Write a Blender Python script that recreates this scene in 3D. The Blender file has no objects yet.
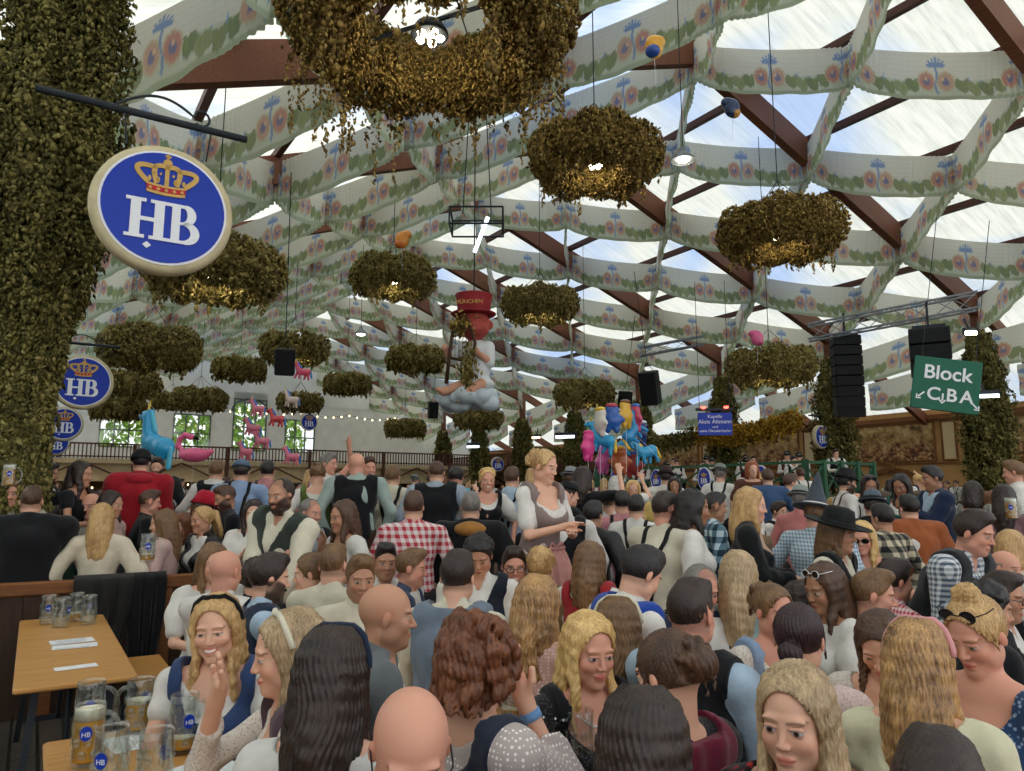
import bpy, bmesh, math, random
import numpy as np
from mathutils import Vector, Matrix, Euler
rnd = random.Random(11)
R = math.radians
SC = bpy.context.scene
COL = SC.collection
# ------------------------------------------------------------------ camera and the two frames of reference
FPX, PITCH, CAMZ = 740.0, R(8.3), 1.7
cam_d = bpy.data.cameras.new('camera'); cam = bpy.data.objects.new('camera', cam_d); COL.objects.link(cam)
cam_d.sensor_width = 36; cam_d.lens = 36*FPX/1024; cam_d.clip_start = .05; cam_d.clip_end = 400
cam.location = (0, 0, CAMZ); cam.rotation_euler = (R(90)+PITCH, 0, 0)
SC.camera = cam
def P(px, py, Z):
    vx, vy = (px-512)/FPX, (385.5-py)/FPX
    yf = math.cos(PITCH)-vy*math.sin(PITCH); z = math.sin(PITCH)+vy*math.cos(PITCH)
    return Vector((vx*Z/yf, Z, CAMZ+z*Z/yf))
TH = R(32.64); CT, ST = math.cos(TH), math.sin(TH)
def T(u, v, z=0.):          # hall coordinates: u along the nave, v across it
    return Vector((-u*ST+v*CT, u*CT+v*ST, z))
def UV(p): return (-p.x*ST+p.y*CT, p.x*CT+p.y*ST)
AX = math.atan2(CT, -ST)     # world angle of the u direction
AV = AX-math.pi/2            # world angle of the v direction
# ------------------------------------------------------------------ materials
MATS = {}
def srgb(h):
    h = h.lstrip('#'); c = [int(h[i:i+2], 16)/255 for i in (0, 2, 4)]
    return tuple(x/12.92 if x <= .04045 else ((x+.055)/1.055)**2.4 for x in c)+(1.,)
class NT:
    def __init__(s, name):
        s.m = bpy.data.materials.new(name); s.m.use_nodes = True; s.t = s.m.node_tree
        s.b = s.t.nodes['Principled BSDF']; s.out = s.t.nodes['Material Output']; MATS[name] = s.m
        s.b.inputs['Specular IOR Level'].default_value = .3
    def n(s, typ, **kw):
        nd = s.t.nodes.new(typ)
        for k, v in kw.items():
            if k.startswith('i_'):
                key = k[2:]; key = int(key) if key.isdigit() else key.replace('_', ' ')
                nd.inputs[key].default_value = v
            else: setattr(nd, k, v)
        return nd
    def l(s, a, b): s.t.links.new(a, b)
    def coord(s, scale=(1, 1, 1), which='Object', rot=(0, 0, 0)):
        tc = s.n('ShaderNodeTexCoord'); mp = s.n('ShaderNodeMapping')
        mp.inputs['Scale'].default_value = scale; mp.inputs['Rotation'].default_value = rot
        s.l(tc.outputs[which], mp.inputs['Vector']); return mp.outputs['Vector']
    def noise(s, vec, scale=5., detail=3., rough=.5):
        nz = s.n('ShaderNodeTexNoise'); nz.inputs['Scale'].default_value = scale
        nz.inputs['Detail'].default_value = detail; nz.inputs['Roughness'].default_value = rough
        if vec is not None: s.l(vec, nz.inputs['Vector'])
        return nz.outputs['Fac']
    def ramp(s, fac, stops, interp='LINEAR'):
        r = s.n('ShaderNodeValToRGB'); cr = r.color_ramp; cr.interpolation = interp
        while len(cr.elements) < len(stops): cr.elements.new(.5)
        for e, (p, c) in zip(cr.elements, stops): e.position = p; e.color = srgb(c) if isinstance(c, str) else c
        s.l(fac, r.inputs['Fac']); return r.outputs['Color']
    def math(s, op, a, b=None):
        m = s.n('ShaderNodeMath', operation=op)
        for i, x in enumerate((a, b)):
            if x is None: continue
            if isinstance(x, (int, float)): m.inputs[i].default_value = x
            else: s.l(x, m.inputs[i])
        return m.outputs[0]
    def mix(s, fac, a, b, mode='MIX'):
        m = s.n('ShaderNodeMix', data_type='RGBA', blend_type=mode)
        for i, x in ((0, fac), (6, a), (7, b)):
            if isinstance(x, (int, float)): m.inputs[i].default_value = x
            elif isinstance(x, str): m.inputs[i].default_value = srgb(x)
            elif isinstance(x, tuple): m.inputs[i].default_value = x
            else: s.l(x, m.inputs[i])
        return m.outputs[2]
    def col(s, x, rough=.6):
        if isinstance(x, str): x = srgb(x)
        if isinstance(x, tuple): s.b.inputs['Base Color'].default_value = x
        else: s.l(x, s.b.inputs['Base Color'])
        s.b.inputs['Roughness'].default_value = rough; return s
    def bump(s, h, strength=.3, dist=.01):
        b = s.n('ShaderNodeBump'); b.inputs['Strength'].default_value = strength; b.inputs['Distance'].default_value = dist
        s.l(h, b.inputs['Height']); s.l(b.outputs['Normal'], s.b.inputs['Normal']); return s
def plain(name, c, rough=.6, metal=0., var=.12, scale=8.):
    if name in MATS: return MATS[name]
    t = NT(name); f = t.noise(t.coord(), scale, 3)
    base = srgb(c) if isinstance(c, str) else c
    lo = tuple(x*(1-var) for x in base[:3])+(1,); hi = tuple(min(1, x*(1+var)) for x in base[:3])+(1,)
    t.col(t.ramp(f, [(.3, lo), (.7, hi)]), rough); t.b.inputs['Metallic'].default_value = metal
    t.bump(f, .08); return t.m
def emit(name, c, strength):
    if name in MATS: return MATS[name]
    t = NT(name); t.col(c); t.b.inputs['Emission Color'].default_value = srgb(c)
    t.b.inputs['Emission Strength'].default_value = strength; return t.m
def wood(name, a, b, c, scale=(6, 1, 6), rough=.55):
    t = NT(name); v = t.coord(scale); n1 = t.noise(v, 4, 6, .65); n2 = t.noise(t.coord(), 1.5, 2)
    t.col(t.mix(t.math('MULTIPLY', n2, .5), t.ramp(n1, [(.25, a), (.5, b), (.75, c)]), a), rough); t.bump(n1, .12); return t.m
# ------------------------------------------------------------------ meshes
class MB:
    def __init__(s): s.v = []; s.f = []; s.mi = []; s.cur = 0
    def add(s, vs, fs):
        o = len(s.v); s.v += [tuple(v) for v in vs]; s.f += [tuple(i+o for i in f) for f in fs]; s.mi += [s.cur]*len(fs)
    def box(s, c, d, M=None, taper=1., bev=0.):
        x, y, z = (d[0]/2, d[1]/2, d[2]/2); c = Vector(c)
        if bev <= 0:
            vs = [Vector((sx*x*(taper if sz > 0 else 1), sy*y*(taper if sz > 0 else 1), sz*z)) for sz in (-1, 1) for sy in (-1, 1) for sx in (-1, 1)]
            fs = [(0, 2, 3, 1), (4, 5, 7, 6), (0, 1, 5, 4), (2, 6, 7, 3), (0, 4, 6, 2), (1, 3, 7, 5)]
        else:
            vs = []; fs = []; b = min(bev, x*.9, y*.9, z*.9)
            rings = [(-z, b), (-z+b, 0), (z-b, 0), (z, b)]
            for (zz, ins) in rings:
                xx, yy = x-ins, y-ins
                vs += [Vector(p) for p in ((-xx+b, -yy, zz), (xx-b, -yy, zz), (xx, -yy+b, zz), (xx, yy-b, zz), (xx-b, yy, zz), (-xx+b, yy, zz), (-xx, yy-b, zz), (-xx, -yy+b, zz))]
            for r in range(3):
                for k in range(8): fs.append((r*8+k, r*8+(k+1) % 8, r*8+8+(k+1) % 8, r*8+8+k))
            fs.append(tuple(range(7, -1, -1))); fs.append(tuple(range(24, 32)))
        if M is not None: vs = [M @ v for v in vs]
        s.add([v+c for v in vs], fs)
    def bar(s, a, b, w, h=None):       # rectangular bar from a to b, h measured upwards
        a, b = Vector(a), Vector(b); h = h or w; d = (b-a); L = d.length; d.normalize()
        up = Vector((0, 0, 1)) if abs(d.z) < .98 else Vector((0, 1, 0))
        sx = d.cross(up).normalized(); sz = sx.cross(d)
        vs = [p+sx*(i*w/2)+sz*(j*h/2) for p in (a, b) for (i, j) in ((-1, -1), (1, -1), (1, 1), (-1, 1))]
        s.add(vs, [(0, 1, 2, 3), (7, 6, 5, 4), (0, 4, 5, 1), (1, 5, 6, 2), (2, 6, 7, 3), (3, 7, 4, 0)])
    def tube(s, pts, r, n=8, cap=True):
        pts = [Vector(p) for p in pts]; rs = r if isinstance(r, (list, tuple)) else [r]*len(pts)
        vs = []; fs = []; prev = None
        for i, p in enumerate(pts):
            d = (pts[min(i+1, len(pts)-1)]-pts[max(i-1, 0)]); d = d.normalized() if d.length > 0 else Vector((0, 0, 1))
            if prev is None: prev = d.orthogonal().normalized()
            x = (prev-d*prev.dot(d)); x = x.normalized() if x.length > 1e-6 else d.orthogonal().normalized(); prev = x; y = d.cross(x)
            for k in range(n):
                a = 2*math.pi*k/n; vs.append(p+(x*math.cos(a)+y*math.sin(a))*rs[i])
        for i in range(len(pts)-1):
            for k in range(n): fs.append((i*n+k, i*n+(k+1) % n, (i+1)*n+(k+1) % n, (i+1)*n+k))
        if cap: fs.append(tuple(range(n-1, -1, -1))); fs.append(tuple(range((len(pts)-1)*n, len(pts)*n)))
        s.add(vs, fs)
    def lathe(s, prof, n=24, c=(0, 0, 0), M=None, capb=True, capt=True):
        vs = []; fs = []; c = Vector(c)
        for (r, z) in prof:
            for k in range(n):
                a = 2*math.pi*k/n; v = Vector((r*math.cos(a), r*math.sin(a), z)); vs.append((M @ v if M is not None else v)+c)
        for i in range(len(prof)-1):
            for k in range(n): fs.append((i*n+k, i*n+(k+1) % n, (i+1)*n+(k+1) % n, (i+1)*n+k))
        if capb: fs.append(tuple(range(n-1, -1, -1)))
        if capt: fs.append(tuple(range((len(prof)-1)*n, len(prof)*n)))
        s.add(vs, fs)
    def prism(s, poly, y0, y1):        # polygon in x,z extruded along y
        n = len(poly); vs = [(x, y0, z) for x, z in poly]+[(x, y1, z) for x, z in poly]
        s.add(vs, [tuple(range(n)), tuple(range(2*n-1, n-1, -1))]+[((i+1) % n, i, n+i, n+(i+1) % n) for i in range(n)])
    def mesh(s, name, mats, smooth=False):
        me = bpy.data.meshes.new(name); me.from_pydata(s.v, [], s.f)
        for m in (mats if isinstance(mats, (list, tuple)) else [mats]): me.materials.append(m)
        if any(s.mi): me.polygons.foreach_set('material_index', s.mi)
        if smooth: me.polygons.foreach_set('use_smooth', [True]*len(s.f))
        me.update(); return me
    def build(s, name, mats, parent=None, smooth=False, loc=None):
        return link(s.mesh(name, mats, smooth), name, parent, loc)
def link(me, name, parent=None, loc=None):
    o = bpy.data.objects.new(name, me); COL.objects.link(o)
    if parent: o.parent = parent
    if loc is not None: o.location = loc
    return o
def tag(o, label=None, cat=None, group=None, kind=None):
    if label: o['label'] = label
    if cat: o['category'] = cat
    if group: o['group'] = group
    if kind: o['kind'] = kind
    return o
def thing(name, label, cat, loc=(0, 0, 0), rz=0., group=None):
    o = bpy.data.objects.new(name, None); COL.objects.link(o); o.location = loc; o.rotation_euler = (0, 0, rz); o.empty_display_size = .1
    return tag(o, label, cat, group)
KIDS = {}
def copy_tree(o, parent=None):
    c = o.copy(); COL.objects.link(c)
    if parent: c.parent = parent
    for ch in list(o.children): copy_tree(ch, c)
    return c
def grid_mesh(name, X, Y, Z, mat, cols=None, smooth=True, uv=False):
    """X,Y,Z: 2-D arrays -> quad sheet; cols (...,3) linear colours as attribute 'Col'"""
    h, w = X.shape; co = np.stack([X, Y, Z], -1).reshape(-1, 3).astype('f4')
    i = np.arange(h*w).reshape(h, w)
    q = np.stack([i[:-1, :-1], i[:-1, 1:], i[1:, 1:], i[1:, :-1]], -1).reshape(-1, 4)
    return fast_mesh(name, co, q, [mat], None if cols is None else cols.reshape(-1, 3), smooth)
def fast_mesh(name, co, quads, mats, cols=None, smooth=True):
    me = bpy.data.meshes.new(name); nv, nf = len(co), len(quads)
    me.vertices.add(nv); me.vertices.foreach_set('co', np.ascontiguousarray(co, 'f4').ravel())
    k = quads.shape[1] if nf else 4
    me.loops.add(nf*k); me.loops.foreach_set('vertex_index', np.ascontiguousarray(quads, 'i4').ravel())
    me.polygons.add(nf); me.polygons.foreach_set('loop_start', np.arange(0, nf*k, k, dtype='i4'))
    me.polygons.foreach_set('loop_total', np.full(nf, k, 'i4'))
    if smooth: me.polygons.foreach_set('use_smooth', np.ones(nf, bool))
    if cols is not None:
        a = me.attributes.new('Col', 'FLOAT_COLOR', 'POINT')
        a.data.foreach_set('color', np.ascontiguousarray(np.concatenate([cols, np.ones((nv, 1))], 1), 'f4').ravel())
    for m in mats: me.materials.append(m)
    me.update(calc_edges=True); me.validate(); return me
def lin(h): return np.array(srgb(h)[:3])
def text_part(name, txt, size, mat, parent, M, extrude=.006, align='CENTER', bold=0.):
    cu = bpy.data.curves.new(name, 'FONT'); cu.body = txt; cu.size = size; cu.align_x = align; cu.align_y = 'CENTER'; cu.extrude = extrude; cu.offset = bold
    o = bpy.data.objects.new(name, cu); COL.objects.link(o)
    me = bpy.data.meshes.new_from_object(o.evaluated_get(bpy.context.evaluated_depsgraph_get())); bpy.data.objects.remove(o)
    me.materials.clear(); me.materials.append(mat); me.transform(M)
    r = link(me, name, parent); return r
def vcol_mat(name, rough=.6, trans=0., spec=.3, bump=None):
    t = NT(name); a = t.n('ShaderNodeAttribute', attribute_name='Col')
    t.l(a.outputs['Color'], t.b.inputs['Base Color']); t.b.inputs['Roughness'].default_value = rough
    t.b.inputs['Specular IOR Level'].default_value = spec
    if bump: t.bump(t.noise(t.coord(), bump[0], 3), bump[1])
    if trans:
        tr = t.n('ShaderNodeBsdfTranslucent'); t.l(a.outputs['Color'], tr.inputs['Color'])
        mx = t.n('ShaderNodeMixShader'); mx.inputs[0].default_value = trans
        t.l(t.b.outputs[0], mx.inputs[1]); t.l(tr.outputs[0], mx.inputs[2]); t.l(mx.outputs[0], t.out.inputs['Surface'])
    return t.m
def m_roof():
    t = NT('roof_membrane'); tc = t.n('ShaderNodeTexCoord'); mp = t.n('ShaderNodeMapping'); t.l(tc.outputs['Object'], mp.inputs[0])
    mp.inputs['Scale'].default_value = (6.0, .35, 1)
    st = t.noise(mp.outputs[0], 1.6, 6, .7); big = t.noise(tc.outputs['Object'], .22, 2)
    c1 = t.ramp(st, [(.25, '#cfd4d3'), (.5, '#e6e9e6'), (.8, '#f6f7f6')])
    c = t.mix(t.ramp(big, [(.48, (0, 0, 0, 1)), (.64, (.6, .6, .6, 1))]), c1, '#b6cdf0')  # bluish patches: sky showing through, put into the membrane colour
    sp = t.noise(tc.outputs['Object'], 9, 4, .8); c = t.mix(t.ramp(sp, [(.62, (0, 0, 0, 1)), (.75, (.35, .35, .35, 1))]), c, '#8f9494')
    tr = t.n('ShaderNodeBsdfTranslucent'); t.l(c, tr.inputs['Color'])
    t.col(t.mix(.5, c, '#808080'), .6)
    mx = t.n('ShaderNodeMixShader'); mx.inputs[0].default_value = .8
    t.l(t.b.outputs[0], mx.inputs[1]); t.l(tr.outputs[0], mx.inputs[2]); t.l(mx.outputs[0], t.out.inputs['Surface']); return t.m
M_ROOF = m_roof()
M_BEAM = wood('glulam_brown', '#583426', '#80503a', '#996647', (.6, 8, 8))
M_PURLIN = wood('purlin_brown', '#3c2620', '#573429', '#6a4336', (.6, 8, 8))
M_VAL = vcol_mat('printed_cloth', .8, .6)
M_STEEL = plain('grey_steel', '#7d8284', .45, .8)
M_DKSTEEL = plain('dark_painted_steel', '#2b3136', .5, .3)
M_BLACK = plain('black_cloth_grille', '#0d0e10', .7)
M_TABLE = wood('beer_table_pine', '#a8743c', '#c4914f', '#d2a464', (1.2, 14, 14), .4)
M_RAILW = wood('partition_wood', '#5f3a20', '#7c4e2a', '#91602f', (1, 12, 12))
M_DARKW = wood('dark_boards', '#2c1d14', '#3b281a', '#4c3422', (8, 8, 1))
def m_floor():
    t = NT('floor_boards'); v = t.coord((1, 1, 1)); w = t.n('ShaderNodeTexBrick'); t.l(v, w.inputs['Vector'])
    w.inputs['Scale'].default_value = 1.; w.inputs['Brick Width'].default_value = 3.; w.inputs['Row Height'].default_value = .16
    w.inputs['Color1'].default_value = srgb('#4a4440'); w.inputs['Color2'].default_value = srgb('#5a524a'); w.inputs['Mortar'].default_value = srgb('#221e1b'); w.inputs['Mortar Size'].default_value = .012
    n = t.noise(v, 3, 5); t.col(t.mix(t.ramp(n, [(.4, (0, 0, 0, 1)), (.7, (.6, .6, .6, 1))]), w.outputs['Color'], '#37312d'), .6); t.bump(w.outputs['Fac'], .3); return t.m
M_FLOOR = m_floor()
def m_hops(name, a, b, c, d):
    t = NT(name); oi = t.n('ShaderNodeAttribute', attribute_name='Col')
    n = t.noise(t.coord(), 7, 3)
    f = t.math('ADD', t.math('MULTIPLY', oi.outputs['Fac'], .7), t.math('MULTIPLY', n, .3))
    cc = t.ramp(f, [(.1, a), (.4, b), (.65, c), (.92, d)]); t.col(cc, .75)
    tr = t.n('ShaderNodeBsdfTranslucent'); t.l(cc, tr.inputs['Color']); mx = t.n('ShaderNodeMixShader'); mx.inputs[0].default_value = .3
    t.l(t.b.outputs[0], mx.inputs[1]); t.l(tr.outputs[0], mx.inputs[2]); t.l(mx.outputs[0], t.out.inputs['Surface']); return t.m
M_HOPS = m_hops('dried_hops', '#5a4f2a', '#8d7f45', '#ac9c58', '#c9b97a')
M_HOPSB = m_hops('browned_hops', '#4d411f', '#876f38', '#aa8f4b', '#c8ad63')
M_HOPSG = m_hops('lamplit_tone_hops', '#80601a', '#b88c24', '#dcae38', '#f2cc5e')  # bright gold: a nearby lamp's light put into the hop colour
M_HOPSC = m_hops('column_hops', '#434122', '#716c3a', '#968d4e', '#b5a96a')
M_WALLB = plain('cream_plaster', '#cdb68e', .8, 0, .08, 2)
M_WALLT = plain('tan_wall_panel', '#b58a55', .7, 0, .12, 2)
M_WALLTRIM = plain('brown_wall_moulding', '#7b4f2a', .6)
M_WHITEW = plain('white_plaster', '#e4e6e3', .85, 0, .06, 1.5)
M_BLUE = plain('sign_blue', '#1237a8', .35, 0, .04)
M_WHITE = plain('sign_white', '#e9ecef', .4, 0, .03)
M_GOLD = plain('crown_gold', '#c9a45a', .4, .1, .1)
M_RED = plain('crown_red', '#b8202a', .5)
M_CREAM = plain('sign_cream_rim', '#c9bd97', .5)
M_GREEN = plain('sign_green', '#0f6047', .45, 0, .06)
M_LAMP = emit('lamp_glow', '#fff6e0', 14)
M_LAMPW = emit('warm_lamp_glow', '#ffd9a0', 10)
M_GLASS = None
def m_glass(name='clear_glass', rough=.03, col='#f4faf6'):
    t = NT(name); t.col(col, rough); t.b.inputs['Transmission Weight'].default_value = .92; t.b.inputs['IOR'].default_value = 1.45
    gl = t.n('ShaderNodeBsdfGlossy'); gl.inputs['Roughness'].default_value = .06; gl.inputs['Color'].default_value = (.95, .97, .96, 1)
    tr = t.n('ShaderNodeBsdfTransparent'); tr.inputs['Color'].default_value = (.93, .95, .94, 1); lw = t.n('ShaderNodeLayerWeight'); lw.inputs['Blend'].default_value = .35
    mx = t.n('ShaderNodeMixShader'); f = t.math('ADD', t.math('MULTIPLY', lw.outputs['Facing'], .42), .07); t.l(f, mx.inputs[0]); t.l(tr.outputs[0], mx.inputs[1]); t.l(gl.outputs[0], mx.inputs[2]); t.l(mx.outputs[0], t.out.inputs['Surface'])
    return t
g_ = m_glass(); M_GLASS = g_.m
def m_beer():
    t = NT('golden_beer'); t.col('#e8a21a', .15); t.b.inputs['Transmission Weight'].default_value = .2
    t.b.inputs['IOR'].default_value = 1.33; return t.m
M_BEER = m_beer()
M_FOAM = plain('beer_foam', '#efe6cf', .8)
M_PAPER = plain('menu_paper', '#dcdfe0', .7, 0, .02)
M_INK = plain('printed_ink', '#22366e', .6)
# ------------------------------------------------------------------ the hall: floor, roof, walls
RIDGE, HALF, EAVE, SLOPE, AISLE = 13.3, 13.75, 8.3, .3636, 7.0
UEND, U0, DU = 58.6, 12.6, 5.8
VR, VL = 27.5, 0.
FR = [U0+DU*k for k in range(-3, 9)]
def roof_z(v):
    d = abs(v-HALF)
    return RIDGE-SLOPE*d if d <= HALF else EAVE-.47*(d-HALF)
def sheet(name, pts, mat, kind='structure'):
    m = MB(); m.add(pts, [tuple(range(len(pts)))]); o = m.build(name, mat); tag(o, kind=kind); return o
def hall_sheet(name, u0, u1, v0, z0, v1, z1, mat, thick=.02, nu=1):
    m = MB()
    L = math.hypot(v1-v0, z1-z0)
    vs = [(u0, v0, z0), (u1, v0, z0), (u1, v1, z1), (u0, v1, z1)]
    vs += [(a, b, c+thick) for a, b, c in vs]
    m.add(vs, [(0, 1, 2, 3), (7, 6, 5, 4), (0, 4, 5, 1), (1, 5, 6, 2), (2, 6, 7, 3), (3, 7, 4, 0)])
    o = m.build(name, mat); o.rotation_euler = (0, 0, AX); o.scale = (1, 1, 1)
    return o
# local hall frame: x = u, y = -v  (right-handed); H(u,v,z) gives local coordinates for meshes rotated by AX
def H(u, v, z): return Vector((u, -v, z))
def hall_obj(mb, name, mat, parent=None, smooth=False, kind=None, label=None, cat=None, group=None):
    o = mb.build(name, mat, parent, smooth)
    if parent is None: o.rotation_euler = (0, 0, AX)
    return tag(o, label, cat, group, kind)
def slab(u0, u1, p, q, thick):
    m = MB(); (v0, z0), (v1, z1) = p, q
    a = [H(u0, v0, z0), H(u1, v0, z0), H(u1, v1, z1), H(u0, v1, z1)]; b = [x+Vector((0, 0, thick)) for x in a]
    m.add(a+b, [(0, 1, 2, 3), (7, 6, 5, 4), (0, 4, 5, 1), (1, 5, 6, 2), (2, 6, 7, 3), (3, 7, 4, 0)]); return m
UB = -6.2
m = slab(-9, UEND+1, (-9, -.1), (36.5, -.1), .1); hall_obj(m, 'floor', M_FLOOR, kind='structure')
ve, vw = -AISLE, VR+AISLE
ZE = EAVE-.47*AISLE
hall_obj(slab(UB, UEND, (0, EAVE+.5), (HALF, RIDGE+.5), .03), 'ceiling_left_pitch', M_ROOF, kind='structure')
hall_obj(slab(UB, UEND, (HALF, RIDGE+.5), (VR, EAVE+.5), .03), 'ceiling_right_pitch', M_ROOF, kind='structure')
hall_obj(slab(UB, UEND, (VR, EAVE+.5), (vw, ZE+.5), .03), 'ceiling_right_aisle', M_ROOF, kind='structure')
hall_obj(slab(UB, UEND, (ve, ZE+.5), (0, EAVE+.5), .03), 'ceiling_left_aisle', M_ROOF, kind='structure')
def beam(u, p, q, w=.26, h=.78, mat=None):
    m = MB(); (v0, z0), (v1, z1) = p, q
    vs = [H(u+s*w/2, v, z+t) for (v, z) in ((v0, z0), (v1, z1)) for (s, t) in ((-1, -h), (1, -h), (1, 0), (-1, 0))]
    m.add(vs, [(0, 1, 2, 3), (7, 6, 5, 4), (0, 4, 5, 1), (1, 5, 6, 2), (2, 6, 7, 3), (3, 7, 4, 0)]); return m
for u in FR:
    hall_obj(beam(u, (HALF, RIDGE+.3), (VR, EAVE+.3)), 'roof_beam', M_BEAM, kind='structure')
    hall_obj(beam(u, (HALF, RIDGE+.3), (0, EAVE+.3)), 'roof_beam', M_BEAM, kind='structure')
    hall_obj(beam(u, (VR, EAVE+.3), (vw, ZE+.3), .2, .5), 'aisle_beam', M_BEAM, kind='structure')
    # post and knee brace
    for v in (VR, VL):
        if u < 6 and v == VL: continue
        m = MB(); a = H(u, v, (EAVE)/2-.1)
        m.box(a+(H(2.3 if u < 8 else 0, -.1 if u < 8 else -.25, 0) if v == VL else H(0, 0, 0)), (.32, .30, EAVE+.2)); hall_obj(m, 'hall_post', M_BEAM, kind='structure')
DV = HALF/6
for j in range(0, 7):
    for s in ((1, -1) if j else (1,)):
        v = HALF+s*j*DV; z = RIDGE-SLOPE*j*DV
        m = MB(); m.bar(H(UB, v, z+.32), H(UEND, v, z+.32), .16, .2); hall_obj(m, 'roof_purlin', M_PURLIN, kind='structure')
# thin glazing ribs halfway between the frames
# ------------------------------------------------------------------ printed valances in a diagonal net under the roof
def valance_mesh(seed, L=3.7, drop=DV*SLOPE, Hh=1.15):
    r = np.random.RandomState(seed); nx, nz = 150, 30
    t = np.linspace(0, 1, nx)[None, :].repeat(nz, 0); w = np.linspace(0, 1, nz)[:, None].repeat(nx, 1)
    edge = np.minimum(t, 1-t)
    sag = .17*4*t*(1-t); hh = Hh*(1-.10*np.exp(-edge*14))
    ruf = np.exp(-edge*9)*.05*np.sin(t*190+w*2)+.035*np.sin(t*9+r.rand()*6+w*2.2)*w+.02*np.sin(t*31+r.rand()*6)*w
    X = t*L+.01*np.sin(w*9); Y = ruf+.10*np.sin(w*2.2+r.rand())*4*t*(1-t); Z = -drop*t-sag*(.55+.45*w)-w*hh
    x = t*L; z = w*Hh/1.13                                     # picture drawn on the cloth, metres
    base = lin('#dcdcd0'); C = np.tile(base, (nz, nx, 1)); 
    C *= (1+.03*np.sin(w*60))[..., None]
    def put(mask, c, a=1.): C[mask] = C[mask]*(1-a)+lin(c)*a
    def leaf(cx, cz, rx, rz, c, a=1.): put(((x-cx)/rx)**2+((z-cz)/rz)**2 < 1, c, a)
    put(w > .93, '#8d9b74', .8)                           # hem band
    put(w > .58, '#bccab0', .5)
    def heart(cx, cz, s, c):
        q = ((x-cx)/s); p = -(z-cz)/s+.2
        put((q**2+p**2-.55)**3-q**2*p**3*1.4 < 0, c)
    k = 0; cx = .13
    while cx < L-.05:
        g = abs(cx-L/2); ge = min(cx, L-cx)
        if g > .45 and ge > .34:
            top = .60-.10*math.cos((cx/L*2 % 1)*2*math.pi)
            heart(cx, top+.09, .195, ['#939e79', '#9faa82', '#8a9774'][k % 3]); leaf(cx+.02, top+.07, .02, .07, '#95a36e')
            leaf(cx+.12, top-.02, .012, .12, '#8fb0d8'); leaf(cx+.10, top+.16, .012, .10, '#dfe4e6')
        cx += .25; k += 1
    for mx in (L/2, .18, L-.18):                          # two round shields under a blue ribbon
        for dx, c in ((-.17, '#c9988a'), (.17, '#ccab98')):
            leaf(mx+dx*1.15, .60, .19, .22, '#cdc0a2'); leaf(mx+dx*1.15, .60, .15, .18, c); leaf(mx+dx*1.15, .60, .07, .09, '#8a8aa8'); leaf(mx+dx-.03, .55, .03, .04, '#e2c5a0')
        for a in range(7):
            an = (a-3)*.42
            for q in np.linspace(.02, .2, 8): leaf(mx+q*math.sin(an), .30-q*math.cos(an)*.9, .016, .03, '#87a0c6')
        for q in np.linspace(0, 1, 10): leaf(mx+.03*math.sin(q*6), .32+q*.52, .022, .04, '#8aa3c8')
    return grid_mesh('valance_cloth', X, Y, Z, M_VAL, C)
VALM = [valance_mesh(s) for s in range(4)]
vk = 0
def node_ok(i, j): return (i+j) % 2 == 0
for i in range(-5, 17):
    for sgn in (1, -1):
        for j in range(0, 6):
            if (i+j) % 2: continue
            for di in (1, -1):
                u = U0+i*DU/2; u2 = u+di*DU/2
                v = HALF+sgn*j*DV; v2 = HALF+sgn*(j+1)*DV
                z = RIDGE-SLOPE*j*DV+.12
                if not (UB < u2 < UEND): continue
                a, b = T(u, v, z), T(u2, v2, z); mid = (a+b)/2
                if mid.y < 2: continue
                pxx = 512+748*mid.x/mid.y
                if not -80 < pxx < 1110: continue
                if mid.y < 40 and 493-748*(z-1.7)/mid.y < -260: continue
                L = (b-a).length
                o = link(VALM[vk % 4], 'cloth_valance', None, a); vk += 1
                o.rotation_euler = (0, 0, math.atan2(b.y-a.y, b.x-a.x)); o.scale = (L/3.7, 1, 1)
                side = 'right' if sgn > 0 else 'left'
                tag(o, 'cream printed cloth valance with green garland sagging under the %s roof pitch' % side, 'valance', 'printed cloth valances under the %s roof pitch' % side)
# right aisle lengthwise valances under the lower roof
for k in range(-1, 8):
    for (vv, zz) in ((VR+.3, EAVE-.1), (VR+2.6, EAVE-1.0)):
        a = T(U0+k*DU+.2, vv, zz)
        o = link(VALM[(k+3) % 4], 'cloth_valance', None, a); o.rotation_euler = (0, 0, AX); o.scale = (1.5, 1, 1.1)
        tag(o, 'cream printed cloth valance hanging along the right aisle roof', 'valance', 'printed cloth valances along the right aisle')
# ------------------------------------------------------------------ right wall with murals
def mural_mat():
    t = NT('tavern_mural'); tc = t.n('ShaderNodeTexCoord'); g = tc.outputs['Generated']
    mp = t.n('ShaderNodeMapping'); t.l(g, mp.inputs[0]); mp.inputs['Scale'].default_value = (9, 1, 4)
    v = t.n('ShaderNodeTexVoronoi'); v.inputs['Scale'].default_value = 1.6; t.l(mp.outputs[0], v.inputs['Vector'])
    n = t.noise(mp.outputs[0], 1.3, 6, .65)
    bg = t.ramp(n, [(.35, '#5e482e'), (.5, '#a5834f'), (.65, '#c9ae80')])
    sep = t.n('ShaderNodeSeparateXYZ'); t.l(g, sep.inputs[0])
    hgt = t.ramp(t.math('ADD', sep.outputs[2], t.math('MULTIPLY', t.math('SUBTRACT', n, .5), .9)), [(.30, (1, 1, 1, 1)), (.55, (0, 0, 0, 1))])
    n3 = t.noise(mp.outputs[0], 3.2, 5, .7); fig = t.ramp(t.math('ADD', t.math('MULTIPLY', v.outputs['Distance'], .25), t.math('MULTIPLY', n3, .8)), [(.38, '#2c221a'), (.47, '#5e3b26'), (.55, '#8d5c3a'), (.66, '#c9a672')])
    t.col(t.mix(hgt, bg, fig), .6); return t.m
M_MURAL = mural_mat()
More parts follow.
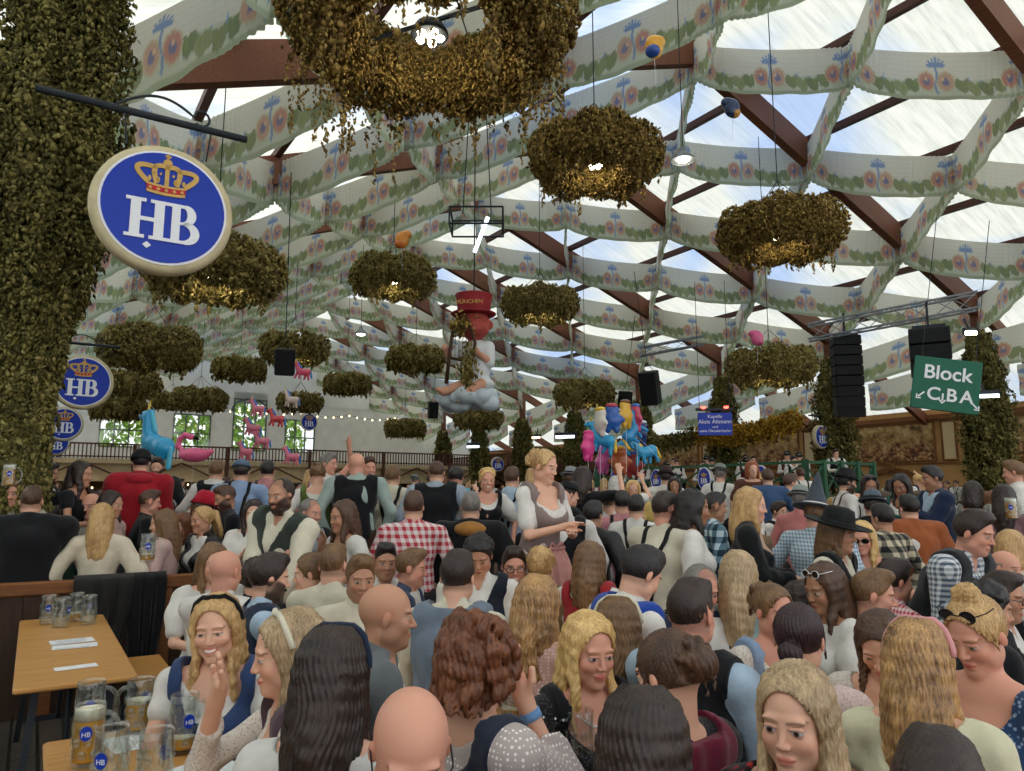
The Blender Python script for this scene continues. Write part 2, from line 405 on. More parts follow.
def wall_block(u0, u1, v, z0, z1, th=.15): 
    m = MB(); m.box(H((u0+u1)/2, v+th/2, (z0+z1)/2), (u1-u0, th, z1-z0)); return m
hall_obj(wall_block(-4, UEND, vw, 0, ZE+.5), 'wall_right', M_WALLT, kind='structure')
for (z, hgt, d) in ((ZE+.15, .22, .14), (3.06, .07, .05), (.9, .12, .08)):
    m = MB(); m.box(H(27, vw-d/2, z), (UEND+4, d, hgt)); hall_obj(m, 'trim_right', M_WALLTRIM, kind='structure')
def frame_on_wall(u0, u1, z0, z1, pic=None, name='mural', label=''):
    r = thing(name, label, 'mural' if pic else 'wall panel', T((u0+u1)/2, vw-.01, z0), AX)
    w = u1-u0; h = z1-z0; m = MB(); b = .09
    for (x, z, dx, dz) in ((0, b/2, w, b), (0, h-b/2, w, b), (-w/2+b/2, h/2, b, h-2*b), (w/2-b/2, h/2, b, h-2*b)):
        m.box((x, .03, z), (dx, .08, dz), bev=.015)
    m.build('frame', M_WALLTRIM, r)
    if pic:
        m = MB(); m.box((0, .02, h/2), (w-2*b, .03, h-2*b)); m.build('painted_panel', pic, r)
    else:
        m = MB(); m.box((0, .02, h/2), (w-2*b, .02, h-2*b)); m.build('panel', M_WALLB, r)
    return r
M_ARCH = plain('arch_tan', '#a87a48', .7)
for k in range(0, 6):
    uc = 12.95+(k)*7.2
    frame_on_wall(uc-2.15, uc+2.15, 3.15, 5.0, M_MURAL, 'mural', ['brown tavern mural at the far right behind the hop column', 'wide brown tavern mural right of the black line speaker', 'brown tavern mural left of the black line speaker, above the bandstand', 'brown tavern mural above the left of the bandstand'][min(k, 3)] if k < 4 else ['small tavern mural far along the right wall','smallest and farthest tavern mural on the right wall'][k-4])
    frame_on_wall(uc-3.1, uc-2.4, 3.15, 5.0, None, 'wall_panel', ['narrow framed wall panel nearest the camera on the mural wall', 'narrow framed panel just right of the wide mural', 'narrow framed panel behind the bandstand', 'narrow framed panel left of the bandstand sign'][min(k, 3)] if k < 4 else ['small narrow panel far along the mural wall','farthest narrow panel on the mural wall'][k-4])
    m = MB(); n = 14; ro, ri = 1.9, 1.66
    pts = []
    for i in range(n+1):
        a = math.pi*i/n; pts.append((a))
    for i in range(n):
        a, b = pts[i], pts[i+1]
        q = [(ro*math.cos(a), ro*.8*math.sin(a)), (ro*math.cos(b), ro*.8*math.sin(b)), (ri*math.cos(b), ri*.77*math.sin(b)), (ri*math.cos(a), ri*.77*math.sin(a))]
        vs = [H(uc+x, vw-y, z+1.4) for y in (.01, .1) for (x, z) in q]
        m.add(vs, [(0, 1, 2, 3), (7, 6, 5, 4), (0, 4, 5, 1), (1, 5, 6, 2), (2, 6, 7, 3), (3, 7, 4, 0)])
    m.box(H(uc, vw-.09, .1+1.4+ro*.76), (.26, .16, .4), bev=.03)
    hall_obj(m, 'trim_arch', M_WALLTRIM, kind='structure')
hall_obj(wall_block(-4, UEND, ve-.15, 0, ZE+.5), 'wall_left', M_WHITEW, kind='structure')
# ------------------------------------------------------------------ end wall with balcony and windows
ZB, ZR = 3.85, 4.75
WINS = []
def m_garden():
    t = NT('daylit_garden_glass'); v = t.n('ShaderNodeTexCoord').outputs['Object']; n = t.noise(v, 2.2, 5, .7)
    return t
M_FOL = plain('garden_foliage', '#7fa545', .8, 0, .5, 3)
wins = [(4.9, 2.8, 4.9, 7.6, 0), (9.5, 2.6, 4.9, 7.5, 0), (13.6, 2.5, 4.9, 8.9, 1), (17.5, 2.4, 4.9, 7.5, 0)]
xs = [ve]; 
m = MB()
def wbox(v0, v1, z0, z1): m.box(H(UEND+.15, (v0+v1)/2, (z0+z1)/2), (.3, v1-v0, z1-z0))
cur = ve
for (vc, w, z0, z1, arch) in wins:
    wbox(cur, vc-w/2, 0, ZE+.4 if False else 8.6); wbox(vc-w/2, vc+w/2, 0, z0); wbox(vc-w/2, vc+w/2, z1, 9.4 if arch else 8.6); cur = vc+w/2
wbox(cur, vw, 0, 8.6)
# gable above
g = [H(UEND, ve, ZE+.5), H(UEND, 0, 8.6), H(UEND, 0, 8.85), H(UEND, HALF, RIDGE+.5), H(UEND, VR, 8.85), H(UEND, VR, 8.6)]
m.add([H(UEND, 0, 8.5), H(UEND, VR, 8.5), H(UEND, VR, 8.9), H(UEND, HALF, 13.9), H(UEND, 0, 8.9)], [(0, 1, 2, 3, 4)])
hall_obj(m, 'wall_end', M_WHITEW, kind='structure')
wl = ['window with dark bars at the far left of the end wall', 'paned window above the blue horse balloon', 'tall arched window right of the pink flamingo balloon', 'paned window right of the arched window']
for k, (vc, w, z0, z1, arch) in enumerate(wins):
    r = bpy.data.objects.new('window_%d' % (k+1), None); COL.objects.link(r); r.location = T(UEND, vc, z0); r.rotation_euler = (0, 0, AV+math.pi); tag(r, kind='structure')
    m = MB(); h = z1-z0
    for x in (-w/2+.05, -w/6, w/6, w/2-.05): m.box((x, 0, h/2), (.09, .1, h))
    for z in (.05, h*.45, h-.05): m.box((0, 0, z), (w, .1, .09))
    if arch:
        n = 12
        pts = [(math.cos(math.pi*i/n)*(w/2+.1), .02, h-1.0+1.0*math.sin(math.pi*i/n)) for i in range(n+1)]; m.tube(pts, .07, 6)
        for sx in (-1, 1):                                     # white spandrels
            pass
    m.build('window_frame', M_DKSTEEL if False else plain('grey_window_frame', '#5f6a6c', .6), r)
    m = MB(); m.box((0, .08, h/2), (w, .02, h)); t = M_GLASS; m.build('window_pane', t, r)
    if arch:
        m = MB(); n = 12
        for sx in (-1, 1):
            poly = [(sx*w/2, h-1.0)]+[(sx*w/2*math.cos(math.pi/2*i/n), h-1.0+1.0*math.sin(math.pi/2*i/n)) for i in range(1, n+1)]+[(0, h+.02), (sx*(w/2+.02), h+.02)]
            for a, b in zip(poly[:-2], poly[1:-2]):
                m.add([(a[0], -.12, a[1]), (b[0], -.12, b[1]), (b[0], -.12, h+.02), (a[0], -.12, h+.02)], [(0, 1, 2, 3)])
        m.build('arch_spandrel', M_WHITEW, r)
# greenery outside the end windows
r = np.random.RandomState(3)
for k, vc in enumerate((4.0, 8.5, 13., 17.5)):
    m = MB(); 
    for i in range(420):
        c = H(UEND+5+r.rand()*2.5, vc+(r.rand()-.5)*4.2, 4.5+r.rand()*5.5); s = .25+r.rand()*.35
        M = Euler((r.rand()*6, r.rand()*6, r.rand()*6)).to_matrix()
        m.add([c+M @ Vector(p)*s for p in ((-1, 0, 0), (0, -.45, .1), (1, 0, 0), (0, .45, .1))], [(0, 1, 2, 3)])
    m.box(H(UEND+6, vc, 3), (.4, .4, 6)); 
    hall_obj(m, 'garden_tree', M_FOL, label='sunlit green tree outside the %s end window' % ['far left', 'second', 'arched', 'right-hand'][k], cat='tree')
# balcony
m = MB(); m.box(H(UEND-3.2, (ve+vw)/2, ZB-.15), (6.2, vw-ve, .3)); hall_obj(m, 'balcony_floor', M_WALLB, kind='structure')
m = MB(); uB = UEND-6.3
m.box(H(uB, (ve+vw)/2, ZR), (.12, vw-ve, .1)); m.box(H(uB, (ve+vw)/2, ZB+.12), (.1, vw-ve, .08))
for i in range(int((vw-ve)/.22)): m.box(H(uB, ve+.1+i*.22, (ZB+ZR)/2), (.05, .07, ZR-ZB))
for i in range(8): m.box(H(uB, ve+1+i*5.6, (ZR)/2), (.2, .2, ZR))
for i in range(7):
    v0 = ve+1+i*5.6; m.bar(H(uB, v0, ZB-1.5), H(uB, v0+2.8, ZB-.2), .1); m.bar(H(uB, v0+5.6, ZB-1.5), H(uB, v0+2.8, ZB-.2), .1)
hall_obj(m, 'balcony_railing', plain('brown_balustrade', '#5d3a2c', .6), kind='structure')
m = MB(); m.box(H(uB+.3, (ve+vw)/2, ZB-.75), (.1, vw-ve, 1.3)); hall_obj(m, 'trim_balcony', M_WALLB, kind='structure')
m = MB(); m.box(H(UEND-1.5, (ve+vw)/2, 2), (.1, vw-ve, 4)); hall_obj(m, 'wall_under_balcony', plain('brown_boards', '#8a6b45', .8), kind='structure')  # brown boards, tone varies slightly at random
# right gallery rail along the aisle at the far end
m = MB(); v = vw-3.4
m.box(H(50, v, ZR), (20, .1, .1))
for i in range(90): m.box(H(40+i*.22, v, (ZB+ZR)/2), (.07, .05, ZR-ZB))
m.box(H(50, v+1.7, ZB-.3), (20, 3.4, .6)); 
hall_obj(m, 'gallery_railing', plain('brown_balustrade', '#5d3a2c', .6), kind='structure')
# string of warm bulbs under and above the balcony
for (zz, uu, lab) in ((ZB-1.55, uB-.3, 'string of warm bulbs hanging under the end balcony'), (7.4, uB-.1, 'string of warm bulbs above the end balcony')):
    r_ = thing('light_string', lab, 'string lights', T(uu, HALF-3, zz)); m = MB(); pts = []
    mb = MB()
    for i in range(97):
        v = -6+i*.30; z = -.22*math.sin((i % 12)/12*math.pi); p = T(uu, v, zz+z)-Vector(r_.location); pts.append(p)
        if i % 2 == 0 : mb.lathe([(.001, -.11), (.05, -.05), (.03, .0), (.001, .02)], 6, p)
    m.tube(pts, .012, 4); m.build('wire', M_BLACK, r_); o = mb.build('bulbs', M_LAMPW, r_); tag(o, kind='stuff')
# ------------------------------------------------------------------ hop foliage
def foliage(name, pts, size, mat, seed=0, stretch=1.35, mul=None):
    """small hop cones and leaves at pts (N,3): one mesh"""
    r = np.random.RandomState(seed); N = len(pts)
    t = np.array([(0, 0, .5), (.36, 0, .05), (0, .36, .05), (-.36, 0, .05), (0, -.36, .05), (0, 0, -.6)])
    q = np.array([(0, 1, 2), (0, 2, 3), (0, 3, 4), (0, 4, 1), (5, 2, 1), (5, 3, 2), (5, 4, 3), (5, 1, 4)])
    a = r.rand(N)*6.28; b = r.randn(N)*.55; s = size*(.55+r.rand(N)*.9)*(1. if mul is None else mul)
    leaf = r.rand(N) < .3
    T3 = t[None].repeat(N, 0)*np.array([1, 1, stretch])
    T3[leaf] *= np.array([1.9, .35, 1.1])
    ca, sa, cb, sb = np.cos(a), np.sin(a), np.cos(b+leaf*r.randn(N)), np.sin(b+leaf*r.randn(N))
    y = T3[..., 1]*cb[:, None]-T3[..., 2]*sb[:, None]; z = T3[..., 1]*sb[:, None]+T3[..., 2]*cb[:, None]; x = T3[..., 0]
    X = x*ca[:, None]-y*sa[:, None]; Y = x*sa[:, None]+y*ca[:, None]
    co = np.stack([X, Y, z], -1)*s[:, None, None]+np.asarray(pts)[:, None, :]
    f = (q[None]+(np.arange(N)*6)[:, None, None]).reshape(-1, 3)
    c = np.repeat(np.clip(r.rand(N), 0, 1)[:, None], 6, 1).reshape(-1, 1).repeat(3, 1)
    return fast_mesh(name, co.reshape(-1, 3), f, [mat], c, False)
def ring_pts(n, Rr, ra, rz, seed, drape=.35, nt=40):
    r = np.random.RandomState(seed); th = r.rand(n)*6.28; ph = r.rand(n)*6.28
    lump = 1+.13*np.sin(th*5+seed)+.10*np.sin(th*11+ph*2)+.06*r.randn(n)
    rad = np.where(r.rand(n) < .8, 1, r.rand(n)**.5)*lump
    x = (Rr+ra*rad*np.cos(ph)); z = rz*rad*np.sin(ph)
    P_ = [np.stack([x*np.cos(th), x*np.sin(th), z], -1)]
    for k in range(nt):                      # hanging tendrils
        a = r.rand()*6.28; q = Rr+ra*(r.rand()-.3)*1.3; L = drape*(.3+r.rand()**2); m = int(L/.022)
        s = np.linspace(0, 1, m)
        P_.append(np.stack([q*np.cos(a)+r.randn(m)*.03*(1.3-s), q*np.sin(a)+r.randn(m)*.03*(1.3-s), -rz*.75-s*L], -1))
    return np.concatenate(P_)
def fol2(name, pts, centre, size, mat, seed, inner=.25, shrink=.68):
    k = int(len(pts)*inner); i = np.random.RandomState(seed).choice(len(pts), k, False)
    ip = centre(pts[i], shrink)
    return foliage(name, np.concatenate([pts, ip]), size, mat, seed, 1.3, np.concatenate([np.ones(len(pts)), np.full(k, 2.9)]))
def ring_c(p, s, Rr=.88):
    th = np.arctan2(p[:, 1], p[:, 0]); c = np.stack([Rr*np.cos(th), Rr*np.sin(th), 0*th], -1); q = c+(p-c)*s*.8; q[:, 2] = np.maximum(q[:, 2], -.3); return q
def col_c(p, s): return p*np.array([s, s, 1])
WM = [fol2('hop_foliage', ring_pts(14000, .84, .36, .42, 1, .42), ring_c, .052, M_HOPSB, 1),
      fol2('hop_foliage', ring_pts(8000, .84, .36, .42, 2, .30), ring_c, .068, M_HOPS, 2),
      fol2('hop_foliage', ring_pts(2600, .84, .36, .42, 3, .30), ring_c, .095, M_HOPS, 3),
      fol2('hop_foliage', ring_pts(24000, .98, .32, .36, 4, .75, 120), ring_c, .036, M_HOPSB, 4)]
def lamp_parts(r, z, s=1., big=False):
    m = MB(); m.lathe([(.02, .14), (.06, .13), (.13, .09), (.17, .02), (.18, -.02), (.165, -.03)][::-1], 20, (0, 0, z)); h = m.build('lamp_housing', M_DKSTEEL, r, True); h.scale = (s, s, s); 
    m = MB()
    for k in range(6):
        a = k*math.pi/3 if k < 5 else 0; q = .1 if k < 5 else 0; a = k*2*math.pi/5
        m.lathe([(.001, -.065), (.03, -.06), (.042, -.04), (.042, -.02)], 10, (q*math.cos(a), q*math.sin(a), z))
    o = m.build('bulb', M_LAMP, h, True)
def wreath(px, py, wpx, label, mesh, dia=2.45, brown=False, grp='hanging hop wreaths'):
    Z = dia*748/wpx; c = P(px, py, Z)
    r = thing('hop_wreath', label, 'hop wreath', c, rnd.random()*6, grp)
    o = link(WM[mesh], 'hop_foliage', r); s = dia/2.42; o.scale = (s, s, s)
    u, v = UV(c); top = roof_z(v)-c.z+.3
    m = MB()
    for k in range(4):
        a = k*math.pi/2; m.tube([(.84*s*math.cos(a), .84*s*math.sin(a), .2), (0, 0, 1.1)], .008, 5)
    m.tube([(0, 0, 1.1), (0, 0, top)], .011, 5); m.build('suspension_wire', M_DKSTEEL, r)
    m = MB(); m.tube([(.84*s*math.cos(a*math.pi/12), .84*s*math.sin(a*math.pi/12), 0) for a in range(25)], .03, 6); m.bar((-.84*s, 0, 0), (.84*s, 0, 0), .03); m.build('ring', M_DKSTEEL, r)
    lamp_parts(r, -.12)
    if wpx > 60 and not (px < 160):
        l = bpy.data.lights.new('wreath_lamp_light', 'POINT'); l.energy = 20; l.color = (1, .88, .68); l.shadow_soft_size = .18; lo = bpy.data.objects.new('wreath_lamp_light', l); COL.objects.link(lo); lo.parent = r; lo.location = (0, 0, -.3)
    return r
WR = [(430, 22, 290, 'huge dark hop wreath at the top centre with trailing vines', 3, 2.5), (595, 158, 140, 'brown hop wreath in the upper centre showing its open middle', 0, 2.45),
      (780, 232, 126, 'dense hop wreath in front of the reddish beams at the upper right', 0, 2.45), (215, 270, 138, 'hop wreath partly behind the largest round blue sign', 1, 2.45),
      (393, 277, 88, 'hop wreath left of the hanging angel figure', 1, 2.45), (540, 305, 79, 'hop wreath right of the red angel hat', 1, 2.45),
      (152, 348, 97, 'broad hop wreath right of the second round blue sign', 1, 2.45), (294, 348, 70, 'hop wreath above the tilted black loudspeaker at the left', 2, 2.45),
      (240, 369, 54, 'small hop wreath over the arched window', 2, 2.45), (416, 359, 60, 'hop wreath just left of the angel figure arm', 2, 2.45), (347, 384, 49, 'small hop wreath left of the cloud figure, high over the crowd', 2, 2.45),
      (128, 384, 62, 'hop wreath below the broad one on the left', 2, 2.45), (118, 408, 54, 'lowest hop wreath beside the third blue sign', 2, 2.45), (200, 399, 54, 'hop wreath in front of the left end windows', 2, 2.45),
      (300, 402, 46, 'small hop wreath over the hanging pink horses', 2, 2.45), (405, 428, 42, 'tiny hop wreath left of the far hop columns', 2, 2.45), (770, 367, 88, 'hop wreath above the golden garland near the line speaker', 1, 2.45),
      (585, 394, 62, 'hop wreath left of the tilted black speaker in the middle', 2, 2.45), (478, 418, 50, 'hop wreath behind the cloud of the angel figure', 2, 2.45), (172, 401, 40, 'faint far hop wreath left of the end windows', 2, 2.45)]
for (px, py, w_, lab, mi, dia) in WR: wreath(px, py, w_, lab, mi, dia)
# hop clad columns
def col_pts(n, prof, seed, z0, z1, lump=.16):
    r = np.random.RandomState(seed); z = z0+(z1-z0)*r.rand(n); th = r.rand(n)*6.28
    zz = np.array([p[0] for p in prof]); rr = np.array([p[1] for p in prof])
    rad = np.interp(z, zz, rr); l = 1+lump*np.sin(th*6+z*.9+seed)+lump*.8*np.sin(th*13-z*2.3)+lump*.6*np.sin(z*7+th*3)+.07*r.randn(n)
    rad = rad*l*np.where(r.rand(n) < .85, 1, .6+.4*r.rand(n))
    return np.stack([rad*np.cos(th), rad*np.sin(th), z], -1)
prL = [(0, .28), (2, .18), (2.6, .18), (3.3, .27), (4.0, .45), (4.75, .54), (6, .50), (8.3, .5)]
prR = [(0, .4), (2.0, .62), (4, .74), (5.6, .62), (6.4, .42), (7.2, .3)]
MCL = fol2('hop_vines', col_pts(42000, prL, 5, .3, 8.3), col_c, .045, M_HOPSC, 5)
MCR = fol2('hop_vines', col_pts(9000, prR, 6, .3, 7.2), col_c, .085, M_HOPSC, 6)
MCF = fol2('hop_vines', col_pts(4000, prR, 7, .3, 6.6), col_c, .13, M_HOPSC, 7)
def hop_column(u, v, me, label, s=1.):
    r = thing('hop_column', label, 'hop column', T(u, v, 0), 0, 'hop-clad columns'); o = link(me, 'hop_vines', r); o.scale = (s, s, 1)
    m = MB()
    q_ = .08 if me is MCL else .2
    for k in range(4): m.box((q_*math.cos(k*1.57), q_*math.sin(k*1.57), 3), (.05, .05, 6))
    m.build('lattice', M_PURLIN, r)
hop_column(8.3, -.1, MCL, 'huge column of hop vines filling the left edge', .98)
for k in range(1, 8): hop_column(6.8+5.8*k, -.25, MCF, 'slimmer hop column behind the huge left one, number of rows deep' if 0 else ['second', 'third', 'fourth', 'fifth', 'sixth', 'seventh', 'eighth'][k-1]+' hop column back in the left row', .55)
rl = ['tall hop column at the right edge beside the green sign', 'hop column behind the black line array speaker', 'hop column left of the small blue hanging sign', 'hop column behind the blue horse balloons', 'dark hop column right of the cloud figure', 'hop column below the cloud figure', 'far slim hop column left of the cloud figure', 'farthest hop column on the right row']
for k in range(8): hop_column(U0+5.8*k, VR, MCR if k < 3 else MCF, rl[k], 1 if k < 3 else .9)
# garlands along the right row between columns and below the sound tower
def garland(a, b, r, n, mat, label, name='hop_garland', sag=.25, size=.1):
    rr = np.random.RandomState(int(a.x*10) & 255); t = rr.rand(n); A = np.array(a); B = np.array(b)
    c = A+(B-A)*t[:, None]; c[:, 2] -= sag*4*t*(1-t); d = rr.randn(n, 3); d /= np.linalg.norm(d, axis=1)[:, None]
    L = c-A+d*r*(.6+.4*rr.rand(n))[:, None]; L[:, 2] -= rr.rand(n)**3*r
    me = foliage('hop_vines', L, size, mat, 9); o = link(me, name, None, a); tag(o, label, 'garland'); return o
garland(T(24.2, 25.9, 4.55), T(19, 25.9, 4.75), .42, 4200, M_HOPSG, 'thick hop garland coloured with golden lamplight beside the line speaker')
garland(T(31, 25.9, 4.4), T(24.4, 25.9, 4.5), .4, 2600, M_HOPSC, 'dark green hop garland left of the golden one')
garland(T(38, 25.9, 4.3), T(31.2, 25.9, 4.4), .4, 2000, M_HOPSC, 'far hop garland behind the blue hanging sign')
# ------------------------------------------------------------------ round brewery signs
def crown_bm():
    g = MB(); rd = MB(); n = 16
    # band: curved (smile) strip
    def band(m, y0, y1, z, x=.27):
        k = 14
        pts = [(-x+2*x*i/k) for i in range(k+1)]
        for a, b in zip(pts[:-1], pts[1:]):
            f = lambda q: -.05*math.cos(q/x*1.3)
            m.prism([(a, y0+f(a)), (b, y0+f(b)), (b, y1+f(b)), (a, y1+f(a))], z, z+.012)
    return band
def oval(cx, cz, rx, rz, n=20): return [(cx+rx*math.cos(2*math.pi*i/n), cz+rz*math.sin(2*math.pi*i/n)) for i in range(n)]
def stroke(m, pts, w, y0, y1):
    n = len(pts); q = [Vector(p) for p in pts]; L = []; Rr = []
    for i in range(n):
        d = q[min(i+1, n-1)]-q[max(i-1, 0)]; nr = Vector((-d.y, d.x)); nr = nr.normalized() if nr.length > 1e-9 else Vector((0, 1))
        h = (w[i] if isinstance(w, list) else w)/2; L.append(tuple(q[i]-nr*h)); Rr.append(tuple(q[i]+nr*h))
    for i in range(n-1): m.prism([L[i], L[i+1], Rr[i+1], Rr[i]], y0, y1)
def hb_emblem(parent, S, y=-.0, two=True):
    """drawn in local x,z with radius 1 = blue disc; faces -y"""
    mats = []
    sides = (1, -1) if two else (1,)
    m1 = MB(); m2 = MB(); m3 = MB()
    e = .012
    y0, y1 = (y-e)/S, y/S
    # letters H and B, slab serif, joined
    L = m1
    def bx(x0, z0, x1, z1, sk=0): L.prism([(x0, z0), (x1, z0), (x1, z1), (x0, z1)], y0, y1)
    for (a, b) in ((-.54, -.38), (-.16, .0)):
        bx(a, -.56, b, .04)
    bx(-.62, -.62, -.30, -.56); bx(-.62, .04, -.30, .10); bx(-.23, -.62, .08, -.56); bx(-.23, .04, .32, .10)
    bx(-.38, -.30, -.16, -.23)
    bx(.12, -.56, .26, .04); bx(.08, -.62, .32, -.56)
    def bowl(cz, rz, x0, rx):
        pts = []
        for i in range(13):
            a = math.pi/2-math.pi*i/12; pts.append((x0+rx*math.cos(a), cz+rz*math.sin(a)))
        stroke(L, pts, [.06+.09*math.sin(math.pi*i/12) for i in range(13)], y0, y1)
    bowl(-.085, .155, .32, .13); bowl(-.415, .175, .32, .20); bx(.26, -.27, .36, -.22)
    L.prism([(-.32, -.73), (-.25, -.79), (-.18, -.73), (-.25, -.67)], y0, y1)
    # crown
    c = m2
    def curve(q): return -.045*math.cos(q/.34*1.2)
    k = 12
    for (za, zb, M2) in ((.26, .31, m2), (.31, .40, m3), (.40, .44, m2)):
        for i in range(k):
            a = -.34+.68*i/k; b = a+.68/k; f = .93+.15*(za-.26)
            M2.prism([(a*f, za+curve(a)), (b*f, za+curve(b)), (b*f, zb+curve(b)), (a*f, zb+curve(a))], y0, y1)
    for i in range(5): x = -.26+.13*i; m2.prism([(x-.035, .35+curve(x)), (x, .32+curve(x)), (x+.035, .35+curve(x)), (x, .385+curve(x))], y0*1.0-.006/S, y1)
    for (x0, x1, ztop, xr) in ((-.30, -.60, .72, -.16), (-.16, -.30, .76, 0.), (.16, .30, .76, 0), (.30, .60, .72, .16)):
        pts = []
        for i in range(13):
            t = i/12; a = math.pi*t
            # arch from band out and up, curling to centre
            x = x0*(1-t)+xr*t+(x1-x0)*math.sin(a)*.85; z = .42+(ztop-.42)*math.sin(a*.62)
            pts.append((x, z))
        stroke(m2, pts, [.085]*13, y0, y1)
    stroke(m2, [(0, .40), (0, .78)], .07, y0, y1)
    for x in (-.28, -.14, .14, .28): m2.prism(oval(x, .49, .028, .05), y0, y1); m2.prism(oval(x*.75, .60, .02, .025, 10), y0, y1)
    m2.prism(oval(0, .83, .075, .065), y0, y1); m2.prism([(-.018, .88), (.018, .88), (.018, 1.0), (-.018, 1.0)], y0, y1); m2.prism([(-.05, .93), (.05, .93), (.05, .965), (-.05, .965)], y0, y1)
    m4 = MB(); m4.prism(oval(0, .235, .27, .045), y0, y1)
    for (m, nm, mat) in ((m1, 'letters', M_WHITE), (m2, 'crown', M_GOLD), (m3, 'crown_band', M_RED)):
        for sd in sides:
            o = m.build(nm, mat, parent); o.scale = (S, S, S); 
            if sd < 0: o.rotation_euler = (0, 0, math.pi); 
            if nm == 'letters': tag(o, 'white letters HB')
def oval_part(name, rx, rz, y0, y1, mat, parent, n=48):
    m = MB(); m.prism(oval(0, 0, rx, rz, n), y0, y1); return m.build(name, mat, parent)
def round_sign(u, v, z, label, D=1.18, arm=True, sgn=1):
    r = thing('brewery_sign', label, 'sign', T(u, v, z), AV, 'round blue brewery signs')
    rr = D/2
    m = MB(); m.lathe([(rr*.93, -.09), (rr, -.07), (rr*1.02, 0), (rr, .07), (rr*.93, .09)], 48, M=Matrix.Rotation(R(90), 3, 'X')); m.build('rim', M_CREAM, r, True)
    oval_part('white_border', rr*.90, rr*.90, -.098, .098, M_WHITE, r); oval_part('disc', rr*.865, rr*.865, -.104, .104, M_BLUE, r)
    hb_emblem(r, rr*.86, -.104)
    if arm:
        m = MB(); L = .66*sgn; m.tube([(-1.0*sgn, 0, .84), (L, 0, .84)], .032, 10); m.tube([(.35*sgn, 0, .84), (.32*sgn, 0, rr-.02)], .008, 5); m.tube([(-.35*sgn, 0, .84), (-.32*sgn, 0, rr-.02)], .008, 5)
        b = m.build('bracket_arm', M_DKSTEEL, r)
        m = MB(); pts = [(-.3*sgn, 0, .90)]
        pts = [(sgn*(-.42+.62*t), 0, .88+.16*math.sin(math.pi*t*.9)) for t in [i/12 for i in range(13)]]
        pts += [(sgn*(.26+.07*math.cos(a)), 0, .93+.07*math.sin(a)) for a in [2.2-i*.5 for i in range(10)]]
        m.tube(pts, .012, 6); m.build('scroll', M_DKSTEEL, b)
    return r
sl = ['largest round blue HB sign hanging from the bracket at upper left', 'second largest round blue HB sign below the largest at left', 'third round blue HB sign at left, overlapping the fourth', 'fourth round blue HB sign peeking below the third at left', 'smallest round blue HB sign at the far end of the left row']
for k in range(5): round_sign(6.8+11.6*k, (.76, .72)[k > 0], (4.12, 4.09)[k > 0], sl[k], (1.12, 1.18)[k > 0])
round_sign(18.4, VR-.95, 3.95, 'round blue HB sign seen edge on beside the line speaker column', .95, True, -1)
round_sign(41.6, VR-2.0, 3.6, 'round blue HB sign behind the dirndl woman by the far column', .95, True, -1)
o_ = round_sign(UEND-8, 15.7, 6.6, 'round blue HB sign in the distance before the end wall', 1.2, False)
# glass ball under the big sign
r = thing('glass_bauble', 'small clear glass ball hanging under the largest blue sign', 'bauble', P(145, 266, 6.1)); m = MB()
m.lathe([(.002, -.07)]+[(.07*math.cos(a), .07*math.sin(a)) for a in [-1.2+i*.3 for i in range(9)]]+[(.002, .07)], 16); m.build('ball', M_GLASS, r, True); m = MB(); m.tube([(0, 0, .07), (0, 0, .12)], .015, 8); m.build('cap', M_GOLD, r)
# ------------------------------------------------------------------ sound, signs on chains, truss
def speaker(c, dims, rz, tilt, label, cable=1.5, name='loudspeaker'):
    r = thing(name, label, 'loudspeaker', c, rz); r.rotation_euler = (tilt, 0, rz); w, d, h = dims
    m = MB(); m.box((0, 0, 0), (w, d, h), bev=.03); m.build('cabinet', plain('speaker_black', '#16171a', .6), r)
    m = MB(); m.box((0, -d/2-.004, 0), (w*.9, .012, h*.94), bev=.004); m.build('grille', M_BLACK, r)
    m = MB(); m.box((w/2+.015, 0, h*.2), (.03, d*.3, .08)); m.box((-w/2-.015, 0, h*.2), (.03, d*.3, .08))
    m.tube([(-w*.35, 0, h/2), (0, 0, h/2+.3), (w*.35, 0, h/2)], .012, 5); m.tube([(0, 0, h/2+.3), (0, -tilt*.6, h/2+cable)], .012, 5); m.build('rigging', M_DKSTEEL, r); return r
speaker(P(285, 362, 17), (.45, .36, .62), R(15), R(14), 'tilted black loudspeaker hanging in front of a hop wreath at left', 4)
speaker(P(650, 388, 25), (.6, .5, 1.15), R(-30), R(16), 'tilted black speaker hanging right of centre', 3.4)
speaker(P(625, 400, 29), (.45, .4, .7), R(20), R(14), 'smaller black speaker left of the tilted one at centre', 3)
speaker(P(433, 410, 40), (.5, .5, .9), R(20), R(10), 'tiny distant black speaker beside the cloud figure', 3)
speaker(P(1002, 320, 21), (.7, .5, .9), R(-40), R(8), 'dark box speaker above the floodlight on the right column', 1.0) if False else None
# line array: stacked cabinets
def line_array(c, n, dims, rz, label, curve=R(2)):
    r = thing('line_array_speaker', label, 'loudspeaker', c, rz); w, d, h = dims; z = 0; y = 0; a = -curve*n*.3
    for k in range(n):
        m = MB(); M = Matrix.Rotation(a, 3, 'X'); m.box((0, y, z), (w, d, h*.95), M, bev=.02); cb = m.build('cabinet', plain('speaker_black', '#16171a', .6), r)
        m = MB(); m.box((0, y-d/2-.005, z), (w*.92, .012, h*.82), M); m.build('grille', M_BLACK, cb)
        z -= h*math.cos(a); y += h*math.sin(a)*.5; a += curve
    m = MB(); m.box((0, 0, h*.62), (w*.8, d*.9, .08)); m.tube([(0, 0, h*.6), (0, 0, h+.55)], .03, 6); m.build('fly_bar', M_DKSTEEL, r)
line_array(P(845, 342, 20.6), 8, (.74, .55, .285), R(-10), 'tall black line array speaker hanging from the truss')
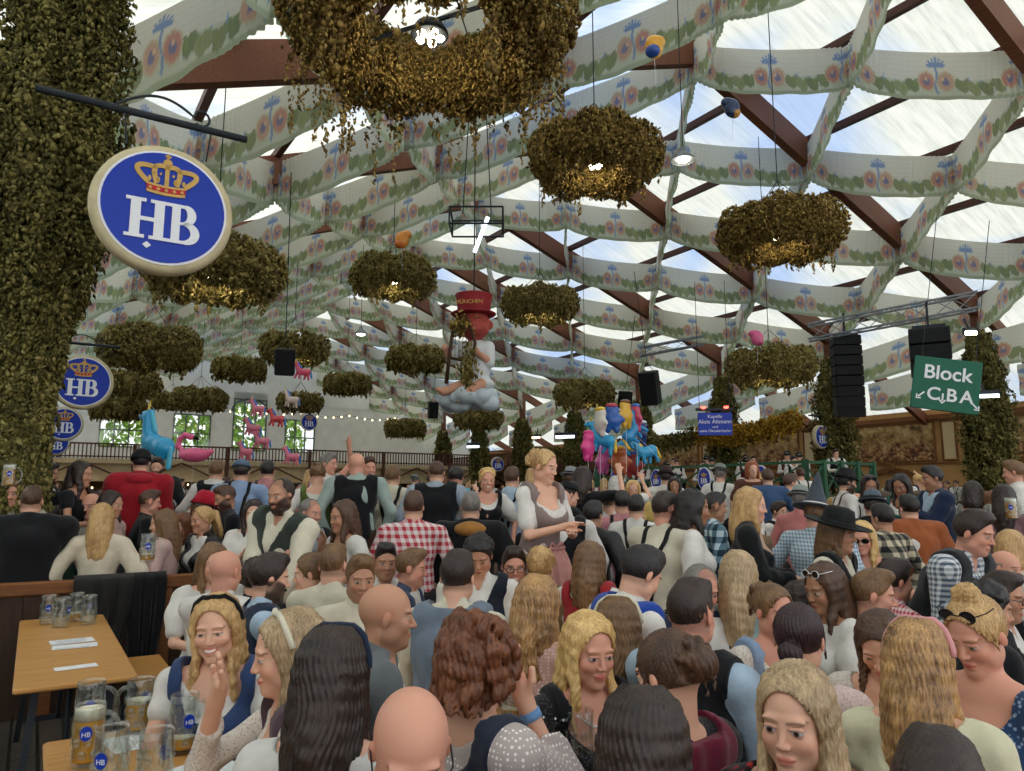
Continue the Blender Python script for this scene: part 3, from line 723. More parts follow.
line_array(P(929, 338, 19), 3, (.95, .65, .42), R(-28), 'wide black speaker cluster above the green block sign', R(7))
def truss(a, b, label, s=.42):
    r = thing('lighting_truss', label, 'truss', a); d = b-a; L = d.length; n = int(L/.5); x = d.normalized(); y = x.cross(Vector((0, 0, 1))).normalized()*s/2; z = Vector((0, 0, s/2))
    m = MB(); cs = [y+z, -y+z, -y-z, y-z]
    for c in cs: m.tube([c, c+d], .03, 6)
    ch = m.build('chords', M_STEEL, r); m = MB()
    for i in range(n):
        p, q = d*(i/n), d*((i+1)/n)
        for k in range(4):
            c0, c1 = cs[k], cs[(k+1) % 4]
            m.tube([p+(c0 if i % 2 else c1), q+(c1 if i % 2 else c0)], .014, 4, False)
    m.build('lattice_bracing', M_STEEL, r); return r
truss(P(808, 333, 20.5), P(977, 301, 18.8), 'silver lattice truss carrying the black speakers')
truss(P(640, 352, 26), P(705, 340, 26), 'short lattice truss segment right of the far wreath', .3)
r = thing('truss_cage', 'small square metal cage with a strip lamp under the roof ridge', 'lamp frame', P(477, 222, 15)); m = MB()
for z in (.18, -.18):
    q = [(-.55, -.4, z), (.55, -.4, z), (.55, .4, z), (-.55, .4, z)]
    for a, b in zip(q, q[1:]+q[:1]): m.tube([a, b], .022, 5)
for x, y in ((-.55, -.4), (.55, -.4), (.55, .4), (-.55, .4)): m.tube([(x, y, -.18), (x, y, .18)], .02, 5)
for x in (-.3, .3): m.tube([(x, 0, .18), (x*.5, 0, 3.2)], .012, 5)
m.build('cage_frame', M_DKSTEEL, r); m = MB(); m.box((.1, -.2, -.35), (.07, .07, .8), Matrix.Rotation(R(20), 3, 'Y')); m.build('lamp_strip', emit('cool_strip', '#dfeeff', 3), r)
# green block sign
A_ = P(946, 385, 13.5)
r = thing('block_sign', 'green direction sign reading Block C B A with arrows', 'sign', A_, R(-13)); r.rotation_euler = (0, R(9.5), R(-13))
W_, H_ = 1.13, .98
m = MB(); m.box((0, 0, 0), (W_, .05, H_), bev=.01); m.build('board', M_GREEN, r)
RX = Matrix.Rotation(R(90), 4, 'X')
text_part('word', 'Block', .36, M_WHITE, r, Matrix.Translation((.0, -.03, .20)) @ RX, bold=.006)
for t, x in (('C', -.20), ('B', .10), ('A', .35)): text_part('letter', t, .33, M_WHITE, r, Matrix.Translation((x, -.03, -.20)) @ RX, bold=.006)
for (x, z, a) in ((-.42, -.24, R(-135)), (-.045, -.26, R(180)), (.50, -.34, R(135))):
    m = MB(); M = Matrix.Translation((x, 0, z)) @ Matrix.Rotation(a, 4, 'Y'); 
    def tr(p): q = M @ Vector((p[0], 0, p[1])); return (q.x, q.z)
    m.prism([tr(p) for p in ((-.014, -.09), (.014, -.09), (.014, .05), (-.014, .05))], -.036, -.024); stroke(m, [tr((-.05, .03)), tr((0, .09)), tr((.05, .03))], .026, -.036, -.024); m.build('arrow', M_WHITE, r)
m = MB(); 
for x in (-.45, .45): m.tube([(x, 0, H_/2), (x+.1*0, 0, 3.2)], .007, 5)
m.build('hanging_wire', M_DKSTEEL, r)
# bandstand name sign
r = thing('band_sign', 'small blue sign of the brass band with red lights on top', 'sign', P(715, 424, 20), R(-8)); m = MB(); m.box((0, 0, 0), (.9, .06, .62), bev=.01); m.build('board', M_BLUE, r)
for t, z, s in (('Kapelle', .2, .13), ('Alois Altmann', .06, .155), ('und', -.08, .1), ('seine Oktoberfestler', -.19, .10)): text_part('lettering', t, s, M_WHITE, r, Matrix.Translation((0, -.035, z)) @ RX)
m = MB(); m.box((0, 0, .40), (1.0, .1, .07)); b = m.build('lamp_bar', M_DKSTEEL, r); m = MB()
for x in (-.3, .3): m.lathe([(.001, -.02), (.06, 0), (.07, .05)], 12, (x, -.08, .42))
m.build('red_lamp', emit('red_lamp_glow', '#ff5040', 6), b)
m = MB(); m.tube([(-.4, 0, .43), (-.4, 0, 4)], .01, 4); m.tube([(.4, 0, .43), (.4, 0, 4)], .01, 4); m.build('hanging_wire', M_DKSTEEL, r)
# lamps
def bell_lamp(px, py, Z, label, cable=2.):
    r = thing('pendant_lamp', label, 'lamp', P(px, py, Z)); m = MB(); m.lathe([(.24, -.1), (.23, -.06), (.13, .04), (.07, .10), (.05, .18), (.01, .2)], 20, capb=False); m.build('lamp_shade', M_STEEL, r, True)
    m = MB(); m.lathe([(.001, -.12), (.10, -.11), (.14, -.08), (.1, -.05)], 14); m.build('bulb', M_LAMP, r, True); m = MB(); m.tube([(0, 0, .2), (0, 0, cable)], .01, 5); m.build('cord', M_DKSTEEL, r)
bell_lamp(683, 156, 14, 'bell shaped pendant lamp between the two upper right wreaths', 4); bell_lamp(361, 332, 24, 'small bell pendant lamp left of the cloud figure', 3)
def flood(px, py, Z, w, label, mat, back=False):
    r = thing('flood_lamp', label, 'lamp', P(px, py, Z), R(-15)); m = MB(); m.box((0, .1, .05), (w, .18, .2), bev=.02); m.build('lamp_housing', M_DKSTEEL, r); m = MB(); m.box((0, -.0, -.03), (w*.85, .03, .1)); m.build('lamp_lens', mat, r)
    m = MB(); m.bar((0, .15, .1), (0, .5, .5), .05); m.build('bracket', M_DKSTEEL, r)
flood(971, 332, 21, .35, 'bright warm floodlight beside the truss end', emit('flood_glow', '#fff0c8', 60))
flood(987, 395, 22, .75, 'white strip light on the right hop column', emit('strip_glow', '#e8f4ff', 7)); flood(565, 436, 30, .9, 'cool white floodlight left of the blue balloons', emit('strip_glow', '#e8f4ff', 7))
flood(473, 446, 36, .7, 'small white light on the far hop column', emit('strip_glow', '#e8f4ff', 7)); flood(536, 437, 40, .5, 'warm orange lantern on the far wall', M_LAMPW)
for (x, y) in ((652, 378), (664, 376)):
    pass
for k, (px, py, Z) in enumerate(((820, 352, 20.3), (866, 350, 20))):
    pass
# folded wall lantern glow, small house fronts with signs at the far end
# ------------------------------------------------------------------ implicit surfaces -> one continuous mesh
def axis(lo, hi, coarse, fine, spans):
    out = [lo]; x = lo
    while x < hi:
        h = coarse
        for (a, b) in spans:
            if a-1e-9 <= x <= b: h = min(h, fine)
            elif x < a: 
                g = max(fine, (a-x)*.35); h = min(h, g)
            elif x > b: h = min(h, max(fine, (x-b)*.35))
        x += h; out.append(x)
    return np.array(out, 'f4')
def rotm(rx=0, ry=0, rz=0): return np.array(Euler((rx, ry, rz)).to_matrix(), 'f4')
class SDF:
    """prims: ('c',a,b,ra,rb,k) tapered capsule; ('e',centre,radii,Rot,k) ellipsoid; negative ones carve"""
    def __init__(s): s.p = []
    def cap(s, a, b, ra, rb=None, k=.02, flat=None):
        s.p.append(('c', np.array(a, 'f4'), np.array(b, 'f4'), ra, ra if rb is None else rb, k, flat)); return s
    def ell(s, c, r, M=None, k=.02): s.p.append(('e', np.array(c, 'f4'), np.array(r, 'f4'), M, k)); return s
    def cut(s, fn): s.p.append(('x', fn)); return s
    def sub(s, c, r, M=None, k=.005): s.p.append(('s', np.array(c, 'f4'), np.array(r, 'f4'), M, k)); return s
    def disp(s, fn): s.p.append(('d', fn)); return s
    def inflate(s, t):
        q = SDF()
        for p in s.p:
            if p[0] == 'c': q.p.append(('c', p[1], p[2], p[3]+t, p[4]+t, p[5], p[6]))
            elif p[0] == 'e': q.p.append(('e', p[1], p[2]+t, p[3], p[4]))
        return q
    def bounds(s):
        lo = np.full(3, 1e9); hi = -lo
        for p in s.p:
            if p[0] == 'c':
                for q, r in ((p[1], p[3]), (p[2], p[4])): lo = np.minimum(lo, q-r*1.05); hi = np.maximum(hi, q+r*1.05)
            elif p[0] == 'e': r = p[2].max() if p[3] is not None else p[2]; lo = np.minimum(lo, p[1]-r); hi = np.maximum(hi, p[1]+r)
        return lo-.03, hi+.03
    def mesh(s, coarse=.02, fine=None, spans=((), (), ())):
        lo, hi = s.bounds(); fine = fine or coarse
        ax = [axis(lo[i], hi[i], coarse, fine, spans[i]) for i in range(3)]
        D = np.full([len(a) for a in ax], .08, 'f4')
        def sl(plo, phi):
            r = []
            for i in range(3):
                a = max(0, np.searchsorted(ax[i], plo[i])-1); b = min(len(ax[i]), np.searchsorted(ax[i], phi[i])+1); r.append(slice(a, b))
            return tuple(r)
        for p in s.p:
            if p[0] == 'x':
                g = np.meshgrid(*ax, indexing='ij', sparse=True); D = np.maximum(D, p[1](*g)).astype('f4'); continue
            if p[0] == 'd':
                g = np.meshgrid(*ax, indexing='ij', sparse=True); D = (D+p[1](*g)).astype('f4'); continue
            if p[0] == 'c':
                _, a, b, ra, rb, k, flat = p; m = max(ra, rb)+k*1.2+.03
                S = sl(np.minimum(a, b)-m, np.maximum(a, b)+m); X, Y, Z = [ax[i][S[i]] for i in range(3)]
                X = X[:, None, None]; Y = Y[None, :, None]; Z = Z[None, None, :]
                ab = b-a; L2 = float(ab @ ab)+1e-12
                t = np.clip(((X-a[0])*ab[0]+(Y-a[1])*ab[1]+(Z-a[2])*ab[2])/L2, 0, 1)
                dx = X-a[0]-t*ab[0]; dy = Y-a[1]-t*ab[1]; dz = Z-a[2]-t*ab[2]
                if flat is not None: dx = dx*flat[0]; dy = dy*flat[1]; dz = dz*flat[2]
                d = np.sqrt(dx*dx+dy*dy+dz*dz)-(ra+(rb-ra)*t)
            else:
                c, r, M, k = p[1], p[2], p[3], p[4]; m = float(r.max())+k*1.2+.03 if M is not None else r+k*1.2+.03
                S = sl(c-m, c+m); X, Y, Z = [ax[i][S[i]] for i in range(3)]
                X = X[:, None, None]-c[0]; Y = Y[None, :, None]-c[1]; Z = Z[None, None, :]-c[2]
                if M is not None:
                    X, Y, Z = M[0, 0]*X+M[1, 0]*Y+M[2, 0]*Z, M[0, 1]*X+M[1, 1]*Y+M[2, 1]*Z, M[0, 2]*X+M[1, 2]*Y+M[2, 2]*Z
                k0 = np.sqrt((X/r[0])**2+(Y/r[1])**2+(Z/r[2])**2); k1 = np.sqrt((X/r[0]**2)**2+(Y/r[1]**2)**2+(Z/r[2]**2)**2)+1e-6
                d = k0*(k0-1)/k1
            E = D[S]
            if p[0] == 's':
                h = np.clip(.5-.5*(E+d)/k, 0, 1); D[S] = E+(-d-E)*h+k*h*(1-h)
            else:
                h = np.maximum(k-np.abs(E-d), 0)/k; D[S] = np.minimum(E, d)-h*h*k*.25
        for i in range(3):   # closed borders
            for e in (0, -1):
                ix = [slice(None)]*3; ix[i] = e; D[tuple(ix)] = np.maximum(D[tuple(ix)], .001)
        return nets(D, ax)
def nets(D, ax):
    I = D < 0; n0, n1, n2 = D.shape
    c = np.zeros((n0-1, n1-1, n2-1), 'i1')
    for a in (0, 1):
        for b in (0, 1):
            for d in (0, 1): c += I[a:n0-1+a, b:n1-1+b, d:n2-1+d]
    act = (c > 0) & (c < 8); idx = np.argwhere(act)
    if len(idx) == 0: return np.zeros((0, 3), 'f4'), np.zeros((0, 4), 'i4')
    vid = np.full(act.shape, -1, 'i4'); vid[act] = np.arange(len(idx))
    acc = np.zeros((len(idx), 3), 'f4'); cnt = np.zeros(len(idx), 'f4')
    i, j, k = idx.T
    cor = {}
    for a in (0, 1):
        for b in (0, 1):
            for d in (0, 1): cor[(a, b, d)] = D[i+a, j+b, k+d]
    for axd in range(3):
        o = [x for x in range(3) if x != axd]
        for p in (0, 1):
            for q in (0, 1):
                A = [0, 0, 0]; A[o[0]] = p; A[o[1]] = q; B = list(A); B[axd] = 1
                da, db = cor[tuple(A)], cor[tuple(B)]; m = (da < 0) != (db < 0)
                t = np.where(m, da/np.where(m, da-db, 1), 0)
                pt = np.zeros((len(idx), 3), 'f4'); pt += A; pt[:, axd] = t
                acc[m] += pt[m]; cnt[m] += 1
    g = idx+acc/cnt[:, None]
    co = np.stack([np.interp(g[:, a], np.arange(len(ax[a])), ax[a]) for a in range(3)], -1)
    F = []
    def quad(m, off, flip):
        w = np.argwhere(m)
        if len(w) == 0: return
        o1, o2 = off
        a = vid[tuple((w).T)]; b = vid[tuple((w+o1).T)]; cc = vid[tuple((w+o1+o2).T)]; d = vid[tuple((w+o2).T)]
        s = flip[tuple(m.nonzero())]
        q = np.stack([a, b, cc, d], -1); q[s] = q[s][:, ::-1]; F.append(q)
    # edges along x at (i,j,k): cells (i, j-1..j, k-1..k)
    e = I[:-1, 1:-1, 1:-1] != I[1:, 1:-1, 1:-1]; quad(e, (np.array([0, 1, 0]), np.array([0, 0, 1])), ~I[:-1, 1:-1, 1:-1])
    e = I[1:-1, :-1, 1:-1] != I[1:-1, 1:, 1:-1]; quad(e, (np.array([1, 0, 0]), np.array([0, 0, 1])), I[1:-1, :-1, 1:-1])
    e = I[1:-1, 1:-1, :-1] != I[1:-1, 1:-1, 1:]; quad(e, (np.array([1, 0, 0]), np.array([0, 1, 0])), ~I[1:-1, 1:-1, :-1])
    return co.astype('f4'), np.concatenate(F)
def sdf_obj(name, sdf, mats, parent, coarse=.02, fine=None, spans=((), (), ()), colfn=None):
    co, q = sdf.mesh(coarse, fine, spans)
    me = fast_mesh(name, co, q, mats if isinstance(mats, list) else [mats], None if colfn is None else colfn(co))
    return link(me, name, parent)
# ------------------------------------------------------------------ cloth, skin and hair materials
def cloth(kind, a, b=None, c=None, sc=1.):
    name = 'cloth_'+kind+'_'+a.strip('#')+(b or '').strip('#')+(c or '').strip('#')+('' if sc == 1 else '_%g' % sc)
    if name in MATS: return MATS[name]
    t = NT(name); v = t.coord()
    fold = t.noise(v, 9, 4, .6)
    if kind == 'plain': cc = t.mix(t.ramp(fold, [(.35, (0, 0, 0, 1)), (.7, (1, 1, 1, 1))]), tuple(x*.82 for x in srgb(a)[:3])+(1,), a)
    elif kind in ('gingham', 'plaid', 'fine'):
        s = {'gingham': 34, 'plaid': 20, 'fine': 70}[kind]*sc; sep = t.n('ShaderNodeSeparateXYZ'); t.l(v, sep.inputs[0])
        h = t.math('ADD', sep.outputs[0], t.math('MULTIPLY', sep.outputs[1], .8))
        f1 = t.math('GREATER_THAN', t.math('SINE', t.math('MULTIPLY', h, s*3.14)), 0.); f2 = t.math('GREATER_THAN', t.math('SINE', t.math('MULTIPLY', sep.outputs[2], s*3.14)), 0.)
        cc = t.ramp(t.math('MULTIPLY', t.math('ADD', f1, f2), .5), [(0, a), (.4, c or tuple((x+y)/2 for x, y in zip(srgb(a), srgb(b)))), (.9, b)], 'CONSTANT')
    elif kind in ('dots', 'lace', 'floral', 'print'):
        vo = t.n('ShaderNodeTexVoronoi'); t.l(v, vo.inputs['Vector']); vo.inputs['Scale'].default_value = {'dots': 75, 'lace': 110, 'floral': 26, 'print': 60}[kind]*sc
        if kind == 'dots': vo.inputs['Randomness'].default_value = 0
        r0, r1 = {'dots': (.28, .36), 'lace': (.25, .45), 'floral': (.25, .4), 'print': (.2, .4)}[kind]
        cc = t.mix(t.ramp(vo.outputs['Distance'], [(r0, (1, 1, 1, 1)), (r1, (0, 0, 0, 1))]), a, b)
        if kind == 'floral' and c:
            n = t.noise(v, 14, 2); cc = t.mix(t.ramp(n, [(.56, (0, 0, 0, 1)), (.6, (1, 1, 1, 1))]), cc, c)
    elif kind == 'skirt':
        w = t.noise(t.coord((14, 14, .5)), 3, 3); n = t.noise(v, 22, 4, .8)
        cc = t.mix(t.ramp(n, [(.52, (0, 0, 0, 1)), (.62, (.8, .8, .8, 1))]), t.ramp(w, [(.35, a), (.6, b)]), c or b)
    elif kind == 'leather': cc = t.ramp(fold, [(.3, tuple(x*.6 for x in srgb(a)[:3])+(1,)), (.7, a)])
    t.col(cc, .45 if kind == 'leather' else .85); t.b.inputs['Specular IOR Level'].default_value = .5 if kind == 'leather' else .15
    if kind != 'leather': t.b.inputs['Sheen Weight'].default_value = .15
    t.bump(fold, .45, .02); return t.m
def m_skin():
    t = NT('skin'); a = t.n('ShaderNodeAttribute', attribute_name='Col'); t.l(a.outputs['Color'], t.b.inputs['Base Color'])
    t.b.inputs['Roughness'].default_value = .5; t.b.inputs['Specular IOR Level'].default_value = .35
    t.b.inputs['Subsurface Weight'].default_value = 0; t.bump(t.noise(t.coord(), 160, 2), .06, .004); return t.m
M_SKIN = m_skin()
def hairm(a, b, short=False):
    name = ('short_' if short else '')+'hair_'+a.strip('#')+b.strip('#')
    if name in MATS: return MATS[name]
    t = NT(name); n = t.noise(t.coord((1, 1, .35) if short else (1, 1, .035)), 120 if short else 150, 3, .65); n2 = t.noise(t.coord((1, 1, .4)), 16, 3)
    f = t.math('ADD', t.math('MULTIPLY', n, .6), t.math('MULTIPLY', n2, .4))
    t.col(t.ramp(f, [(.36, a), (.64, b)]), .42); t.b.inputs['Specular IOR Level'].default_value = .45; t.bump(n, .9 if short else .45, .005); return t.m
HAIR = {'black': ('#0e0c0d', '#2a2422'), 'dark': ('#1c1411', '#3a2a22'), 'brown': ('#33231a', '#644530'), 'mid': ('#4e3826', '#86643f'), 'auburn': ('#47271a', '#85502f'), 'burg': ('#1d1216', '#3e2528'),
        'blond': ('#8f6a3c', '#dcb67c'), 'gold': ('#a87f42', '#ecc886'), 'ash': ('#7d6749', '#ccb088'), 'grey': ('#55514c', '#8f8a82'), 'balayage': ('#5a3f2a', '#cda066'), 'white': ('#a09c94', '#d6d2ca'), 'red': ('#6b3218', '#a85c30')}
SK = {'fair': '#dcab90', 'pink': '#d49a82', 'mid': '#bd8c70', 'tan': '#a3765a', 'olive': '#9a7054', 'dark': '#7a4c32'}
def ik(a, b, l1, l2, pole):
    a = np.array(a, float); b = np.array(b, float); d = b-a; L = np.linalg.norm(d); 
    if L > (l1+l2)*.985: b = a+d/L*(l1+l2)*.985; d = b-a; L = np.linalg.norm(d)
    L = max(L, .08); u = d/L; x = (l1*l1-l2*l2+L*L)/(2*L); h = math.sqrt(max(l1*l1-x*x, 1e-6)); p = np.array(pole, float); p = p-u*p.dot(u); p /= np.linalg.norm(p)+1e-9
    return a+u*x+p*h, b
PSEED = [0]
def wave(seed, amp, f=22.):
    r = np.random.RandomState(seed); k = r.randn(4, 3)*f*.6; k[:, 2] *= .6; ph = r.rand(4)*6.28
    def fn(X, Y, Z):
        s = 0
        for i in range(4): s = s+np.sin(k[i, 0]*X+k[i, 1]*Y+k[i, 2]*Z+ph[i])
        return amp*s/2
    return fn
def person(px, py, hp, yaw=0, pose='sit', label='', sex='f', hair='long', hc='brown', skin='fair', top=None, under=None, bottom=None, lean=5, side=0, hyaw=0, pitch=8, roll=0,
           arms='rest', armL=None, armR=None, extras=(), smile=0, beard=None, Z=None, build=1., group=None, curl=.5, face=1, hlen=.3, sleeves=None, neck=None, bald_tone=None, lod=None, twist=0, base=None, lips=None, brow=None):
    PSEED[0] += 1; seed = PSEED[0]; rr = np.random.RandomState(seed)
    Z = Z or 172./hp; tgt = P(px, py, Z)
    if lod is None: lod = 0 if Z < 3.3 else 1 if Z < 5 else 2 if Z < 9 else 3
    fem = sex == 'f'
    base = base if base is not None else (.45 if pose == 'bench' else 0.)
    seatd = pose == 'sit'; zneed = tgt.z-base
    pz = .56 if seatd else .93
    Tt = Ll = 1.
    lr, sr, tw = R(lean), R(side), R(twist)
    Rt = rotm(-lr, sr, tw)
    Rh = rotm(0, 0, R(twist*.5+hyaw)) @ rotm(-R(pitch), R(roll), 0)
    hairtop = .118+(.02 if hair in ('none', 'buzz') else .035)
    def headpos(Tt, pz):
        w = np.array([0, 0, pz+.08]); nb = w+Rt @ np.array([0, -.015, .46*Tt]); nd = (Rt @ np.array([0, .1, .9])+np.array([0, .12, .9]))/2
        return w, nb, nb+nd/np.linalg.norm(nd)*.155
    for _ in range(4):
        w, nb, hc_ = headpos(Tt, pz); cur = hc_[2]+hairtop*(.95); e = zneed-cur
        Tt = min(1.12, max(.9, Tt+e*.5)); pz += e*.5
    w, nb, hc_ = headpos(Tt, pz)
    phi = math.atan2(-tgt.y, -tgt.x)+R(yaw); rz = phi-math.pi/2; c, s = math.cos(rz), math.sin(rz)
    ox, oy = hc_[0]*c-hc_[1]*s, hc_[0]*s+hc_[1]*c
    root = thing('person', label, 'person', (tgt.x-ox, tgt.y-oy, base), rz, group)
    if pz < (.5 if seatd else .78): root.location.z = base-((.5 if seatd else .78)-pz)*0
    fr, cr = ((.0027, .013), (.0045, .018), (.008, .022), (.013, .028))[lod]
    gr = (.009, .013, .018, .024)[lod]; hr = (.0045, .008, .012, .016)[lod]
    k = build; T_ = lambda v: w+Rt @ np.array([v[0], v[1], v[2]*Tt])
    sw = (.168 if fem else .195)*k
    # ---- body parts lists
    torso = SDF()
    torso.ell((0, -.01, pz), ((.17 if fem else .16)*k, .115*k, .12), None, .06)
    torso.ell(T_((0, 0, .07)), ((.125 if fem else .145)*k, (.092 if fem else .11)*k, .13), Rt, .07)
    torso.ell(T_((0, -.005, .27)), ((.145 if fem else .168)*k, (.10 if fem else .118)*k, .16*Tt), Rt, .07)
    for sx in (-1, 1):
        torso.cap(T_((sx*.05, -.02, .43)), T_((sx*sw, -.015, .405)), .058, .052*k*(.9 if fem else 1), .05)
        if fem: torso.ell(T_((sx*.068, .085, .25)), (.062, .055, .062), Rt, .035)
    sh = {sx: T_((sx*sw, -.012, .40)) for sx in (-1, 1)}
    leg = SDF(); hipz = pz-.02; lk = {}
    for sx in (-1, 1):
        hip = np.array([sx*.095, 0, hipz])
        if seatd: kn = np.array([sx*.12, .42, hipz+.01]); an = np.array([sx*.13, .36, .09])
        else: kn = np.array([sx*.105, .025, hipz*.52]); an = np.array([sx*.11, -.02, .09])
        lk[sx] = (hip, kn, an)
        leg.cap(hip, kn, .088*k, .06, .05); leg.cap(kn, an, .058, .038, .03)
    armp = {}
    for sx in (-1, 1):
        tg = armR if sx > 0 else armL
        if tg is None:
            if arms == 'rest': q = T_((sx*.20, .0, .40)); tg = (sx*.13, q[1]+.33, pz+.20) if seatd else (sx*.27, .06, pz-.02)
            elif arms == 'down': tg = (sx*.26, .04, pz-.03) if not seatd else (sx*.2, .22, pz+.10)
            elif arms == 'front': tg = tuple(T_((sx*.05, .26, .14)))
            elif arms == 'phone': tg = tuple(T_((sx*.05, .30, .30)))
            elif arms == 'hips': tg = tuple(T_((sx*.19, .0, .02)))
            elif arms == 'hold': tg = tuple(T_((sx*.10, .25, .12)))
        elif len(tg) == 4: tg = tuple(T_(tg[:3]))
        pole = (sx*.7, -.25, -1.) if tg[2] < sh[sx][2]+.1 else (sx*1., .1, -.5)
        if arms == 'hips': pole = (sx*1., -.6, 0)
        el, wr = ik(sh[sx], tg, .285, .255, pole); armp[sx] = (sh[sx], el, wr)
    arm = SDF()
    for sx in (-1, 1):
        a, e, wv = armp[sx]; arm.cap(a, e, .047*k*(.84 if fem else 1), .036*k*(.88 if fem else 1), .03); arm.cap(e, wv, .037*k*(.88 if fem else 1), .024, .02)
    hands = SDF(); hspan = []
    for sx in (-1, 1):
        a, e, wv = armp[sx]; f = (wv-e)/np.linalg.norm(wv-e); up = np.array([sx*-.3, 0, 1.]); 
        if abs(f[2]) > .75: up = np.array([0, 1., 0]) if f[2] < 0 else np.array([0, -1., .2])
        n = up-f*up.dot(f); n /= np.linalg.norm(n); lat = np.cross(f, n)*sx    # lat towards the thumb
        hands.cap(wv-f*.01, wv+f*.075-lat*.015, .024, .022, .015); hands.cap(wv+f*.01+lat*.01, wv+f*.07+lat*.02, .02, .019, .015)
        for q, L in zip((-.033, -.012, .010, .031), (.060, .074, .080, .070)):
            p = wv+f*.082+lat*q; d = f*math.cos(.3*curl)-n*math.sin(.3*curl); ra = .0105
            for seg, (fl, cu) in enumerate(((.42, .35), (.32, .9), (.26, 1.3))):
                an_ = cu*curl*1.1; d = f*math.cos(an_)-n*math.sin(an_); p2 = p+d*L*fl; hands.cap(p, p2, ra, ra-.0008, .003); p = p2; ra -= .0008
        p = wv+f*.02+lat*.022; d = (f*.6+lat*.75-n*.35*curl); d /= np.linalg.norm(d); p2 = p+d*.042; hands.cap(p, p2, .014, .0115, .01); d2 = f*.9+lat*.25-n*.3; d2 /= np.linalg.norm(d2); hands.cap(p2, p2+d2*.030, .0115, .0095, .004)
        if lod == 0: hspan.append((wv, .0))
    # ---- head in its own frame
    hp_ = hc_
    def Hh(v): return hp_+Rh @ np.array(v, float)
    hd = SDF(); m_ = 0 if fem else 1
    hd.ell(Hh((0, -.012, .028)), (.074+.003*m_, .094+.002*m_, .088), Rh, .02)
    hd.ell(Hh((0, .022, -.038)), (.054+.008*m_, .061, .081), Rh, .03)
    hd.ell(Hh((0, .050, -.088)), (.022+.014*m_, .028, .022+.003*m_), Rh, .035)
    for sx in (-1, 1):
        if fr < .01:
            hd.ell(Hh((sx*.034, .056+.006*smile, -.030+.006*smile)), (.026+.004*smile, .024, .024), Rh, .02)
            hd.ell(Hh((sx*.027, .0755, .024)), (.024, .009+.003*m_, .008), Rh, .015)
            hd.ell(Hh((sx*.048, .010, -.062)), (.014+.008*m_, .034, .022), Rh, .03)
        hd.ell(Hh((sx*.078, -.006, -.006)), (.0075, .015, .027), Rh @ rotm(R(-12), 0, R(sx*18)), .006)
    if fr < .01:
        for sx in (-1, 1): hd.sub(Hh((sx*.031, .0955, .002)), (.018, .012, .0115), Rh, .012)
        for sx in (-1, 1): hd.ell(Hh((sx*.031, .0735, 0)), (.0145, .0120, .0125), Rh, .003)
        for sx in (-1, 1): hd.cap(Hh((sx*.017, .0835, .008)), Hh((sx*.044, .0785, .008)), .0035, .003, .004)
        hd.cap(Hh((0, .081, .010)), Hh((0, .100+.003*m_, -.029)), .0055+.001*m_, .0085+.002*m_, .013)
        for sx in (-1, 1): hd.ell(Hh((sx*.0105, .092, -.032)), (.0065, .008, .0065), Rh, .006)
        hd.ell(Hh((0, .0825, -.060)), (.021, .011, .0062), Rh, .008); hd.ell(Hh((0, .0815, -.0705)), (.018, .011, .0065), Rh, .008)
        hd.cap(Hh((-.018-.006*smile, .082, -.0655+.004*smile)), Hh((.018+.006*smile, .082, -.0655+.004*smile)), .002, .002, .001) if False else None
        hd.ell(Hh((0, .071, -.098)), (.017, .014, .013), Rh, .02)
    else: hd.cap(Hh((0, .085, .01)), Hh((0, .103, -.03)), .009, .012, .012)
    nk = SDF(); nk.cap(nb-Rt @ np.array([0, .0, .03]), Hh((0, -.022, -.05)), .051*(1 if fem else 1.14), .046*(1 if fem else 1.16), .035)
    body = SDF(); body.p += torso.p+arm.p+nk.p+leg.p+hd.p+hands.p
    for sx in (-1, 1):
        if seatd or True: an = lk[sx][2]; body.cap(an+np.array([0, -.02, -.045]), an+np.array([0, .14, -.055]), .034, .028, .03)
    # carving primitives have to come last so move them
    sk = lin(SK.get(skin, skin)); red = sk*np.array([1.03, .80, .76]); hcol = HAIR[hc]; dark = lin(hcol[0])*.8; browc = lin(brow or hcol[0])
    lipc = lin(lips) if lips else sk*np.array([.84, .42, .44]) if fem else sk*np.array([.88, .62, .6])
    irc = lin(['#4a3322', '#54708c', '#3a2b20', '#5f6b4e'][seed % 4])
    def colfn(co):
        C = np.tile(sk, (len(co), 1)); q = (co-hp_) @ Rh; x, y, z = q.T; ax_ = np.abs(x)
        def mx(m, c, a=1.): 
            m = np.clip(m, 0, 1)[:, None]*a; C[:] = C*(1-m)+c*m
        near = (np.abs(x) < .11) & (np.abs(y) < .13) & (np.abs(z) < .14)
        sm = lambda v, w_: np.clip(.5-v/w_, 0, 1)
        if fr < .014:
            mx(near*sm(np.hypot((ax_-.045)/1.2, z+.032)-.018, .02)*(y > .03), red, .55)
            mx(near*sm(np.hypot(x, z+.033)-.010, .014)*(y > .08), red, .45)
            mx(near*(ax_ > .072)*(np.abs(z) < .04), red, .5)
            if beard:
                bm_ = sm(np.maximum(-(z*-1)-.045+.9*np.maximum(ax_-.03, 0)*-1, -1), .01)
                line = -.040+.035*np.clip((ax_-.035)/.03, 0, 1)+.0*x
                mb = near*sm(z-line, .012)*(y > -.02)*(1-sm(np.hypot(x*.9, (z+.066)*1.7)-.017, .006))
                mx(mb, dark if beard == 'full' else sk*.62, .92 if beard == 'full' else .6)
            f = (y > .05)*near
            zz = z+.0635-.004*smile+0-11*smile*ax_*ax_
            wd = .0235+.006*smile
            lp = f*sm((ax_-wd), .004)
            hh = np.clip(1-(ax_/wd)**2, 0, 1)**.5
            mx(lp*sm(np.abs(zz)-(.0085+.003*smile)*hh, .003), lipc, .85)
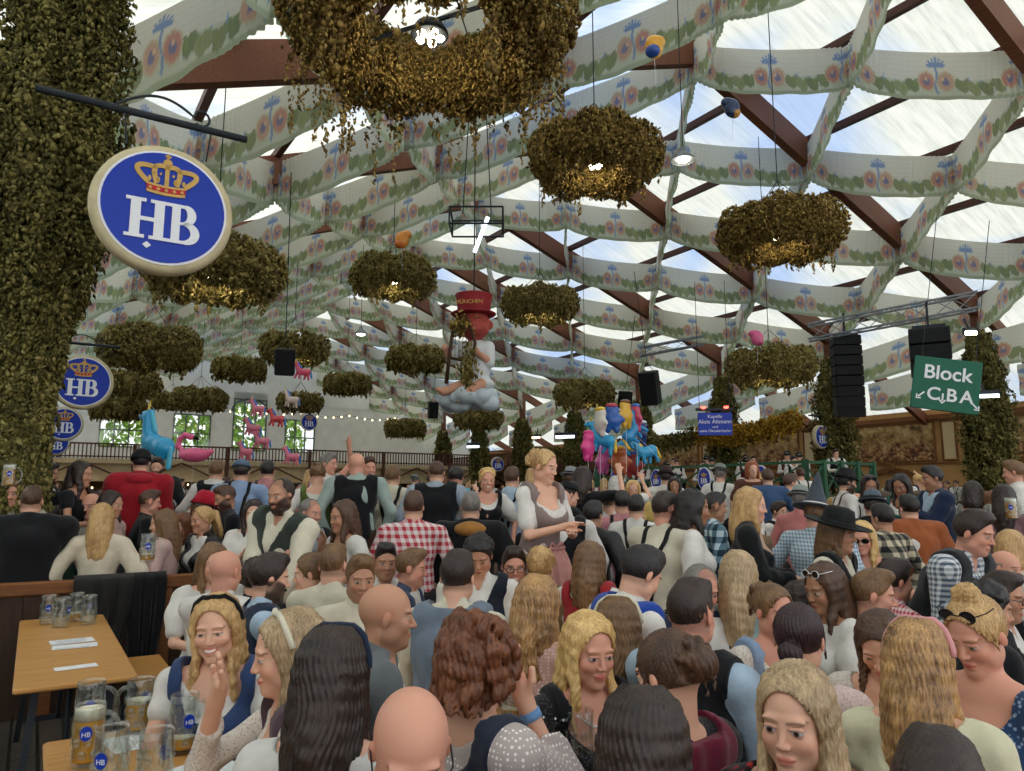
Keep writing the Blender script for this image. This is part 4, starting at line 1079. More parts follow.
            if smile > .5: mx(lp*sm(ax_-.019, .004)*sm(np.abs(zz-.0005)-.0042*hh, .002), np.array([.80, .76, .70]), 1)
            else: mx(lp*sm(np.abs(zz)-.0009, .0018), sk*.25, .8)
            for sx in (-1, 1):
                ex = (x*sx-.031); ez = z-.001+ex*ex*4*(-1)*0
                al = np.clip(1-(ex/.0150)**2, 0, 1)**.6; op = (.0060-.0006*m_)*(1-.4*smile)*(.6 if pitch > 22 else 1)
                mx(f*sm(np.abs(ex)-.0155, .002)*sm(np.abs(ez-.0005)-(op+.0022)*al, .002), sk*.30, .75)
                mx(f*sm(np.abs(ez)-op*al, .0015), np.array([.50, .47, .45]), 1)
                mx(f*sm(np.hypot(ex, ez*1)-.0068, .002)*sm(np.abs(ez)-op*al, .0015), irc*.6, 1); mx(f*sm(np.hypot(ex, ez)-.003, .0015)*(np.abs(ez) < op), np.array([.01, .01, .01]), 1)
                bz = z-.0245+((ex-.002)/.026)**2*.006
                mx(f*sm(np.abs(ex)-.0215, .004)*sm(np.abs(bz)-(.0024 if fem else .0038), .003), browc, .8)
        if hair in ('short', 'fade', 'quiff', 'curlyshort', 'receding'): mx(near*sm(-(z+.062), .02)*sm(y-.02+.4*(-z-.02), .02)*(ax_ < .076), sk*.45+dark*.3, .8)
        if bald_tone is not None or hair in ('buzz',): mx(near*sm(-(z-.035-.35*(y))*1., .04)*sm(y-.075+0*z, .03), sk*np.array([.72, .70, .72]) if hair == 'buzz' else sk, .55)
        return C
    spans = (((hp_[0]-.085, hp_[0]+.085),), ((hp_[1]-.105, hp_[1]+.115),), ((hp_[2]-.12, hp_[2]+.12),))
    if hspan:
        sp = [list(a_) for a_ in spans]
        for (wv, _) in hspan:
            if extras and 'nohandres' in extras: continue
            if wv[2] > pz+.02 and ('hands' in extras):
                for i in range(3): sp[i].append((wv[i]-.09, wv[i]+.12))
        spans = tuple(sp)
    negs = [p for p in body.p if p[0] == 's']
    # sort: head negatives apply in sequence with the eyeballs, so keep the order given
    sdf_obj('body', body, M_SKIN, root, cr, fr, spans, colfn)
    # ---- clothing
    tf = lambda X, Y, Z_: ((X-w[0])*Rt[0, 0]+(Y-w[1])*Rt[1, 0]+(Z_-w[2])*Rt[2, 0], (X-w[0])*Rt[0, 1]+(Y-w[1])*Rt[1, 1]+(Z_-w[2])*Rt[2, 1], ((X-w[0])*Rt[0, 2]+(Y-w[1])*Rt[1, 2]+(Z_-w[2])*Rt[2, 2])/Tt)
    off = (.011, .013, .016, .02)[lod]
    def garment(name, mat, t, slv=None, zlo=-.16, neckz=.47, v=None, scoop=None, back=None, thick=0, wseed=0, amp=.0065, hem=None):
        g = torso.inflate(t+thick)
        if hem:  g.ell((0, 0, pz-.08), (.185*k+t, .13*k+t, .16), None, .06)
        for sx in (-1, 1):
            a, e, wv = armp[sx]
            if slv in ('long', 'puff', 'short', 'cap', 'loose', 'roll'):
                f2 = {'long': 1, 'loose': 1, 'roll': 1, 'puff': .75, 'short': .7, 'cap': .28}[slv]
                e1 = a+(e-a)*f2; r0 = .047*k*(.86 if fem else 1)+t+thick; r1 = .038*k+t+thick
                if slv == 'puff': g.ell(a+(e-a)*.42, (.085, .08, .10), None, .03); g.cap(a, e1, r0+.01, r1+.006, .03)
                elif slv == 'loose': g.cap(a, e1, r0+.012, r1+.022, .03)
                else: g.cap(a, e1, r0, r1+(.008 if f2 < 1 else 0), .03)
                if f2 == 1:
                    f3 = .97 if slv != 'roll' else .25
                    w1 = e+(wv-e)*f3; g.cap(e, w1, r1+(.022 if slv == 'loose' else 0), .034+t+(.014 if slv == 'loose' else 0), .03)
                    if slv == 'loose': g.cap(e+(wv-e)*.93, w1, .032+t, .032+t, .01)
            elif slv == 'vest': g.cap(T_((sx*.06, -.02, .44)), T_((sx*sw*.8, -.015, .425)), .058+t, .050+t, .04)
        if slv is not None and scoop is None and name in ('shirt', 'jacket', 'hoodie'):
            cr_ = .060 if fem else .067; g.cap(nb-Rt @ np.array([0, .0, .03]), nb+(hc_-nb)*.24, cr_+t*.6, cr_-.004+t*.4, .02)
        g.disp(wave(seed*7+wseed, amp)); g.disp(wave(seed*7+wseed+1, amp*.55, 48.))
        def c1(X, Y, Z_):
            x, y, z = tf(X, Y, Z_); d = np.maximum(zlo-z, -1)
            if slv in (None, 'vest'): d = np.maximum(d, np.abs(x)-(sw-(.01 if slv == 'vest' else .035)) + 0*z)
            ncut = (z-neckz) - .0*x
            dn = np.sqrt((x/.085)**2+((y+.01)/.085)**2); inn = (1-dn)*.07        # inside neck cylinder
            d = np.maximum(d, z-(neckz+.045)+.35*y if name in ('shirt', 'jacket', 'hoodie') and slv is not None else np.minimum(z-neckz, inn+.03))
            if v: d = np.maximum(d, np.minimum(np.minimum(y-.02, (z-v)*.9-np.abs(x)*1.9+.0), .1))
            if scoop: d = np.maximum(d, np.minimum(y-.0, .11-np.sqrt((x/1.0)**2+((z-scoop-.11)/1.)**2)))
            if back: d = np.maximum(d, np.minimum(-y, .10-np.sqrt(x**2+(z-back-.10)**2)))
            return d
        g.cut(c1); return sdf_obj(name, g, mat, root, gr)
    if top is None: top = ('shirt', cloth('plain', '#d8d4cc'))
    kind, tm = top[0], top[1]
    um = under or cloth('plain', '#dcd9d2')
    if kind == 'shirt': garment('shirt', tm, off, sleeves or 'long', neckz=.475, v=neck)
    elif kind == 'tee': garment('shirt', tm, off, 'short', neckz=.45)
    elif kind == 'vest':
        garment('shirt', um, off, sleeves or 'long', neckz=.475, v=.40); garment('vest', tm, off+.012, 'vest', neckz=.46, v=.24, wseed=3)
    elif kind == 'jacket':
        garment('shirt', um, off, None, neckz=.475, v=.42); garment('jacket', tm, off+.012, sleeves or 'long', neckz=.465, v=.12, zlo=-.2, wseed=3, thick=.004, hem=1)
    elif kind == 'hoodie':
        o = garment('hoodie', tm, off+.02, 'loose', neckz=.46, zlo=-.2, wseed=3, amp=.007)
        g = SDF(); g.ell(T_((0, -.10, .43)), (.135, .075, .06), Rt @ rotm(R(25)), .03); g.cap(T_((-.1, .0, .45)), T_((0, -.07, .44)), .045, .05, .03); g.cap(T_((.1, .0, .45)), T_((0, -.07, .44)), .045, .05, .03)
        sdf_obj('hood', g, top[2] if len(top) > 2 else tm, root, gr)
    elif kind == 'dirndl':
        garment('blouse', um, off, sleeves or 'puff', neckz=.43, scoop=.36 if neck is None else neck, back=.40); garment('bodice', tm, off+.010, 'vest', neckz=.40, scoop=.30 if neck is None else neck-.05, back=.34, zlo=-.03, wseed=3, amp=.002)
    elif kind == 'blouse': garment('blouse', tm, off, sleeves or 'puff', neckz=.45, scoop=neck, amp=.006)
    elif kind == 'dress': garment('dress_bodice', tm, off, sleeves or 'cap', neckz=.42, scoop=neck or .32, back=.36)
    elif kind == 'blazer':
        garment('top', um, off, None, neckz=.45); garment('jacket', tm, off+.012, 'long', neckz=.46, v=.1, zlo=-.2, wseed=3, hem=1)
    skirt = kind in ('dirndl', 'dress') or bottom is not None and bottom[0] == 'skirt'
    bm_ = bottom[1] if bottom is not None else (top[2] if skirt and len(top) > 2 else cloth('plain', '#2e2a2c'))
    g = SDF()
    if skirt:
        if seatd:
            g.ell((0, -.01, pz), (.19*k, .14, .12), None, .05)
            for sx in (-1, 1): g.cap(lk[sx][0], lk[sx][1], .11, .10, .1)
            g.cap((0, .1, hipz), (0, .42, hipz-.02), .1, .1, .1); g.cap((-.1, .44, hipz-.05), (-.13, .46, hipz-.25), .07, .07, .1); g.cap((.1, .44, hipz-.05), (.13, .46, hipz-.25), .07, .07, .1); g.cap((0, .44, hipz-.05), (0, .46, hipz-.25), .07, .07, .1)
        else:
            g.cap((0, 0, pz+.07), (0, 0, pz-.1), .135, .22, .06, (1, 1.25, 1)); g.cap((0, 0, pz-.1), (0, 0, .38), .22, .33, .05, (1, 1.15, 1))
            nf = rr.randint(13, 19)
            g.disp(lambda X, Y, Z_: .016*np.sin(nf*np.arctan2(Y, X))*np.clip((pz-Z_)*2.2, 0, 1)+.006*np.sin(7*np.arctan2(Y, X)+Z_*6)); g.cut(lambda X, Y, Z_: np.maximum(.40-Z_+0*X+0*Y, Z_-(pz+.16)))
        g.cut(lambda X, Y, Z_: Z_-(pz+.12)+0*X+0*Y); sdf_obj('skirt', g, bm_, root, gr*1.2)
    else:
        g.p += leg.inflate(.014).p; g.ell((0, -.01, pz), (.172*k, .125*k, .115), None, .05); g.cut(lambda X, Y, Z_: np.maximum(.13-Z_+0*X+0*Y, Z_-(pz+.10))); g.disp(wave(seed+5, .004)); sdf_obj('trousers', g, bm_, root, gr*1.3)
    for sx in (-1, 1):
        an = lk[sx][2]; g = SDF(); g.cap(an+np.array([0, -.03, -.04]), an+np.array([0, .15, -.052]), .043, .036, .03); g.cap(an+np.array([0, -.01, .0]), an+np.array([0, -.01, -.03]), .045, .045, .03); g.cut(lambda X, Y, Z_: 0*X+0*Y+.004-Z_); sdf_obj('shoe', g, cloth('leather', '#2a2320'), root, max(gr*.9, .011)) if lod < 3 else None
    if 'apron' in [e[0] if isinstance(e, tuple) else e for e in extras]:
        am = [e[1] for e in extras if isinstance(e, tuple) and e[0] == 'apron'][0]; g = SDF()
        if not seatd:
            g.cap((0, .02, pz+.05), (0, .03, pz-.1), .14, .225, .06, (1, 1.2, 1)); g.cap((0, .03, pz-.1), (0, .03, .42), .225, .325, .05, (1, 1.12, 1)); g.disp(lambda X, Y, Z_: .010*np.sin(21*np.arctan2(Y, X))); g.cut(lambda X, Y, Z_: np.maximum(np.maximum(np.abs(X)-.13-.1*(pz-Z_), -Y+.02), .46-Z_)); g.cut(lambda X, Y, Z_: Z_-(pz+.10)+0*X+0*Y); ap = sdf_obj('apron', g, am, root, gr)
            m = MB(); 
            for q in (-.03, .03): m.tube([(q*.3, .16, pz+.08), (q, .185, pz-.08), (q*1.5, .24, pz-.42)], [.012, .022, .03], 6)
            for q in (-1, 1): m.tube([(0, .165, pz+.085), (q*.045, .175, pz+.12), (q*.075, .17, pz+.09), (0, .17, pz+.08)], .013, 6)
            m.build('apron_bow', am, ap, True)
    # ---- accessories and hair
    from mathutils.bvhtree import BVHTree
    def surf_bvh(names):
        vs = []; fs = []
        for ch in root.children:
            if ch.name.split('.')[0] in names:
                me = ch.data; b = len(vs); co = np.empty(len(me.vertices)*3, 'f4'); me.vertices.foreach_get('co', co); vs += co.reshape(-1, 3).tolist()
                q = np.empty(len(me.loops), 'i4'); me.loops.foreach_get('vertex_index', q); fs += (q.reshape(-1, 4)+b).tolist()
        return BVHTree.FromPolygons(vs, fs) if vs else None
    def onto(bv, p, cen, off_):
        p = Vector(p); cen = Vector(cen); d = (cen-p); d.normalize(); hit = bv.ray_cast(p-d*.4, d) if bv else (None,)
        if hit[0] is not None: return hit[0]-d*off_
        if bv is None: return p
        q = bv.find_nearest(p); return q[0]+q[1]*off_ if q[0] is not None and (q[0]-p).length < .15 else p
    hm = hairm(*HAIR[hc], hair in ('short', 'fade', 'quiff', 'buzz', 'receding', 'fringe', 'curlyshort', 'updo', 'curly'))
    def hcut(q, fn):
        def g_(X, Y, Z_):
            a = X-hp_[0]; b = Y-hp_[1]; c_ = Z_-hp_[2]
            return fn(a*Rh[0, 0]+b*Rh[1, 0]+c_*Rh[2, 0], a*Rh[0, 1]+b*Rh[1, 1]+c_*Rh[2, 1], a*Rh[0, 2]+b*Rh[1, 2]+c_*Rh[2, 2])
        q.cut(g_)
    def hdisp(q, fn):
        def g_(X, Y, Z_):
            a = X-hp_[0]; b = Y-hp_[1]; c_ = Z_-hp_[2]
            return fn(a*Rh[0, 0]+b*Rh[1, 0]+c_*Rh[2, 0], a*Rh[0, 1]+b*Rh[1, 1]+c_*Rh[2, 1], a*Rh[0, 2]+b*Rh[1, 2]+c_*Rh[2, 2])
        q.disp(g_)
    def lock(h, th, r0, L, wv=.0, fr_=26., rad=.016, ybias=0, tp=.5, drop0=.112):
        # a tress from the scalp at angle th (0 = front, pi = back) falling down
        sx_, cy_ = math.sin(th), math.cos(th); n = max(5, int(L/.045)); ph = rr.rand()*6.28; prev = None; pr = rad
        z0 = drop0; n += 3
        for i in range(n+1):
            t = (i/n)**1.25; z = z0-t*(L+z0); out = 1.0 if z > -.02 else 1.0+.07*(1-math.exp((z+.02)*9))
            if z > .034: out = math.sqrt(max(.03, 1-((z-.034)/.091)**2))
            p = np.array([sx_*r0*(.0705+(.003 if z < .03 else 0))*out, cy_*r0*.0925*out-.013-.012*t, z]); p[0] += wv*math.sin(fr_*z+ph)*t**.6; p[1] += wv*math.cos(fr_*z*.9+ph)*t**.6
            # hair beyond the head hangs with gravity, outside the neck and shoulders
            q = Hh(p) if z > -.06 else Hh((p[0], p[1], -.06))+np.array([0, 0, 0])+ (np.array([0, 0, 1.])*(z+.06)) + (Rt @ np.array([0, (-.02 if cy_ < .2 else .025)*min(1, (-z-.06)/.08), 0]))
            r_ = rad*(.55+.45*min(1, t*4))*(1-.6*max(0, t-tp)/(1-tp))
            if prev is not None: h.cap(prev, q, pr, r_, .014 if lod == 0 else .018)
            prev, pr = q, r_
    st = hair
    def scalp(h, gx=.0, gz=.0, gy=.0): h.ell(Hh((0, -.013, .032)), (.0785+gx, .0985+gy, .0885+gz), Rh, .02)
    if st != 'none':
        h = SDF(); fr_amp = (.0022 if lod == 0 else .002)
        if st in ('short', 'fade', 'quiff', 'buzz', 'curlyshort', 'receding'):
            g_ = {'short': .006, 'fade': .003, 'quiff': .005, 'buzz': -.002, 'curlyshort': .014, 'receding': .003}[st]; scalp(h, g_*.6-(.003 if st in ('fade', 'quiff') else 0), g_*1.3, g_)
            if st in ('quiff', 'fade', 'short'):
                h.ell(Hh((0, .02, .10)), (.058, .07, .030+g_), Rh, .03)
                if st == 'quiff': h.ell(Hh((.0, .045, .108)), (.046, .038, .024), Rh, .02)
                for i in range(16): 
                    a = rr.rand()*.08-.04; b = rr.rand()*.09-.05; h.cap(Hh((a, b, .108)), Hh((a*1.1, b+.03, .118+g_)), .012, .008, .014)
            if st == 'curlyshort':
                for i in range(60): 
                    d = rr.randn(3); d[2] = abs(d[2]); d /= np.linalg.norm(d); h.ell(Hh((d[0]*.088, -.014+d[1]*.106, .034+d[2]*.098)), (.016, .016, .016), Rh, .006)
            zb = -.05 if st != 'fade' else -.03
            def f(x, y, z):
                front = .86*(y-(.016 if st != 'receding' else -.01))-.52*(z+.02); 
                if st == 'receding': front = np.maximum(front, .055-np.sqrt(x*x+(y-.06)**2))
                return np.maximum(np.maximum(front, zb-z+.15*y), -1)
            hdisp(h, lambda x, y, z: (.0003 if st == 'buzz' else .0014)*np.sin(x*420+np.sin(y*90)*2)*np.sin(y*260+z*120)); hcut(h, f)
        elif st == 'fringe':                         # bald with a rim of hair
            h.ell(Hh((0, -.014, .028)), (.080, .100, .088), Rh, .02); hcut(h, lambda x, y, z: np.maximum(np.maximum(z-.035, -.04-z), y-.02))
        else:
            scalp(h, .004, .006, .004)
            facec = lambda x, y, z: .06-np.sqrt((x/1.10)**2+((z+.012)/1.62)**2)+0*y
            part = .02 if seed % 2 else -.015
            if st in ('long', 'wavy', 'curly', 'shoulder', 'half'):
                L = hlen; wv = {'long': .004, 'half': .006, 'wavy': .016, 'curly': .02, 'shoulder': .006}[st]; L = .17 if st == 'shoulder' else L
                n = 46 if lod == 0 else 26; rad = .0135 if lod == 0 else .019
                for i in range(n):
                    th = (i+.5)/n*2*math.pi
                    if math.cos(th) > .50: continue
                    lock(h, th, 1.0+rr.rand()*.09, L*(.85+.25*rr.rand())*(.8 if math.cos(th) > .2 else 1), wv, 24 if st != 'curly' else 48, rad*(.85+.3*rr.rand()))
                for i in range(12):                  # back inner mass
                    th = math.pi+(i/11-.5)*1.9; lock(h, th, .80, L*.92, wv*.5, 20, rad*1.15)
                if st == 'curly':
                    for i in range(110):
                        th = rr.rand()*6.28
                        if math.cos(th) > .55: th += math.pi
                        zc = .1-rr.rand()*.2; rd = 1.0+.18*rr.rand(); h.ell(Hh((math.sin(th)*.095*rd*math.cos(max(zc, 0)*9), -.014+math.cos(th)*.105*rd*math.cos(max(zc, 0)*9), zc+.02)), (.017, .017, .021), Rh, .008)
            elif st in ('bun', 'lowbun', 'updo', 'braid', 'pony'):
                bz, by = {'bun': (.125, -.02), 'lowbun': (-.045, -.115), 'updo': (.03, -.12), 'braid': (.105, -.01), 'pony': (.05, -.12)}[st]
                if st in ('bun', 'lowbun', 'updo'):
                    R0 = .040 if st != 'lowbun' else .034; h.ell(Hh((0, by, bz)), (R0*1.15, R0*.9, R0), Rh, .015)
                    for i in range(9): a = i*.7; h.cap(Hh((R0*.8*math.cos(a), by+R0*.3*math.sin(a*2), bz+R0*.8*math.sin(a))), Hh((R0*.8*math.cos(a+1.1), by-.3*R0, bz+R0*.8*math.sin(a+1.1))), .014, .010, .006)
                    if st == 'updo':
                        for i in range(12): h.ell(Hh((rr.rand()*.08-.04, by+.01+rr.rand()*.02-.01, bz+rr.rand()*.08-.04)), (.02, .02, .018), Rh, .008)
                        for i in range(16): a_ = rr.rand()*2-1; z_ = rr.rand()*.13-.02; y_ = -.06-.035*rr.rand(); h.cap(Hh((a_*.055, y_-.015, z_)), Hh((a_*.03, y_-.025-.01*rr.rand(), z_-.03)), .014, .009, .005)
                elif st == 'braid':
                    for i in range(17): a = (i/16-.5)*2.7; q = Hh((math.sin(a)*.086, .028-.02*abs(a), .045+.082*math.cos(a))); h.ell(q, (.017, .018, .015), Rh @ rotm(0, -a, 0), .004)
                else:
                    for i in range(10): lock(h, math.pi+rr.randn()*.22, 1.35, hlen, .008, 22, .019, drop0=bz)
                for sx in (-1, 1): h.cap(Hh((sx*.076, .025, .03)), Hh((sx*.079, .03, -.055)), .005, .003, .006)
            hdisp(h, lambda x, y, z: fr_amp*np.sin(np.arctan2(x, -y-.0)*46+7*np.sin(z*24)+x*60))
            def f(x, y, z):
                fc = np.minimum(facec(x, y, z), y-.02)
                if st in ('bun', 'lowbun', 'updo', 'braid', 'pony'): fc = np.maximum(fc, np.minimum(np.minimum(-.03-z-.1*y, .12+y*1.0+.0*z), .1-np.abs(z+.09)*0) if st in ('bun', 'braid', 'updo') else fc)
                return fc
            hcut(h, f)
        o = sdf_obj('hair', h, hm, root, hr)
    def hv(v): return Vector(Hh(v))
    for e in extras:
        nm = e[0] if isinstance(e, tuple) else e; arg = e[1] if isinstance(e, tuple) and len(e) > 1 else None
        if nm == 'headband':
            m = MB(); bv = surf_bvh(('hair', 'body')); pts = [onto(bv, hv((math.sin(a)*.12, .018-.018*abs(a), .03+.12*math.cos(a))), hv((0, .018-.018*abs(a), .03)), .004) for a in np.linspace(-1.6, 1.6, 17)]
            vs = []; ax_y = Vector(Rh @ np.array([0, 1., .25]))
            m.tube(pts, .0095, 8); o = m.build('headband', arg, root, True)
        elif nm in ('glasses', 'sunglasses', 'glasses_up'):
            m = MB(); up = nm == 'glasses_up'; dz = .094 if up else .001; yy = .060 if up else .1
            for sx in (-1, 1):
                m.tube([hv((sx*.034+.024*math.cos(a)*1.05, yy+(.0 if not up else -.25*.018*math.sin(a)), dz+.018*math.sin(a))) for a in np.linspace(0, 6.283, 15)], .0022, 5)
                m.tube([hv((sx*.058, yy-.004, dz+.004)), hv((sx*.080, .06 if not up else .03, dz+.006)), hv((sx*.083, -.01, dz+.004))], .002, 5)
            m.tube([hv((-.011, yy+.002, dz+.004)), hv((0, yy+.005, dz+.006)), hv((.011, yy+.002, dz+.004))], .002, 5)
            g_ = m.build('glasses', arg or M_BLACK, root, True)
            if nm != 'glasses':
                for sx in (-1, 1):
                    m = MB(); m.add([hv((sx*.034+.023*math.cos(a), yy, dz+.017*math.sin(a))) for a in np.linspace(0, 6.0, 14)]+[hv((sx*.034+.023*math.cos(a), yy-.003, dz+.017*math.sin(a))) for a in np.linspace(0, 6.0, 14)], [tuple(range(14)), tuple(range(27, 13, -1))])
                    m.build('lens', plain('dark_lens', '#14161a', .15), g_)
        elif nm == 'necklace':
            bvn = surf_bvh(('body', 'blouse', 'bodice', 'dress_bodice')); m = MB(); cen = Vector(nb)+Vector(Rt @ np.array([0, .02, .0])); pts = []
            for a in np.linspace(-2.2, 2.2, 40 if arg is None else 26):
                q = Vector(Rt @ np.array([math.sin(a)*.078, math.cos(a)*.082+.012, -.012-.045*(math.cos(a)+.2)])); pts.append(onto(bvn, cen+q*1.3, cen+Vector((0, 0, q.z)), .003))
            if arg is None:
                for p in pts: m.lathe([(.001, -.0045), (.0045, 0), (.001, .0045)], 6, p)
                m.build('pearl_necklace', M_WHITE, root, True)
            else: m.tube(pts, .0018, 5); m.build('necklace', arg, root, True)
        elif nm == 'wristband':
            a, e_, wv = armp[e[2] if isinstance(e, tuple) and len(e) > 2 else 1]; d = (wv-e_)/np.linalg.norm(wv-e_); m = MB(); m.tube([wv-d*.055, wv-d*.03], .031, 16); m.build('wristband', arg, root, True)
        elif nm == 'suspenders':
            for sx in (-1, 1):
                m = MB(); 
                def ss(t, back):   # over the shoulder
                    pass
                rx = (.021, .035)[lod > 1]
                yb = -(.118*k+off+.012); yf = (.118*k+off+.012)
                # back
                pts = [(sx*.02, yb*.97, -.02), (sx*.045, yb*1.02, .12), (sx*.075, yb*1.05, .27), (sx*.095, yb*.72, .40), (sx*.10, -.02, .478), (sx*.095, yf*.70, .40), (sx*.085, yf*1.05, .27), (sx*.08, yf*1.0, .12), (sx*.08, yf*.95, -.02)]
                P3 = [Vector(T_(p)) for p in pts]; 
                fine_ = []
                for i in range(len(P3)-1):
                    for q in range(4): fine_.append(P3[i].lerp(P3[i+1], q/4))
                fine_.append(P3[-1]); bvs = bvs if sx > 0 else surf_bvh(('shirt', 'blouse')); ax0 = Vector(T_((0, 0, .0))); ax1 = Vector(T_((0, 0, .36)))
                fine_ = [onto(bvs, p_, ax0.lerp(ax1, min(1, max(0, ((p_-ax0).dot(ax1-ax0))/(ax1-ax0).length_squared))) if (p_-ax0).dot(ax1-ax0)/(ax1-ax0).length_squared < 1 else ax1+Vector(Rt @ np.array([p_.x*0+ (Rt.T @ (np.array(p_)-w))[0]*.9, 0, 0])), .004) for p_ in fine_]; vs = []; fs = []; xa = Vector(Rt @ np.array([1., 0, 0])); cen = Vector(T_((0, 0, .2)))
                for i, p in enumerate(fine_):
                    o_ = (p-cen); o_ -= xa*o_.dot(xa); o_.normalize(); vs += [p-xa*.017, p+xa*.017, p+xa*.017+o_*.006, p-xa*.017+o_*.006]
                for i in range(len(fine_)-1):
                    for q in range(4): fs.append((i*4+q, i*4+(q+1) % 4, i*4+4+(q+1) % 4, i*4+4+q))
                m.add(vs, fs); m.build('suspender', arg, root)
        elif nm == 'hat':
            style = e[2]; m = MB(); M = Matrix(Rh.tolist()) @ Matrix.Rotation(R(-6), 3, 'X'); c_ = hv((0, -.016, .062))
            if style == 'brim': pr_ = [(.001, .115), (.05, .113), (.078, .10), (.088, .06), (.094, .012), (.096, .005), (.165, .0), (.19, .008), (.19, .002), (.16, -.007), (.09, -.004)]
            elif style == 'small': pr_ = [(.001, .10), (.04, .105), (.07, .09), (.09, .02), (.094, .004), (.125, -.008), (.135, -.004), (.13, -.012), (.09, -.006)]
            elif style == 'cone': pr_ = [(.001, .30), (.02, .26), (.05, .15), (.088, .03), (.097, .004), (.16, -.004), (.17, .002), (.165, -.01), (.09, -.006)]
            elif style == 'beanie': pr_ = [(.001, .085), (.04, .08), (.075, .058), (.094, .02), (.1, -.02), (.1, -.045), (.09, -.045)]
            elif style == 'cap': pr_ = [(.001, .075), (.04, .07), (.075, .05), (.094, .015), (.098, -.012), (.088, -.012)]
            else: pr_ = [(.001, .12), (.06, .115), (.09, .08), (.105, .02), (.13, -.03), (.12, -.03), (.1, 0)]
            m.lathe(pr_, 28, c_, M @ Matrix.Diagonal((1, 1.12, 1)), False, False); h_ = m.build('hat', arg, root, True)
            if style in ('brim', 'small', 'cone'):
                m = MB(); m.lathe([(.0975, .006), (.0955, .028), (.098, .028), (.100, .006)], 28, c_, M @ Matrix.Diagonal((1, 1.12, 1)), False, False); m.build('hat_band', e[3] if len(e) > 3 else M_BLACK, h_, True)
            if style == 'cap':
                m = MB(); m.lathe([(.05, -.01), (.1, -.012), (.105, -.014), (.05, -.016)], 20, c_+M @ Vector((0, .075, .0)), M @ Matrix.Diagonal((.8, 1., 1)), False, False); m.build('hat_peak', arg, h_, True)
        elif nm == 'strap':
            m = MB(); pts = [T_((.16, -.03, .40)), T_((.06, -.15, .25)), T_((-.1, -.14, .03))] if arg is None or True else 0; m.tube([Vector(p) for p in pts], .009, 6); pts = [T_((.16, -.03, .40)), T_((.06, .15, .25)), T_((-.1, .14, .03))]; m.tube([Vector(p) for p in pts], .009, 6); m.build('bag_strap', arg or M_BLACK, root, True)
        elif nm == 'phone':
            wv = armp[1][2]; ph = thing('mobile_phone', 'dark mobile phone held by the '+e[1], 'phone', (0, 0, 0)); m = MB(); m.box((0, 0, 0), (.072, .009, .15), bev=.004); m.build('phone_case', M_BLACK, ph); m = MB(); m.box((0, -.006, 0), (.064, .002, .138)); m.build('phone_screen', emit('phone_screen_glow', '#9fb6d0', .5), ph)
            ph.matrix_world = Matrix.Translation(root.location) @ Matrix.Rotation(rz, 4, 'Z') @ Matrix.Translation(Vector(wv)+Vector((-.04, .09, .05))) @ Matrix.Rotation(R(-25), 4, 'X')
        elif nm == 'beard':
            g = SDF(); L = .02
            for sx in (-1, 1): g.cap(Hh((sx*.062, .012, -.045)), Hh((sx*.038, .048, -.092)), .010, .015, .02); g.cap(Hh((sx*.038, .048, -.092)), Hh((0, .068, -.104)), .015, .017, .02)
            g.cap(Hh((-.022, .088, -.05)), Hh((.022, .088, -.05)), .007, .007, .006); g.disp(wave(seed, .0025, 160)); sdf_obj('beard', g, hm, root, max(hr, .005))
        elif nm == 'rose':
            m = MB(); c_ = Vector(T_((.08, .14, .32)))
            for i in range(12): a = i*.9; m.lathe([(.001, -.01), (.02, 0), (.001, .012)], 8, c_+Vector((.02*math.cos(a), .006*i % .02, .02*math.sin(a))))
            m.build('flower', M_RED, root, True)
    root['_'] = 0; del root['_']
    return root, armp, (c, s)
